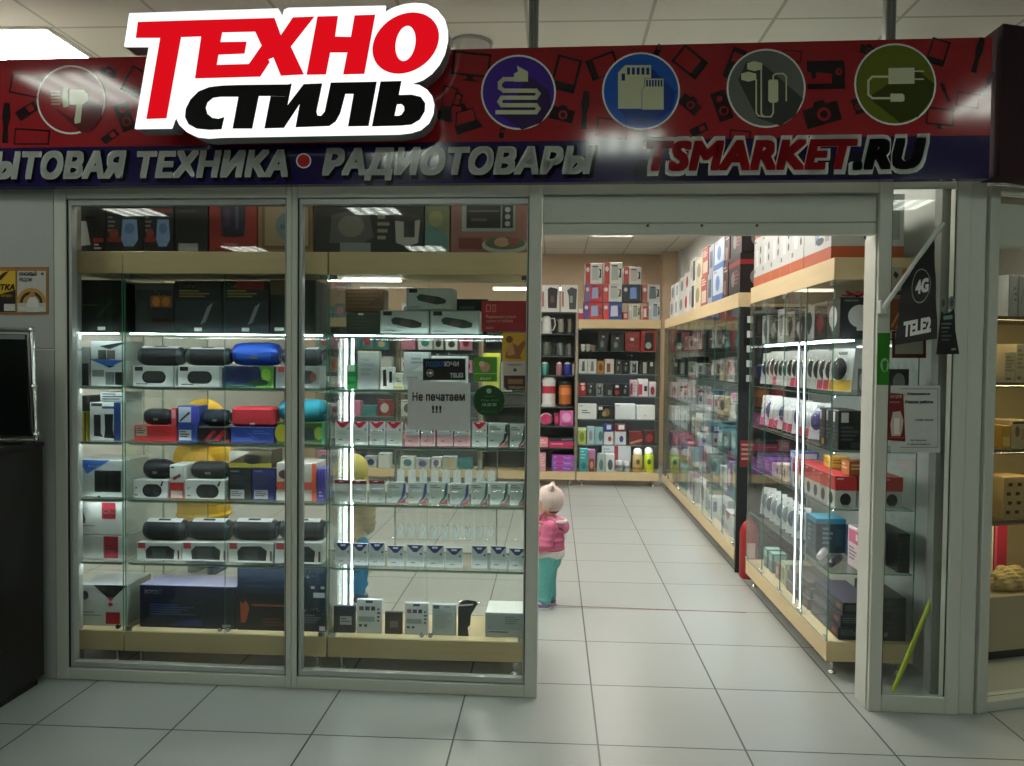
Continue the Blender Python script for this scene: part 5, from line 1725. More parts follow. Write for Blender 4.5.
# --- fire extinguisher and things in the gap between the right cabinets
t = thing('fire_extinguisher', 'red fire extinguisher standing in the gap between the right cabinets', 'fire extinguisher', (1.45, 5.82, 0))
MB().lathe([(.05, 0), (.062, .006), (.066, .02), (.066, .33), (.06, .37), (.042, .405), (.022, .42), (.02, .44)], mat('#8f1714', .4), 24).build('cylinder', t)
MB().lathe([(.02, .4405), (.02, .47), (.012, .475)], mat('#3a3a3a', .4), 14).build('valve', t)
MB().tube([(0, -.02, .47), (0, -.09, .50)], .008, BLACK).tube([(0, -.02, .485), (0, -.085, .525)], .008, BLACK).build('grip', t)
MB().tube([(.02, 0, .455), (.07, .01, .46), (.085, .01, .40), (.08, .01, .2)], .008, BLACK, 8).build('hose', t)
MB().slab([(-.03, -.0672, .16), (.03, -.0672, .16), (.03, -.0672, .27), (-.03, -.0672, .27)], (0, .02, 0), mat('#d6b8a8', .5)).build('label', t)
t = thing('hanging_bag', 'black bag hanging in the gap above the extinguisher', 'bag', (1.52, 5.903, .62))
mb = MB()
mb.ball((0, 0, .14), (.07, .05, .15), mat('#101113', .45), 16, 10)
mb.ball((.02, -.02, .3), (.05, .045, .12), mat('#141517', .4), 16, 10)
mb.build('pouch', t)
MB().tube([(-.03, 0, .37), (-.02, .0, .5), (.02, 0, .5), (.04, 0, .38)], .006, '0c0c0d').build('strap', t)
MB().box(1.385, 1.9, 5.955, 5.975, 0, 2.0, mat('#1d1f22', .6)).build('divider_panel', auto=True, label='dark upright panel at the back of the gap between the right cabinets', cat='panel')
t = MB()
t.box(-.055, .055, -.002, 0, 0, .2, mat('#7a2a28', .5))
for i in range(4):
    t.box(-.045, .045-.01*i, -.0028, -.002, .16-.035*i, .175-.035*i, '#b08a84')
t.build('poster', None, (1.46, 5.9545, .8), 0, 'dark red poster on the panel in the gap', 'poster')
t = MB()
t.box(-.045, .045, -.002, 0, 0, .62, mat('#101214', .5))
for i in range(5):
    t.box(-.02, .02, -.0028, -.002, .52-.11*i, .57-.11*i, '#c6cac8')
t.build('banner', None, (1.46, 5.9545, 1.36), 0, 'narrow black banner with white blocks in the gap between the right cabinets', 'banner')

# ================================================================ long right cabinet
PAL = [('#d8dbd8', 'white'), ('#1b1d1f', 'black'), ('#8a2a30', 'dark red'), ('#b9bdbb', 'pale grey'), ('#2a3a66', 'navy'), ('#c77a98', 'pink'), ('#6a5a94', 'violet'), ('#3f7f86', 'teal'), ('#c9b48a', 'tan'), ('#54585a', 'grey')]
KIND = {'A': [1, 1, 2, 9, 1, 3], 'B': [0, 3, 0, 9, 0, 1], 'C': [0, 5, 3, 0, 8, 0], 'D': [0, 0, 3, 1, 0, 7], 'E': [5, 6, 0, 7, 1, 5], 'F': [0, 3, 1, 7, 6, 0]}
r5 = random.Random(11)
for k in 'ABCDEF':
    y, i = 6.06, 0
    lim = {'A': .25, 'B': .22, 'C': .2, 'D': .24, 'E': .26, 'F': .28}[k]
    while y < 9.68:
        w_ = r5.choice((.16, .2, .24, .28))
        h_ = lim*r5.uniform(.55, .98)
        c0, nm = PAL[KIND[k][r5.randrange(6)]]
        c1 = PAL[r5.randrange(10)][0]
        pr = r5.choice(([('e', .5, .5, .3, .3, c1), ('l', .1, .95, .7, .84, 1, '#777c7c')], [('r', 0, 0, 1, .25, c1), ('c', .5, .6, .3, .2, '#3a3e40')],
                        [('r', .1, .3, .6, .8, c1), ('l', .65, .8, .95, .3, 4, '#6c7070')], [('p', [(0, 1), (1, 1), (.5, .6)], c1), ('l', .1, .4, .9, .15, 3, '#777')]))
        N(y, y+w_, h_, k, .16, c0, pr, '%s box, %s of the long right cabinet, %s from the extinguisher' % (nm, SHELF_OF[k], nth(i)), 1.43+r5.uniform(0, .05))
        y += w_+r5.uniform(.008, .05)
        i += 1
# boxes on its wooden top, two layers
tops = [(6.03, 6.42, .3, '#1a1214', [('r', 0, .72, 1, .84, '#8c1f24'), ('e', .4, .4, .15, .2, '#7d7a78'), ('l', .55, .6, .95, .2, 4, '#8a3a3c')], 'black box with red bands'),
        (6.44, 6.62, .28, '#3a1a1c', [('r', .1, .1, .6, .5, '#8f6a5c'), ('l', .1, .9, .9, .7, 2, '#b5a49a')], 'brown-red box'),
        (6.64, 7.05, .27, '#b4c0cc', [('r', 0, 0, 1, .2, '#4a6ca8'), ('e', .5, .55, .2, .25, '#5c7cb0'), ('l', .1, .95, .6, .86, 1, '#778')], 'pale blue box'),
        (7.07, 7.3, .27, '#8d9aa0', [('r', .2, .2, .8, .8, '#3a4a5c')], 'steel blue box'),
        (7.32, 7.6, .28, '#9a4438', [('r', .1, .1, .9, .5, '#c9b4a0'), ('l', .1, .9, .9, .65, 3, '#d8c0b4')], 'rust red box'),
        (7.62, 7.95, .25, '#c9c2a8', [('e', .5, .5, .3, .3, '#8a8468')], 'cream box'),
        (7.97, 8.3, .27, '#d5d7d2', [('r', .55, .1, .95, .9, '#3a3e3c'), ('e', .3, .5, .18, .3, '#a9aca8')], 'white box with a black panel'),
        (8.32, 8.6, .22, '#d8d8d2', [('e', .5, .5, .28, .3, '#b03a40')], 'white box with a red disc'),
        (8.62, 8.95, .21, '#c9cbc8', [('e', .5, .5, .3, .3, '#7d8584')], 'pale box with a grey jug picture'),
        (8.97, 9.3, .2, '#d2d4d1', [('r', .3, .2, .7, .8, '#8d9a9c')], 'pale box with a blue-grey picture'),
        (9.32, 9.6, .2, '#bfc3c0', [('e', .5, .5, .3, .35, '#5c6468')], 'light grey box with a dark jug picture')]
for i, (a, b, h_, c0, pr, nm) in enumerate(tops):
    N(a, b, h_, 'T', .3, c0, pr, nm+', lower layer on the long right cabinet', 1.40)
    N(a+.01, b-.005, h_*.92, 2.113+h_, .28, c0, pr, nm+', upper layer on the long right cabinet', 1.41)

# ================================================================ goods at the back
BY = 9.985


def B(x0, x1, yt, b, base, prints, label, dep=.16, Y=BY, group=None, cat='box', name='product_box', **kw):
    return G(x0, x1, yt, b, base, prints, label, dep, Y, name, cat, group, **kw)


ket = lambda side, body, dark='#23282a': [('r', 0, 0, .3, 1, side), ('e', .15, .7, .1, .12, '#d8cfc8'), ('p', [(.42, .8), (.76, .85), (.8, .2), (.4, .18)], body), ('p', [(.78, .75), (.95, .7), (.95, .3), (.8, .3), (.84, .38), (.88, .62)], dark), ('r', .42, .82, .74, .88, dark)]
# boxed kettles on the wooden top of the back cabinet, three layers
low = [(578.5, 583, 309, '#c43a44', [('r', 0, .6, 1, 1, '#d8d4d0')], 'small red and white box'), (583.5, 602, 302.5, '#b8262c', ket('#5a4a8c', '#8f9ec4'), 'red kettle box with a violet side'), (603, 622, 302.5, '#23489c', ket('#c8403c', '#c9d0e0'), 'blue kettle box with a red side'),
       (623, 628, 312, '#b4383a', [('r', .2, .2, .8, .8, '#d8c0b8')], 'small red box'), (628.5, 640, 304, '#c9c9bf', ket('#b9bab2', '#8d9a8c'), 'white kettle box'), (640.5, 648, 306, '#b63a38', ket('#c9b0a4', '#d8ccc4'), 'narrow red kettle box'), (648.5, 660, 302, '#c2c8cc', ket('#aeb8c0', '#8496a8'), 'pale grey kettle box')]
mid = [(585, 602, 285, '#b8282e', ket('#6a5a94', '#94a4c8'), 'red kettle box with a violet side'), (603, 622, 283.5, '#c9ccc6', ket('#b53a38', '#aab6b4'), 'white kettle box with a red side'), (623, 640.5, 285.5, '#1c2b38', ket('#14282c', '#6a8ec8'), 'dark blue kettle box'), (642, 660, 284, '#b4b8b6', ket('#a0564c', '#5c6a70'), 'pale grey kettle box')]
hi = [(585, 602, 263.5, '#c9ccc8', ket('#a83a36', '#a9b4b2'), 'white kettle box with a red side'), (604, 622, 262.5, '#cdd0c8', ket('#a83a36', '#a4aea4'), 'white and olive kettle box'), (623.5, 641, 267, '#c4c4c0', ket('#a0403c', '#b9aca8'), 'white kettle box with slim jugs')]
zl = {}
for x0, x1, yt, c0, pr, nm in low:
    o = B(x0, x1, yt, 'T', c0, pr, nm+', bottom layer, %s from the left' % nth(len(zl)), .2)
    zl[(x0+x1)/2] = 1
Z1 = max(at(612, 302.5, BY).z, at(612, 302.5, BY).z)+.008
Z2 = Z1+.222


def BB(x0, x1, yt, z0, base, prints, label):
    xa, xb = at(x0, 290, BY).x, at(x1, 290, BY).x
    return pbox('product_box', xb-xa-.003, .2, at(612, yt, BY).z-z0, base, prints, ((xa+xb)/2, BY, z0), 0, label, 'box')


for i, (x0, x1, yt, c0, pr, nm) in enumerate(mid):
    BB(x0, x1, 284.3, Z1, c0, pr, nm+', middle layer, %s from the left' % nth(i))
Z2 = at(612, 284.3, BY).z+.002
for i, (x0, x1, yt, c0, pr, nm) in enumerate(hi):
    BB(x0, x1, yt, Z2, c0, pr, nm+', top layer, %s from the left' % nth(i))
eur = [('e', .5, .5, .25, .3, '#8d9294')]
dk = [('p', [(.2, .1), (.25, .85), (.75, .85), (.8, .1)], '#2b2e30'), ('e', .4, .4, .15, .2, '#7d8284'), ('r', .4, .75, .6, .85, '#d8dada')]
ROWS = {
 'A': [(597.5, 609, 333, '#151719', dk, 'black machine box'), (610.5, 624, 335, '#101214', dk, 'broad black tagged box'), (625, 640, 332, '#7c1a1e', [('r', .35, .55, .6, .7, '#d8d4d4'), ('l', .1, .4, .9, .2, 2, '#94383a')], 'deep red box'), (641, 656, 331, '#a8282a', [('r', .25, .05, .85, .92, '#1a1a1c'), ('e', .5, .3, .2, .16, '#b8bcbc')], 'red and black box')],
 'B': [(579, 587.5, 359, '#d4d6d4', [('p', [(.3, .15), (.4, .85), (.65, .85), (.7, .15)], '#5c6264')], 'white flask box'), (588, 596.5, 359, '#cfd1cf', [('p', [(.3, .15), (.4, .85), (.65, .85), (.7, .15)], '#7d8284')], 'white box with a grey flask'), (597, 604.5, 361, '#b07a3c', [('e', .5, .5, .25, .3, '#6a4420')], 'orange-brown box'), (605, 614, 359, '#d0cec8', [('r', .2, .1, .6, .7, '#7a5034')], 'white box with a brown panel'),
       (615.5, 622, 360, '#5c5448', dk, 'small taupe box'), (623, 629.5, 361, '#2b2e2e', dk, 'dark grey flask box'), (630.5, 638, 361, '#b9bcb8', dk, 'silver flask box'), (639, 647, 361, '#3a3a36', [('r', .5, .05, .95, .9, '#c4c6bc')], 'dark and cream box'), (648, 655, 361, '#2c2f2e', [('r', .3, .6, .7, .9, '#d0d4d2')], 'dark box with a white cap')],
 'C': [(578.5, 586, 383, '#9c2024', [('e', .6, .6, .25, .2, '#d8a8a8'), ('r', .3, .85, .8, .98, '#f0e8e8')], 'red box with a white top'), (587, 595, 384, '#3c403e', dk, 'charcoal kettle box'), (596.5, 603, 384, '#7d827e', dk, 'grey kettle box'), (604, 612, 384, '#26282a', [('r', .5, .1, .95, .5, '#7a8684')], 'dark box'), (613, 621, 384, '#2e1c1e', [('e', .5, .3, .3, .2, '#9c2a2e'), ('r', .3, .7, .7, .9, '#d8d8d8')], 'black and red box'), (622, 629.5, 384, '#1f2a28', dk, 'dark green-black box'),
       (630.5, 637.5, 380, '#d8c8cc', [('r', 0, .1, .3, .8, '#a8324a'), ('l', .4, .9, .9, .2, 4, '#b08a94')], 'white and crimson box'), (638.5, 648, 379, '#dccfd0', [('r', .6, .3, .9, .6, '#2a1c20'), ('r', 0, .1, .4, .7, '#b83a52')], 'white box with a crimson patch'), (649, 656, 382, '#d0c0c4', [('e', .5, .4, .3, .3, '#8a2a44')], 'pale pink box')],
 'D': [(578, 596.5, 404, '#dde0df', [('l', .2, .6, .7, .3, 2, '#6a7074'), ('l', .06, .9, .4, .8, 1, '#888')], 'wide white box with print'), (597.5, 614, 406, '#14130f', [('e', .55, .5, .2, .3, '#8a6a3a'), ('e', .4, .4, .12, .2, '#b09a6a'), ('r', .05, .7, .3, .95, '#d0d4d2')], 'black box with a golden picture'), (615, 635.5, 404, '#d9dde0', [('l', .06, .92, .3, .82, 1, '#777')], 'blank white wide box'), (636.5, 655, 405.5, '#e4e6e2', [('l', .4, .3, .6, .2, 1, '#999')], 'bright white box')],
 'E': [(578, 586, 428, '#b4c260', [('e', .5, .45, .3, .3, '#7c8c2c'), ('r', 0, .85, 1, 1, '#d8dccc')], 'lime green pack'), (587, 594.5, 427, '#a9c4c8', eur, 'pale aqua pack'), (595, 603, 428, '#8fb4ba', [('e', .7, .5, .25, .3, '#3a6a6c')], 'aqua pack with a teal oval'), (604, 613.5, 432, '#d4d4d8', [('e', .6, .45, .18, .2, '#9c3a34')], 'white box with a red oval'), (614.5, 626, 432, '#d8d8da', [('e', .6, .45, .18, .25, '#2a3a8c')], 'white box with a blue oval'), (630, 642.5, 432, '#7a2826', [('p', [(0, .2), (1, .5), (1, .3), (0, .05)], '#b8947a')], 'dark red flat box'), (643.5, 655, 431, '#4c1f20', [('e', .5, .5, .3, .3, '#98302e')], 'maroon box')],
 'F': [(579.5, 588, 448.5, '#3a9a9a', [('l', .1, .9, .8, .5, 3, '#8cd0cc'), ('e', .5, .25, .3, .15, '#1f6a6c')], 'teal box'), (588.5, 595, 450, '#a8688c', [('r', .1, 0, .9, .6, '#6a3a30'), ('e', .5, .3, .25, .18, '#c98a5c')], 'pink and brown box'), (597, 605.5, 454, '#a4b4b0', [('e', .5, .4, .25, .3, '#5c7470')], 'grey-green box'), (606, 614.5, 454, '#d0d4d2', [('e', .5, .4, .3, .3, '#4c5a64')], 'white box with a dark toy picture')],
}
for k, lst in ROWS.items():
    for i, (x0, x1, yt, c0, pr, nm) in enumerate(lst):
        B(x0, x1, yt, k, c0, pr, '%s, %s of the back cabinet, %s from the left' % (nm, SHELF_OF[k], nth(i)))
for x0, x1, yt in ((604.5, 612, 424.5), (615.5, 625.5, 424.5)):
    B(x0, x1, yt, at(610, 432, BY).z and 431.6, '#2b3a8c' if x0 < 610 else '#7a1f2a', [('r', .3, .3, .9, .9, '#d8dade')], 'small %s box on a white box of the back cabinet' % ('blue' if x0 < 610 else 'crimson'))
B(602, 631, 446, 'F', '#c9cccb', [('r', .42, 0, .56, 1, '#a83a40'), ('l', .05, .9, .4, .5, 3, '#a4a8a8')], 'large white box with a red ribbon stripe at the back of the cabinet floor', .1, 10.18)


def lathe_thing(name, x, b, prof, col, label, cat, parts=(), Y=10.05, group=None, rough=.3):
    """round vessel: profile in metres, extra parts as (name, builder)"""
    z0 = zbot(b, x, Y) if isinstance(b, str) else min(LZ, key=lambda z: abs(z-at(x, b, 9.95).z))+.001
    t_ = thing(name, label, cat, (at(x, 400 if isinstance(b, str) else b, Y).x, Y, z0), 0, group)
    MB().lathe(prof, mat(col, rough), 18).build('body', t_)
    for nm, m_ in parts:
        m_.build(nm, t_)
    return t_


def sz(x0, x1, y0, y1, Y=10.05):
    return at(x1, 400, Y).x-at(x0, 400, Y).x, (at(600, y0, Y).z-at(600, y1, Y).z)*.94


def kettle(x0, x1, yt, yb, col, label, dark='#1b1d1e'):
    w_, h_ = sz(x0, x1, yt, yb)
    r_ = w_*.32
    cx = -w_*.1
    lid = MB().lathe([(r_*.72, h_*.901), (r_*.5, h_*.96), (r_*.12, h_*.97), (r_*.12, h_)], mat(dark, .3), 16, 'z', (cx, 0, 0))
    han = MB().tube([(cx+r_*.75, 0, h_*.82), (cx+r_*1.5, 0, h_*.86), (cx+r_*1.75, 0, h_*.5), (cx+r_*1.3, 0, h_*.2), (cx+r_*.92, 0, h_*.2)], r_*.14, mat(dark if dark != col else col, .35), 8)
    spout = MB().tube([(cx-r_*.7, 0, h_*.72), (cx-r_*1.25, 0, h_*.9)], [r_*.28, r_*.16], mat(col, .3), 10)
    base = MB().lathe([(r_*1.1, .0), (r_*1.1, h_*.06), (r_*.95, h_*.08)], mat(dark, .4), 18, 'z', (cx, 0, 0))
    z0 = min(LZ, key=lambda z: abs(z-at(x0, yb, 9.95).z))+.001
    t_ = thing('kettle', label, 'kettle', (at((x0+x1)/2, yb, 10.05).x, 10.05, z0))
    MB().lathe([(r_*.98, h_*.0805), (r_, h_*.2), (r_*.86, h_*.7), (r_*.72, h_*.9)], mat(col, .25), 18, 'z', (cx, 0, 0)).build('body', t_)
    lid.build('lid', t_)
    han.build('handle', t_)
    spout.build('spout', t_)
    base.build('power_base', t_)
    return t_


kettle(540, 556, 314, LZ and 333.3, '#d6d9d2', 'white kettle on the open shelving, left one', '#c9ccc4')
kettle(556.5, 567, 316, 333.3, '#8d8a80', 'steel kettle on the open shelving beside the white kettle', '#2b2a28')
kettle(567, 574.3, 316, 333.3, '#7a766c', 'brownish steel kettle at the right of the kettle shelf', '#2b2a28')
kettle(541, 556, 340, 355.8, '#4c5a52', 'dark glass kettle on the lower kettle shelf, left one')
kettle(556.5, 566, 341, 355.8, '#67706c', 'dark glass kettle on the lower kettle shelf, middle one')
kettle(566, 574.3, 342, 355.8, '#5a625e', 'dark glass kettle on the lower kettle shelf, right one')
for x0, x1, c0, nm in ((541, 548.5, '#3f8a80', 'teal'), (556, 562, '#a4747a', 'dusty pink'), (563.5, 571.4, '#26348c', 'royal blue'), (571.8, 574.4, '#a9a294', 'beige')):
    w_, h_ = sz(x0, x1, 361, 375.3)
    lathe_thing('travel_mug', (x0+x1)/2, 375.3, [(w_*.36, 0), (w_*.45, h_*.1), (w_*.5, h_*.75), (w_*.42, h_*.84)], c0, nm+' travel mug on the open shelving', 'mug',
                [('lid', MB().lathe([(w_*.43, h_*.842), (w_*.4, h_*.92), (w_*.2, h_*.95), (w_*.18, h_)], mat('#d0d4d2' if c0 != '#a9a294' else '#8a4a3c', .4), 16))])
for x0, x1, yt, c0, c1, nm in ((541.5, 556, 375.8, '#d5d8d4', '#b03040', 'tall white thermo pot with a red label'), (558, 572, 378.5, '#a8622c', '#d8844a', 'black and orange thermo pot')):
    w_, h_ = sz(x0, x1, yt, 406.8)
    lb_ = MB().lathe([(w_*.452, h_*.45), (w_*.452, h_*.7)], mat(c1, .4), 18)
    top_ = MB().lathe([(w_*.46, h_*.81), (w_*.5, h_*.86), (w_*.47, h_*.97), (w_*.3, h_)], mat('#d0d3cf' if c0 == '#d5d8d4' else '#17181a', .35), 18)
    bs = MB().lathe([(w_*.5, 0), (w_*.5, h_*.08), (w_*.46, h_*.1)], mat('#c6c9c5' if c0 == '#d5d8d4' else '#17181a', .4), 18)
    lathe_thing('thermo_pot', (x0+x1)/2, 406.8, [(w_*.44, h_*.101), (w_*.45, h_*.5), (w_*.44, h_*.809)], c0, nm+' on the open shelving', 'thermo pot', [('label_band', lb_), ('lid', top_), ('foot_ring', bs)])
for i, (x0, x1) in enumerate(((541, 559.5), (561, 577.8))):
    B(x0, x1, 285, 311.6, '#d3d5d0', [('r', .06, .2, .16, .75, '#b05a56'), ('p', [(.38, .15), (.36, .85), (.5, .92), (.9, .86), (.86, .14)] if i == 0 else [(.5, .1), (.46, .6), (.35, .8), (.6, .92), (.95, .85), (.9, .1)], '#26201f' if i == 0 else '#3a3d3c'), ('r', .52, .35, .7, .6, '#5c4440' if i == 0 else '#8d9490')],
      'white box with a %s kettle picture topping the open shelving' % ('brown' if i == 0 else 'steel'), .2)
# pink goods on the lower shelves of the open unit
w_, h_ = sz(540, 553, 412.5, 425.8)
t = thing('scale_set', 'white round gadget with a pink rim on the open shelving', 'gadget', (at(546, 425.8, 10.05).x, 10.05, LZ[1]+.001))
MB().ball((0, 0, h_*.5), (w_*.5, .03, h_*.5), '#dcd8da', 18, 10).build('disc', t)
MB().lathe([(w_*.38, -.034), (w_*.42, -.02)], mat('#c0386c', .4), 20, 'y', (0, 0, h_*.5)).build('rim', t)
B(554, 559.5, 413, 425.7, '#8c1f44', [('e', .5, .5, .3, .3, '#c0507a')], 'crimson box between the white gadget and the pink box')
B(560, 573.3, 410.5, 425.7, '#c868a4', [('e', .5, .55, .35, .3, '#e0a0c8'), ('r', .1, .05, .9, .2, '#a84484')], 'bright pink box on the open shelving')
B(538.5, 548, 437.5, 447.7, '#d88a94', [('l', .1, .8, .9, .3, 2, '#f0c4c8')], 'salmon pink box on the open shelving')
B(548.5, 573.3, 441.5, 447.7, '#b8305c', [('l', .1, .7, .9, .3, 1, '#e090a8')], 'long crimson box on the open shelving')
B(549, 574, 437.8, 441.2, '#2c2430', [('r', .5, .2, .95, .8, '#6a6a78')], 'dark flat box lying on the long crimson box')
B(538.5, 546, 452.5, 'F', '#c8929a', [('l', .1, .9, .9, .2, 5, '#e0b8bc')], 'dusty pink stack box on the floor of the open shelving')
zf = ZS['F']
for i, (yt, c0) in enumerate(((466, '#8a5cb4'), (460.5, '#a064c0'), (455, '#9a4cae'))):
    z1 = at(562, yt, BY).z
    xa, xb = at(552, 460, BY).x, at(574, 460, BY).x
    pbox('product_box', xb-xa, .18, z1-zf-.003, c0, [('l', .1, .75, .9, .3, 2, '#d0b0e4'), ('e', .35, .5, .2, .3, '#b8348c')], ((xa+xb)/2, BY, zf+.0015), 0, 'flat violet box, %s from the floor in the pile on the open shelving' % nth(i), 'box')
    zf = z1
# cups, tins and bottles of the back cabinet
for x0, x1, yt, c0, nm in ((580, 584.5, 344, '#d0ccc4', 'white'), (585, 589.5, 344, '#c9c4bc', 'cream'), (590, 595.5, 345, '#8c6a60', 'brown')):
    w_, h_ = sz(x0, x1, yt, 351.5)
    lathe_thing('cup', (x0+x1)/2, 'A', [(w_*.3, 0), (w_*.45, h_*.3), (w_*.5, h_), (w_*.45, h_*.98), (w_*.38, h_*.3), (.003, h_*.1)], c0, nm+' cup on the highest shelf of the back cabinet', 'cup', [('handle', MB().tube([(w_*.42, 0, h_*.8), (w_*.72, 0, h_*.7), (w_*.7, 0, h_*.35), (w_*.42, 0, h_*.25)], w_*.07, mat(c0, .3), 6))])
for x0, x1, yt in ((616.5, 623, 458), (624.5, 631, 459)):
    w_, h_ = sz(x0, x1, yt, 470)
    lathe_thing('tin', (x0+x1)/2, 'F', [(w_*.46, 0), (w_*.5, h_*.03), (w_*.5, h_*.8), (w_*.46, h_*.84)], '#b4b8b8', 'silver tin on the floor of the back cabinet, %s of two' % ('left' if x0 < 620 else 'right'), 'tin', [('lid', MB().lathe([(w_*.5, h_*.842), (w_*.5, h_*.96), (w_*.2, h_)], mat('#d4c8cc', .3), 18)), ('label_band', MB().lathe([(w_*.505, h_*.3), (w_*.505, h_*.6)], mat('#5c6468', .5), 18))])
for x0, x1, yt, c0, nm in ((633.5, 643.5, 445, '#b49a5c', 'tan'), (644.5, 654.5, 444, '#b6cc1c', 'yellow-green')):
    w_, h_ = sz(x0, x1, yt, 470)
    lathe_thing('spray_bottle', (x0+x1)/2, 'F', [(w_*.46, 0), (w_*.5, h_*.04), (w_*.5, h_*.68), (w_*.4, h_*.74)], c0, nm+' spray bottle on the floor of the back cabinet', 'bottle',
                [('cap', MB().lathe([(w_*.41, h_*.741), (w_*.43, h_*.8), (w_*.4, h_*.93), (w_*.2, h_)], mat('#dcdcd4', .35), 18)), ('label_band', MB().lathe([(w_*.505, h_*.12), (w_*.505, h_*.2)], mat('#8a5a2c' if nm == 'tan' else '#d89a3c', .5), 18)), ('emblem', MB().ball((0, -w_*.48, h_*.44), (w_*.2, .01, h_*.12), '#4c4a2c', 10, 6))])

# two more cabinets along the back wall, seen through the window cabinets
r6 = random.Random(5)
for c_i, x0 in enumerate((-1.98, -3.06)):
    wh = ('right', 'left')[c_i]
    cabinet('glass cabinet with a wooden top, %s one of two left of the open shelving' % wh, (x0, 9.95, 0), 0, 1.03, .4, 2, [('line', ZS[k]) for k in 'BCDE'], back=mat('#4a4e50', .6))  # hidden shelf strips added here too, to light the boxes
    for k in 'ABCDEFT':
        x, i = x0+.03, 0
        while x < x0+.84:
            w_ = r6.choice((.12, .15, .18))
            c0, nm = PAL[(0, 0, 3, 1, 5, 7, 4, 2)[r6.randrange(8)]]
            c1 = PAL[r6.randrange(10)][0]
            pbox('product_box', w_, .15, r6.uniform(.12, .21), c0, [('e', .5, .5, .3, .3, c1), ('l', .1, .95, .7, .84, 1, '#777c7c')], (x+w_/2, 9.985, ZS[k]+.0015), 0,
                 '%s box, %s of the %s far cabinet, %s from its left' % (nm, SHELF_OF.get(k, 'wooden top'), wh, nth(i)), 'box')
            x += w_+r6.uniform(.01, .04)
            i += 1
# red tape along a floor joint
f0, f1 = EYE+ray(559, 605.6)*(-CAM_H/ray(559, 605.6).z), EYE+ray(746, 612.6)*(-CAM_H/ray(746, 612.6).z)
MB().slab([(f0.x-.12, f0.y-.004, .0004), (f1.x, f1.y-.006, .0004), (f1.x, f1.y+.006, .0004), (f0.x-.12, f0.y+.004, .0004)], (0, 0, .0006), mat('#7a3a38', .6)).build('floor_tape', auto=True, label='thin dark red tape line across the aisle floor', cat='tape')

# ================================================================ left edge: kiosk, display frame, posters
DW = wood('dark_wenge_board', '#0e0b0a', '#1c1614', .4, (40, 40, 3))
k = thing('kiosk_counter', 'dark wooden counter at the left edge', 'counter', (-2.86, 3.1, 0))
MB().box(-.42, .42, -.5, .53, .04, 1.145, DW, .003).build('body', k)
MB().box(-.40, .40, -.48, .51, 0, .04, BLACK).build('plinth', k)
MB().box(-.425, .425, -.505, .535, 1.145, 1.17, DW, .004).build('top', k)
fr = thing('display_case', 'tilted black display case in a chrome tube frame on the dark counter', 'display case', (-2.80, 3.48, 1.1705))
cs = [at(28.5, 330, 3.5), at(36.5, 438, 3.46)]
tr, br = Vector((cs[0].x+2.80, .04, cs[0].z-1.1705)), Vector((cs[1].x+2.80, -.02, .022))
tl, bl = Vector((-.34, .04, tr.z+.005)), Vector((-.34, -.02, .022))
mb = MB()
for a, b in ((tl, tr), (tr, br), (bl, br), (tl, bl)):
    mb.tube([a, b], .0105, CHROME, 12)
mb.build('tube_frame', fr)
mb = MB()
q_ = [tl+(br-tl)*.0+Vector((.02, .0, -.02)), tr+Vector((-.03, 0, -.02)), br+Vector((-.03, 0, .02)), bl+Vector((.02, 0, .02))]
mb.slab(q_, (0, .012, 0), mat('#0b0f0e', .12))
mb.build('screen_panel', fr)
mb = MB()
for f in (.0, .52, .95):
    c_ = tr+(br-tl if False else br-tr)*f
    mb.ball(c_, .017, CHROME, 12, 8)
mb.build('clamp', fr)
mb = MB().slab([tl+Vector((.02, -.003, -.022)), tr+Vector((-.03, -.003, -.022)), tr+Vector((-.03, -.003, -.055)), tl+Vector((.02, -.003, -.055))], (0, .002, 0), '6d7270')
mb.build('top_rail_strip', fr)


def wall_poster(pts, col, label, draw):
    us = [fu(*p, 0) for p in pts]
    b = (sum(u[0] for u in us)/4, 0, min(u[1] for u in us))
    mb_ = MB()

    def P(x, y, lay):
        u, z = fu(x, y, 0)
        return Vector((u-b[0], -.004-.0006*lay, z-b[2]))
    mb_.slab([P(*p, 0) for p in pts], (0, .0035, 0), col)

    def poly(q_, c_, lay=1):
        mb_.poly([P(*p, lay) for p in q_], c_)

    def text(body, x0, x1, yb, cap, c_, lay=2, bold=.04, shear=0.):
        a, e, c2 = P(x0, yb, lay), P(x1, yb, lay), P((x0+x1)/2, yb-cap, lay)
        mb_.text(body, a, (e-a).normalized(), (0, 0, 1), abs(c2.z-(a.z+e.z)/2)/.727, c_, bold, shear, 1.03, (e-a).length)
    draw(poly, text)
    return mb_.build('poster', None, FM @ Vector(b), FROT, label, 'poster')


def dr1(poly, text):
    poly(R4(17.5, 268.5, 48, 270), '#a86224')
    poly(R4(18, 271, 46.5, 312), '#b4b4ac', 1)
    text('КРАСИВЫЙ', 20, 37.5, 276, 3.6, '#25282a').__class__
    text('РЯДОМ!', 20, 33, 281.5, 3.6, '#25282a')
    poly(circ(43, 274, 1.4, 10), '#3a3a3a', 2)
    for i in range(4):
        r0 = 15-3.4*i
        for j in range(10):
            a, b = math.pi+math.pi*j/10, math.pi+math.pi*(j+1)/10
            poly([(32+r0*math.cos(a), 303+r0*math.sin(a)), (32+r0*math.cos(b), 303+r0*math.sin(b)), (32+(r0-3.2)*math.cos(b), 303+(r0-3.2)*math.sin(b)), (32+(r0-3.2)*math.cos(a), 303+(r0-3.2)*math.sin(a))], '#2a2018' if i % 2 else '#b88a2c', 2)
    poly([(27, 312), (28, 301), (31, 297), (36, 297), (39, 301), (40, 312)], '#cfcfca', 3)
    poly(circ(33, 294.5, 3, 12), '#a87a5c', 4)
    poly(R4(20, 307, 45, 311), '#c2c2bc', 5)


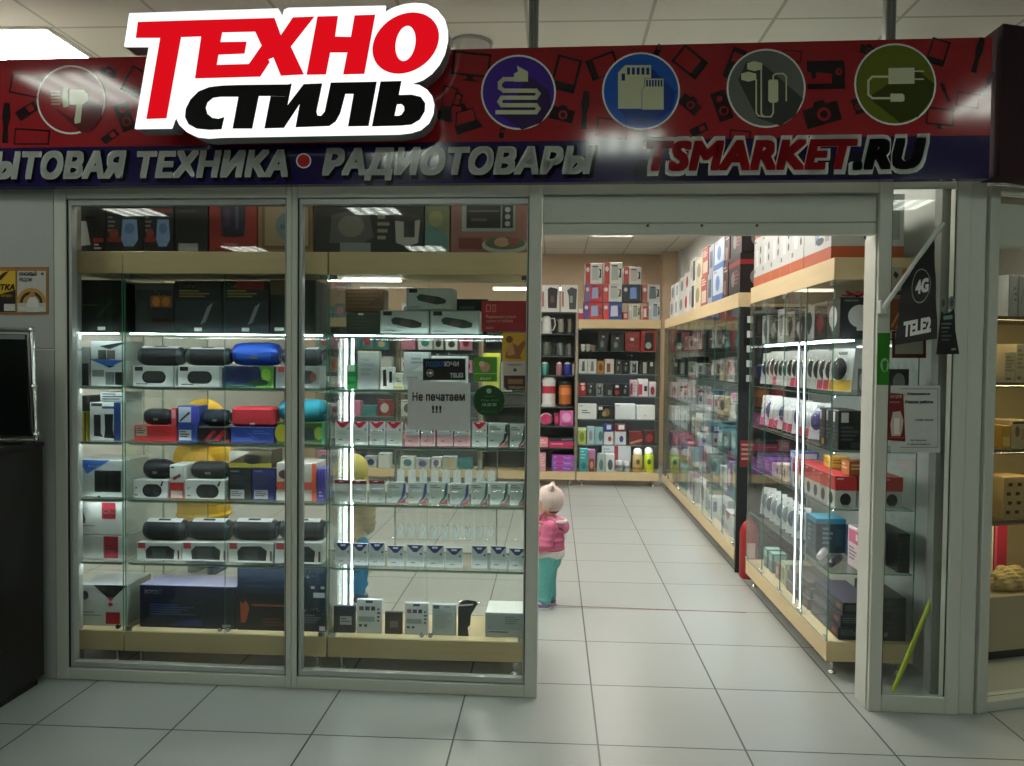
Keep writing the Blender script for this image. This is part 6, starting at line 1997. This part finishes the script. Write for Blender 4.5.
def dr2(poly, text):
    poly(R4(-20, 268.5, 17, 270), '#a86224')
    poly([(-20, 271), (16, 271), (16, 290), (-20, 300)], '#c9a41c', 1)
    poly([(-20, 300), (16, 290), (16, 312), (-20, 312)], '#17130e', 1)
    text('ПЛИТКА', -16, 15.5, 290, 5.5, '#111', 3, .05, .2)
    poly([(-6, 282), (4, 273), (10, 271), (2, 280)], '#1a1610', 2)
    text('скоро', 2, 13, 297, 3, '#c9a41c', 3, .04, .2)
    poly(R4(5, 304, 16, 311), '#bdbdb6', 4)


wall_poster(R4(16.9, 267, 49, 314.5), '#8f6a3c', 'white poster with orange rings in a tan frame on the grey wall', dr1)
wall_poster(R4(-22, 267, 16.6, 314.5), '#8f6a3c', 'black and yellow poster at the left edge on the grey wall', dr2)

# ================================================================ the shop next door
NP = Vector((1.936, 3.622, 0))
NM = Matrix.Translation(NP) @ Matrix.Rotation(NROT, 4, 'Z')
NI = NM.inverted()


def nu(px, py, d=0.):
    e, r_ = NI @ EYE, NI.to_3x3() @ ray(px, py)
    p = e+r_*((d-e.y)/r_.y)
    return p.x, p.z


na = nu(995, 430)[0]
nz0, nz1 = nu(1005, 700)[1], nu(1012, 192)[1]
n2, n3 = nu(1012, 204)[1], nu(1012, 246)[1]
t = thing('window_4', 'white framed window of the shop next door', None, NM @ Vector((.6, 0, 0)), NROT, None, 'structure')
mb = MB()
mb.T = Matrix.Translation((-.6, 0, 0))
mb.box(.002, na, 0, .09, 0, 2.385, FRAME, .003)
mb.box(na, 1.4, .002, .09, 0, nz0, FRAME, .003)
mb.box(na, 1.4, .002, .09, nz1, 2.385, FRAME, .003)
mb.box(na, 1.4, .004, .09, n3, n2, FRAME, .003)
mb.build('frame', t)
mb = MB()
mb.T = Matrix.Translation((-.6, 0, 0))
mb.box(na+.002, 1.4, .045, .051, nz0+.002, n3-.002, WINDOW, edge=EDGE)
mb.box(na+.002, 1.4, .045, .051, n2+.002, nz1-.002, WINDOW, edge=EDGE)
mb.build('pane', t)
DD = .5
sh_z = [nu(1010, y, DD)[1] for y in (316, 382, 449, 520)]
nb = nu(1010, 596, DD)[1]
NB = lambda m_, name, label, cat, group=None: (setattr(m_, 'v', [tuple(v) for v in m_.v]), m_)[1]
su_ = thing('shelving_unit', 'lit shelving with glass shelves behind the next shop window', 'shelving unit', NM @ Vector((.75, DD+.2, 0)), NROT)
mb = MB()
for z in sh_z:
    mb.box(-.33, .6, -.2, .2, z-.02, z, mat('#6b5f48', .4), .002)
mb.build('shelf', su_)
MB().box(-.33, .6, .202, .212, nb, 1.9, mat('#a89a78', .7)).build('back_panel', su_)
mb = MB()
for z in sh_z:
    mb.box(-.32, .58, -.197, -.1955, z-.028, z-.0205, mat('#6b5f48', .4))
    mb.box(-.32, .58, -.195, -.183, z-.026, z-.0205, emis('#ffe9b0', 28, 'warm_strip_glow'))  # hidden behind the lip; the lower strips are added to brighten the goods
mb.build('led_strip', su_)
MB().box(-.33, .6, -.2, .2, .05, nb, mat('#b9ad90', .5), .003).build('base_cabinet', su_)
MB().box(-.32, .58, -.18, .18, 0, .05, BLACK).build('plinth', su_)


def NX(x0, x1, yt, z, col, prints, label, dep=.15, name='product_box', cat='box', d0=.02):
    ua, ub = nu(x0, 430, DD+.05)[0], nu(x1, 430, DD+.05)[0]
    zt_ = nu((x0+x1)/2, yt, DD+.05)[1]
    return pbox(name, ub-ua-.003, dep, zt_-z-.001, col, prints, NM @ Vector(((ua+ub)/2, DD+d0, z+.001)), NROT, label, cat, side=None)


blk = [('r', .0, .0, .05, 1, '#3a3d3c'), ('p', [(.2, .3), (.5, .7), (.6, .66), (.3, .26)], '#a9aba4'), ('l', .6, .7, .95, .3, 3, '#8d908a')]
for i, (a, b) in enumerate(((1000, 1009), (1009.5, 1019), (1019.5, 1030))):
    NX(a, b, 275+i, sh_z[0], '#c4c7c2', blk, 'pale box with a dark edge, top shelf next door, %s from the left' % nth(i))
for i, (a, b, yt) in enumerate(((998, 1009, 352), (1009.5, 1018, 344), (1018.5, 1030, 347))):
    NX(a, b, yt, sh_z[1], '#c9b894', [('l', .1, .85, .9, .3, 5, '#a08f6a'), ('r', .1, .06, .6, .14, '#8a7a58')], 'tan paper carton on the second shelf next door, %s from the left' % nth(i))
NX(999, 1004, 325, sh_z[1], '#7fa87a', [], 'pale green pack at the back of the second shelf next door', .05) if False else None
NX(997, 1006, 425, sh_z[2], '#c99a3c', [('r', .1, .1, .9, .5, '#e0c07a')], 'amber jar box on the third shelf next door')
NX(1006.5, 1030, 420, sh_z[2], '#c2b08a', [('e', .25, .6, .1, .2, '#8a5a3a'), ('r', .4, .3, .9, .7, '#a8946a'), ('l', .05, .95, .9, .8, 1, '#3a3430')], 'tan printed carton on the third shelf next door')
crn = [('r', .1+.3*(i % 3)+.05*(i//3 % 2), .12+.22*(i//3), .24+.3*(i % 3)+.05*(i//3 % 2), .2+.22*(i//3), '#4c3828') for i in range(12)]
NX(1000, 1030, 476, sh_z[3], '#b39a6c', crn, 'brown cardboard box printed with rows of dark dashes next door')
NX(996.5, 1006, 525, nb, '#c8c0b0', [('l', .1, .9, .9, .1, 4, '#a89c86')], 'pale upright box on the cream cabinet next door', d0=.17)
NX(1006.5, 1016, 524, nb, '#d2ccc0', [], 'white upright box on the cream cabinet next door', d0=.17)
NX(1016.5, 1030, 524, nb, '#a01c38', [('r', .0, .0, .2, 1, '#c8506a')], 'crimson upright box on the cream cabinet next door', d0=.17)
# crumpled film bag
bm = bmesh.new()
bmesh.ops.create_icosphere(bm, subdivisions=4, radius=1)
for v in bm.verts:
    n_ = .16*math.sin(v.co.x*9+v.co.z*5)+.12*math.sin(v.co.y*11+v.co.x*6)+.08*math.sin(v.co.z*17+v.co.y*13)
    v.co *= 1+n_*.5
    v.co = Vector((v.co.x*.13, v.co.y*.06, max(0, v.co.z*.075+.06)))
mb = MB()
mb.add([v.co[:] for v in bm.verts], [tuple(v.index for v in f.verts) for f in bm.faces], mat('#c4ad74', .2))
bm.free()
pbg = NM @ Vector((nu(1006, 596, DD+.08)[0]+.02, DD+.085, nb+.001))
mb.build('film_bag', None, pbg, NROT, 'crumpled shiny beige film bag on the cream cabinet next door', 'bag')
MB().box(4.2, 4.3, 5.2, 9, 0, H_CEIL-.001, mat('#8f8a7c', .7)).build('wall_neighbour', auto=True, kind='structure')

nl = None
for i, (x, y) in enumerate(((2.75, 4.75), (3.35, 5.95))):
    lb_ = 'square ceiling light in the shop next door, %s one' % ('nearer', 'farther')[i]
    nl = lamp(x, y, LS, lb_, 'ceiling lights next door') if nl is None else dup(nl, (x, y, H_CEIL-.012), 0, lb_)

# ================================================================ children in the shop
def melt(mb, voxel, name, parent, m, label=None, smooth=6):
    """fuse the limbs of mb into one continuous surface"""
    o = mb.build(name, parent)
    o.data.materials.clear()
    o.data.materials.append(m)
    for p in o.data.polygons:
        p.material_index = 0
    rm = o.modifiers.new('fuse', 'REMESH')
    rm.mode, rm.voxel_size, rm.use_smooth_shade = 'VOXEL', voxel, True
    sm = o.modifiers.new('soften', 'SMOOTH')
    sm.factor, sm.iterations = .5, smooth
    dg = bpy.context.evaluated_depsgraph_get()
    me = bpy.data.meshes.new_from_object(o.evaluated_get(dg))
    o.modifiers.clear()
    old = o.data
    o.data = me
    bpy.data.meshes.remove(old)
    for p in me.polygons:
        p.use_smooth = True
    return tag(o, label)


SKIN = mat('#d9a68c', .5)


def child(label, loc, rot, H, coat_c, pants_c, shoe_c, hair_c, arms, legs=(0, 0), coat_low=.40, hood=None, hat=None, coat_w=1.0, pants_w=1.0, sole_c='#d8d4d8'):
    """small child of standing height H looking along local -y; arms = (right elbow, right hand, left elbow, left hand) in units of H"""
    t_ = thing('person', label, 'person', loc, rot)
    k_ = H
    V_ = lambda x, y, z: Vector((x*k_, y*k_, z*k_))
    hc = V_(0, -.01, .875)
    hr = .105
    ank = [V_(-.065, legs[0], .05), V_(.065, legs[1], .05)]
    kne = [V_(-.068, legs[0]*.5-.012, .21), V_(.068, legs[1]*.5-.012, .21)]
    hip = [V_(-.06, 0, .40), V_(.06, 0, .40)]
    sho = [V_(-.115, .005, .69), V_(.115, .005, .69)]
    elb, han = [V_(*arms[0]), V_(*arms[2])], [V_(*arms[1]), V_(*arms[3])]
    b = MB()
    b.capsule(V_(0, 0, .42), V_(0, .005, .60), .085*k_, .085*k_, SKIN).capsule(V_(0, .005, .60), V_(0, .005, .68), .085*k_, .06*k_, SKIN)
    b.capsule(V_(0, .005, .68), V_(0, -.005, .80), .042*k_, .045*k_, SKIN)
    b.ball(hc, (hr*.92*k_, hr*1.02*k_, hr*1.1*k_), SKIN, 18, 12)
    b.ball(hc+V_(0, -.03, -.045), (hr*.72*k_, hr*.7*k_, hr*.6*k_), SKIN)
    b.ball(hc+V_(0, -.105, -.02), (.014*k_, .016*k_, .014*k_), SKIN, 10, 6)
    for sg in (-1, 1):
        b.ball(hc+V_(sg*.098, .012, -.015), (.012*k_, .022*k_, .03*k_), SKIN, 10, 6)
    for i in (0, 1):
        b.capsule(hip[i], kne[i], .06*k_, .045*k_, SKIN).capsule(kne[i], ank[i], .044*k_, .03*k_, SKIN)
        b.capsule(ank[i]+V_(0, .012, -.022), ank[i]+V_(0, -.075, -.028), .026*k_, .022*k_, SKIN)
        b.capsule(V_(0, .005, .66), sho[i], .05*k_, .042*k_, SKIN)
        b.capsule(sho[i], elb[i], .038*k_, .031*k_, SKIN).capsule(elb[i], han[i], .03*k_, .023*k_, SKIN)
        d = (han[i]-elb[i]).normalized()
        side = d.cross(Vector((1, 0, 0))).normalized()
        if side.length < .5:
            side = Vector((0, 1, 0))
        cur = Vector((1 if i == 0 else -1, 0, 0))
        pm = han[i]+d*.035*k_
        b.capsule(han[i], pm, .021*k_, .021*k_, SKIN)
        for q_ in range(4):
            o_ = side*((q_-1.5)*.0125*k_)
            ln = (.03, .036, .034, .026)[q_]*k_
            p1 = pm+o_+d*.012*k_
            p2 = p1+d*ln*.6+cur*ln*.12
            p3 = p2+d*ln*.35+cur*ln*.42
            b.capsule(p1, p2, .0064*k_, .0058*k_, SKIN, 8, 3).capsule(p2, p3, .0058*k_, .005*k_, SKIN, 8, 3)
        p1 = han[i]+d*.012*k_+side*(-.018*k_)
        p2 = p1-side*.016*k_+d*.02*k_+cur*.006*k_
        b.capsule(p1, p2, .0075*k_, .0065*k_, SKIN, 8, 3).capsule(p2, p2+d*.018*k_+cur*.008*k_, .0062*k_, .005*k_, SKIN, 8, 3)
    melt(b, .0042 if H < .9 else .0055, 'body', t_, SKIN, smooth=3)
    for sg in (-1, 1):
        MB().ball(hc+V_(sg*.036, -.093, .004), .0105*k_, '#2a2422', 10, 6).build('eye', t_)
    mo = MB()
    mo.ball(hc+V_(0, -.094, -.058), (.022*k_, .008*k_, .006*k_), '#b0605c', 10, 6)
    mo.build('mouth', t_)
    hm = MB()
    hm.ball(hc+V_(0, .012, .012), (hr*1.0*k_, hr*1.02*k_, hr*1.1*k_), hair_c, 18, 12)
    hm.v = [(x, y+max(0, (.02-(z-hc.z)/k_)*.0), z) for x, y, z in hm.v]
    hm.v = [(x, max(y, hc.y-.055*k_) if z < hc.z+.05*k_ else y, z) for x, y, z in hm.v]
    hm.build('hair', t_)
    # trousers
    p = MB()
    p.capsule(V_(0, .004, .40), V_(0, .004, .455), .095*k_*pants_w, .092*k_*pants_w, pants_c)
    for i in (0, 1):
        p.capsule(hip[i], kne[i], .076*k_*pants_w, .062*k_*pants_w, pants_c).capsule(kne[i], ank[i]+V_(0, 0, .025), .062*k_*pants_w, .048*k_*pants_w, pants_c)
        for j in range(3):
            q_ = kne[i].lerp(ank[i], .2+.3*j)
            p.ball(q_+V_((-1)**j*.012, -.01, 0), (.055*k_*pants_w, .052*k_*pants_w, .022*k_), pants_c, 12, 6)
    melt(p, .006, 'trousers', t_, mat(pants_c, .8, noise=.12, scale=60), smooth=5)
    for i in (0, 1):
        s_ = MB()
        s_.capsule(ank[i]+V_(0, .015, -.018), ank[i]+V_(0, -.078, -.022), .035*k_, .031*k_, shoe_c)
        s_.capsule(ank[i]+V_(0, .008, -.01), ank[i]+V_(0, .004, .02), .036*k_, .036*k_, shoe_c)
        s_.v = [(x, y, max(z, .012*k_)) for x, y, z in s_.v]
        o_ = melt(s_, .004, 'shoe', t_, mat(shoe_c, .5, noise=.3, scale=90), smooth=2)
        z0 = MB()
        pts_ = [(ank[i].x+.04*k_*math.cos(a)*(1 if math.sin(a) > 0 else .92), ank[i].y-.03*k_+.088*k_*math.sin(a), 0) for a in [2*math.pi*j/20 for j in range(20)]]
        z0.slab(pts_, (0, 0, .016*k_), sole_c)
        z0.build('sole', o_)
        MB().box(ank[i].x-.037*k_, ank[i].x+.037*k_, ank[i].y-.06*k_, ank[i].y-.025*k_, .044*k_, .058*k_, mat('#e8c8dc' if shoe_c != '#4a5668' else '#8d98a6', .5), .004*k_).build('strap', o_)
    # coat
    c_ = MB()
    c_.capsule(V_(0, .006, coat_low+.06), V_(0, .008, .60), .125*k_*coat_w, .118*k_*coat_w, coat_c).capsule(V_(0, .008, .60), V_(0, .006, .70), .118*k_*coat_w, .075*k_, coat_c)
    for i in (0, 1):
        c_.capsule(V_(0, .005, .66), sho[i], .075*k_, .064*k_, coat_c)
        c_.capsule(sho[i], elb[i], .062*k_, .054*k_, coat_c).capsule(elb[i], elb[i].lerp(han[i], .86), .053*k_, .043*k_, coat_c)
        for j in range(3):
            q_ = sho[i].lerp(elb[i], .3+.35*j)
            c_.ball(q_, (.066*k_, .066*k_, .022*k_), coat_c, 12, 6)
    for j in range(4):
        c_.ball(V_(0, .006, coat_low+.03+.075*j), (.132*k_*coat_w, .132*k_*coat_w, .03*k_), coat_c, 20, 8)
    c_.v = [(x, y, max(z, (coat_low-.01)*k_)) for x, y, z in c_.v]
    melt(c_, .0055, 'coat', t_, mat(coat_c, .75, noise=.15, scale=50), smooth=4)
    if hood:
        h_ = MB()
        n = 14
        pts_ = [V_(.085*math.cos(a), .03+.085*math.sin(a), .735-.035*math.sin(a)) for a in [math.pi*(-.12+1.24*j/n) for j in range(n+1)]]
        for a, b2 in zip(pts_, pts_[1:]):
            h_.capsule(a, b2, .034*k_, .034*k_, hood)
        h_.ball(V_(0, .125, .68), (.085*k_, .045*k_, .06*k_), hood)
        melt(h_, .0055, 'hood', t_, mat(hood, .8, noise=.15, scale=50), 'hood hanging at the back', smooth=4)
    return t_, V_, hc, hr


# toddler in the aisle, facing the window cabinets
tx = at(548.5, 606, 5.02)
T_H = .765
t, V_, hc, hr = child('toddler in a pink hooded jacket, teal trousers and cream knitted cap standing in the aisle', (tx.x, 5.02, 0), R(-90), T_H, '#cc6888', '#62ada7', '#8a72a2', '#3a2c24',
                      ((-.15, -.02, .555), (-.12, -.13, .50), (.15, -.03, .555), (.12, -.14, .51)), (.015, -.03), .47, '#c87494', coat_w=.98, pants_w=1.08)
CAP = mat('#d6c2ba', .85, noise=.1, scale=140)
m_ = MB()
m_.ball(hc+V_(0, .012, .03), (hr*1.12*T_H, hr*1.16*T_H, hr*1.18*T_H), CAP, 20, 14)
m_.v = [(x, max(y, hc.y-.05*T_H) if z < hc.z+.02*T_H else y, max(z, hc.z-.07*T_H)) for x, y, z in m_.v]
for sg in (-1, 1):
    m_.capsule(hc+V_(sg*.06, .02, .12), hc+V_(sg*.085, .035, .15), .036*T_H, .018*T_H, CAP)
cap = melt(m_, .004, 'knitted_cap', t, CAP, smooth=3)
MB().tube([hc+V_(.1, -.03, -.06), hc+V_(.07, -.07, -.12), hc+V_(0, -.085, -.14), hc+V_(-.07, -.07, -.12), hc+V_(-.1, -.03, -.06)], .007, mat('#c2708c', .7)).build('tie', cap)
m_ = MB()
m_.lathe([(.118*T_H, .425*T_H), (.126*T_H, .44*T_H), (.126*T_H, .475*T_H), (.118*T_H, .49*T_H)], mat('#dcd6d2', .85), 24, 'z', (0, .006*T_H, 0))
m_.build('shirt_hem', t, label='white shirt hem below the jacket')
m_ = MB()
pts_ = [V_(.1*math.cos(a), .045+.09*math.sin(a), .735-.01*math.sin(a)) for a in [math.pi*(-.05+1.1*j/12) for j in range(13)]]
m_.tube(pts_, .016*T_H, mat('#e0d6d6', .8))
m_.build('hood_lining', t, label='white hood lining')

# child in the yellow coat behind the left window
k1 = at(199, 574, 5.5)
H1 = 1.26
t, V_, hc, hr = child('child in a yellow hooded coat and dark jeans behind the speaker cabinet', (k1.x+.02, 5.55, 0), R(175), H1, '#c9a41e', '#3c4a60', '#4a5668', '#3a2c24',
                      ((-.17, .0, .55), (-.15, -.06, .47), (.17, .0, .55), (.15, -.06, .47)), (.01, -.01), .33, None, coat_w=1.18, sole_c='#b9bcc0')
YC = mat('#c9a41e', .75, noise=.15, scale=50)
m_ = MB()
m_.ball(hc+V_(0, .02, .01), (hr*1.25*H1, hr*1.2*H1, hr*1.28*H1), YC, 20, 14)
m_.v = [(x, max(y, hc.y-.06*H1), z) for x, y, z in m_.v]
melt(m_, .006, 'hood', t, YC, 'yellow hood pulled up', smooth=3)

# child with the yellow fringe cap behind the middle window
k2 = at(351, 602, 5.0)
H2 = .95
t, V_, hc, hr = child('child in bright blue trousers and a beige quilted jacket behind the middle window', (k2.x, 5.0, 0), R(170), H2, '#b8ac8c', '#2a86b8', '#4a5668', '#4a3a2c',
                      ((-.105, -.03, .55), (-.08, -.12, .49), (.105, -.03, .55), (.08, -.12, .49)), (.012, -.012), .43, None, coat_w=.74, pants_w=.85)
m_ = MB()
YL = mat('#b8b062', .9)
m_.ball(hc+V_(0, .012, .035), (hr*1.1*H2, hr*1.12*H2, hr*1.1*H2), YL, 18, 12)
m_.v = [(x, y, max(z, hc.z-.03*H2)) for x, y, z in m_.v]
for j in range(12):
    a = 2*math.pi*j/12
    m_.capsule(hc+V_(.1*math.cos(a), .012+.1*math.sin(a), -.01), hc+V_(.12*math.cos(a), .012+.12*math.sin(a), -.055), .014*H2, .006*H2, YL, 8, 3)
melt(m_, .005, 'fringed_cap', t, YL, 'yellow fringed cap', smooth=1)

# tidy the build-time notes
for o in bpy.data.objects:
    if '_base' in o:
        del o['_base']
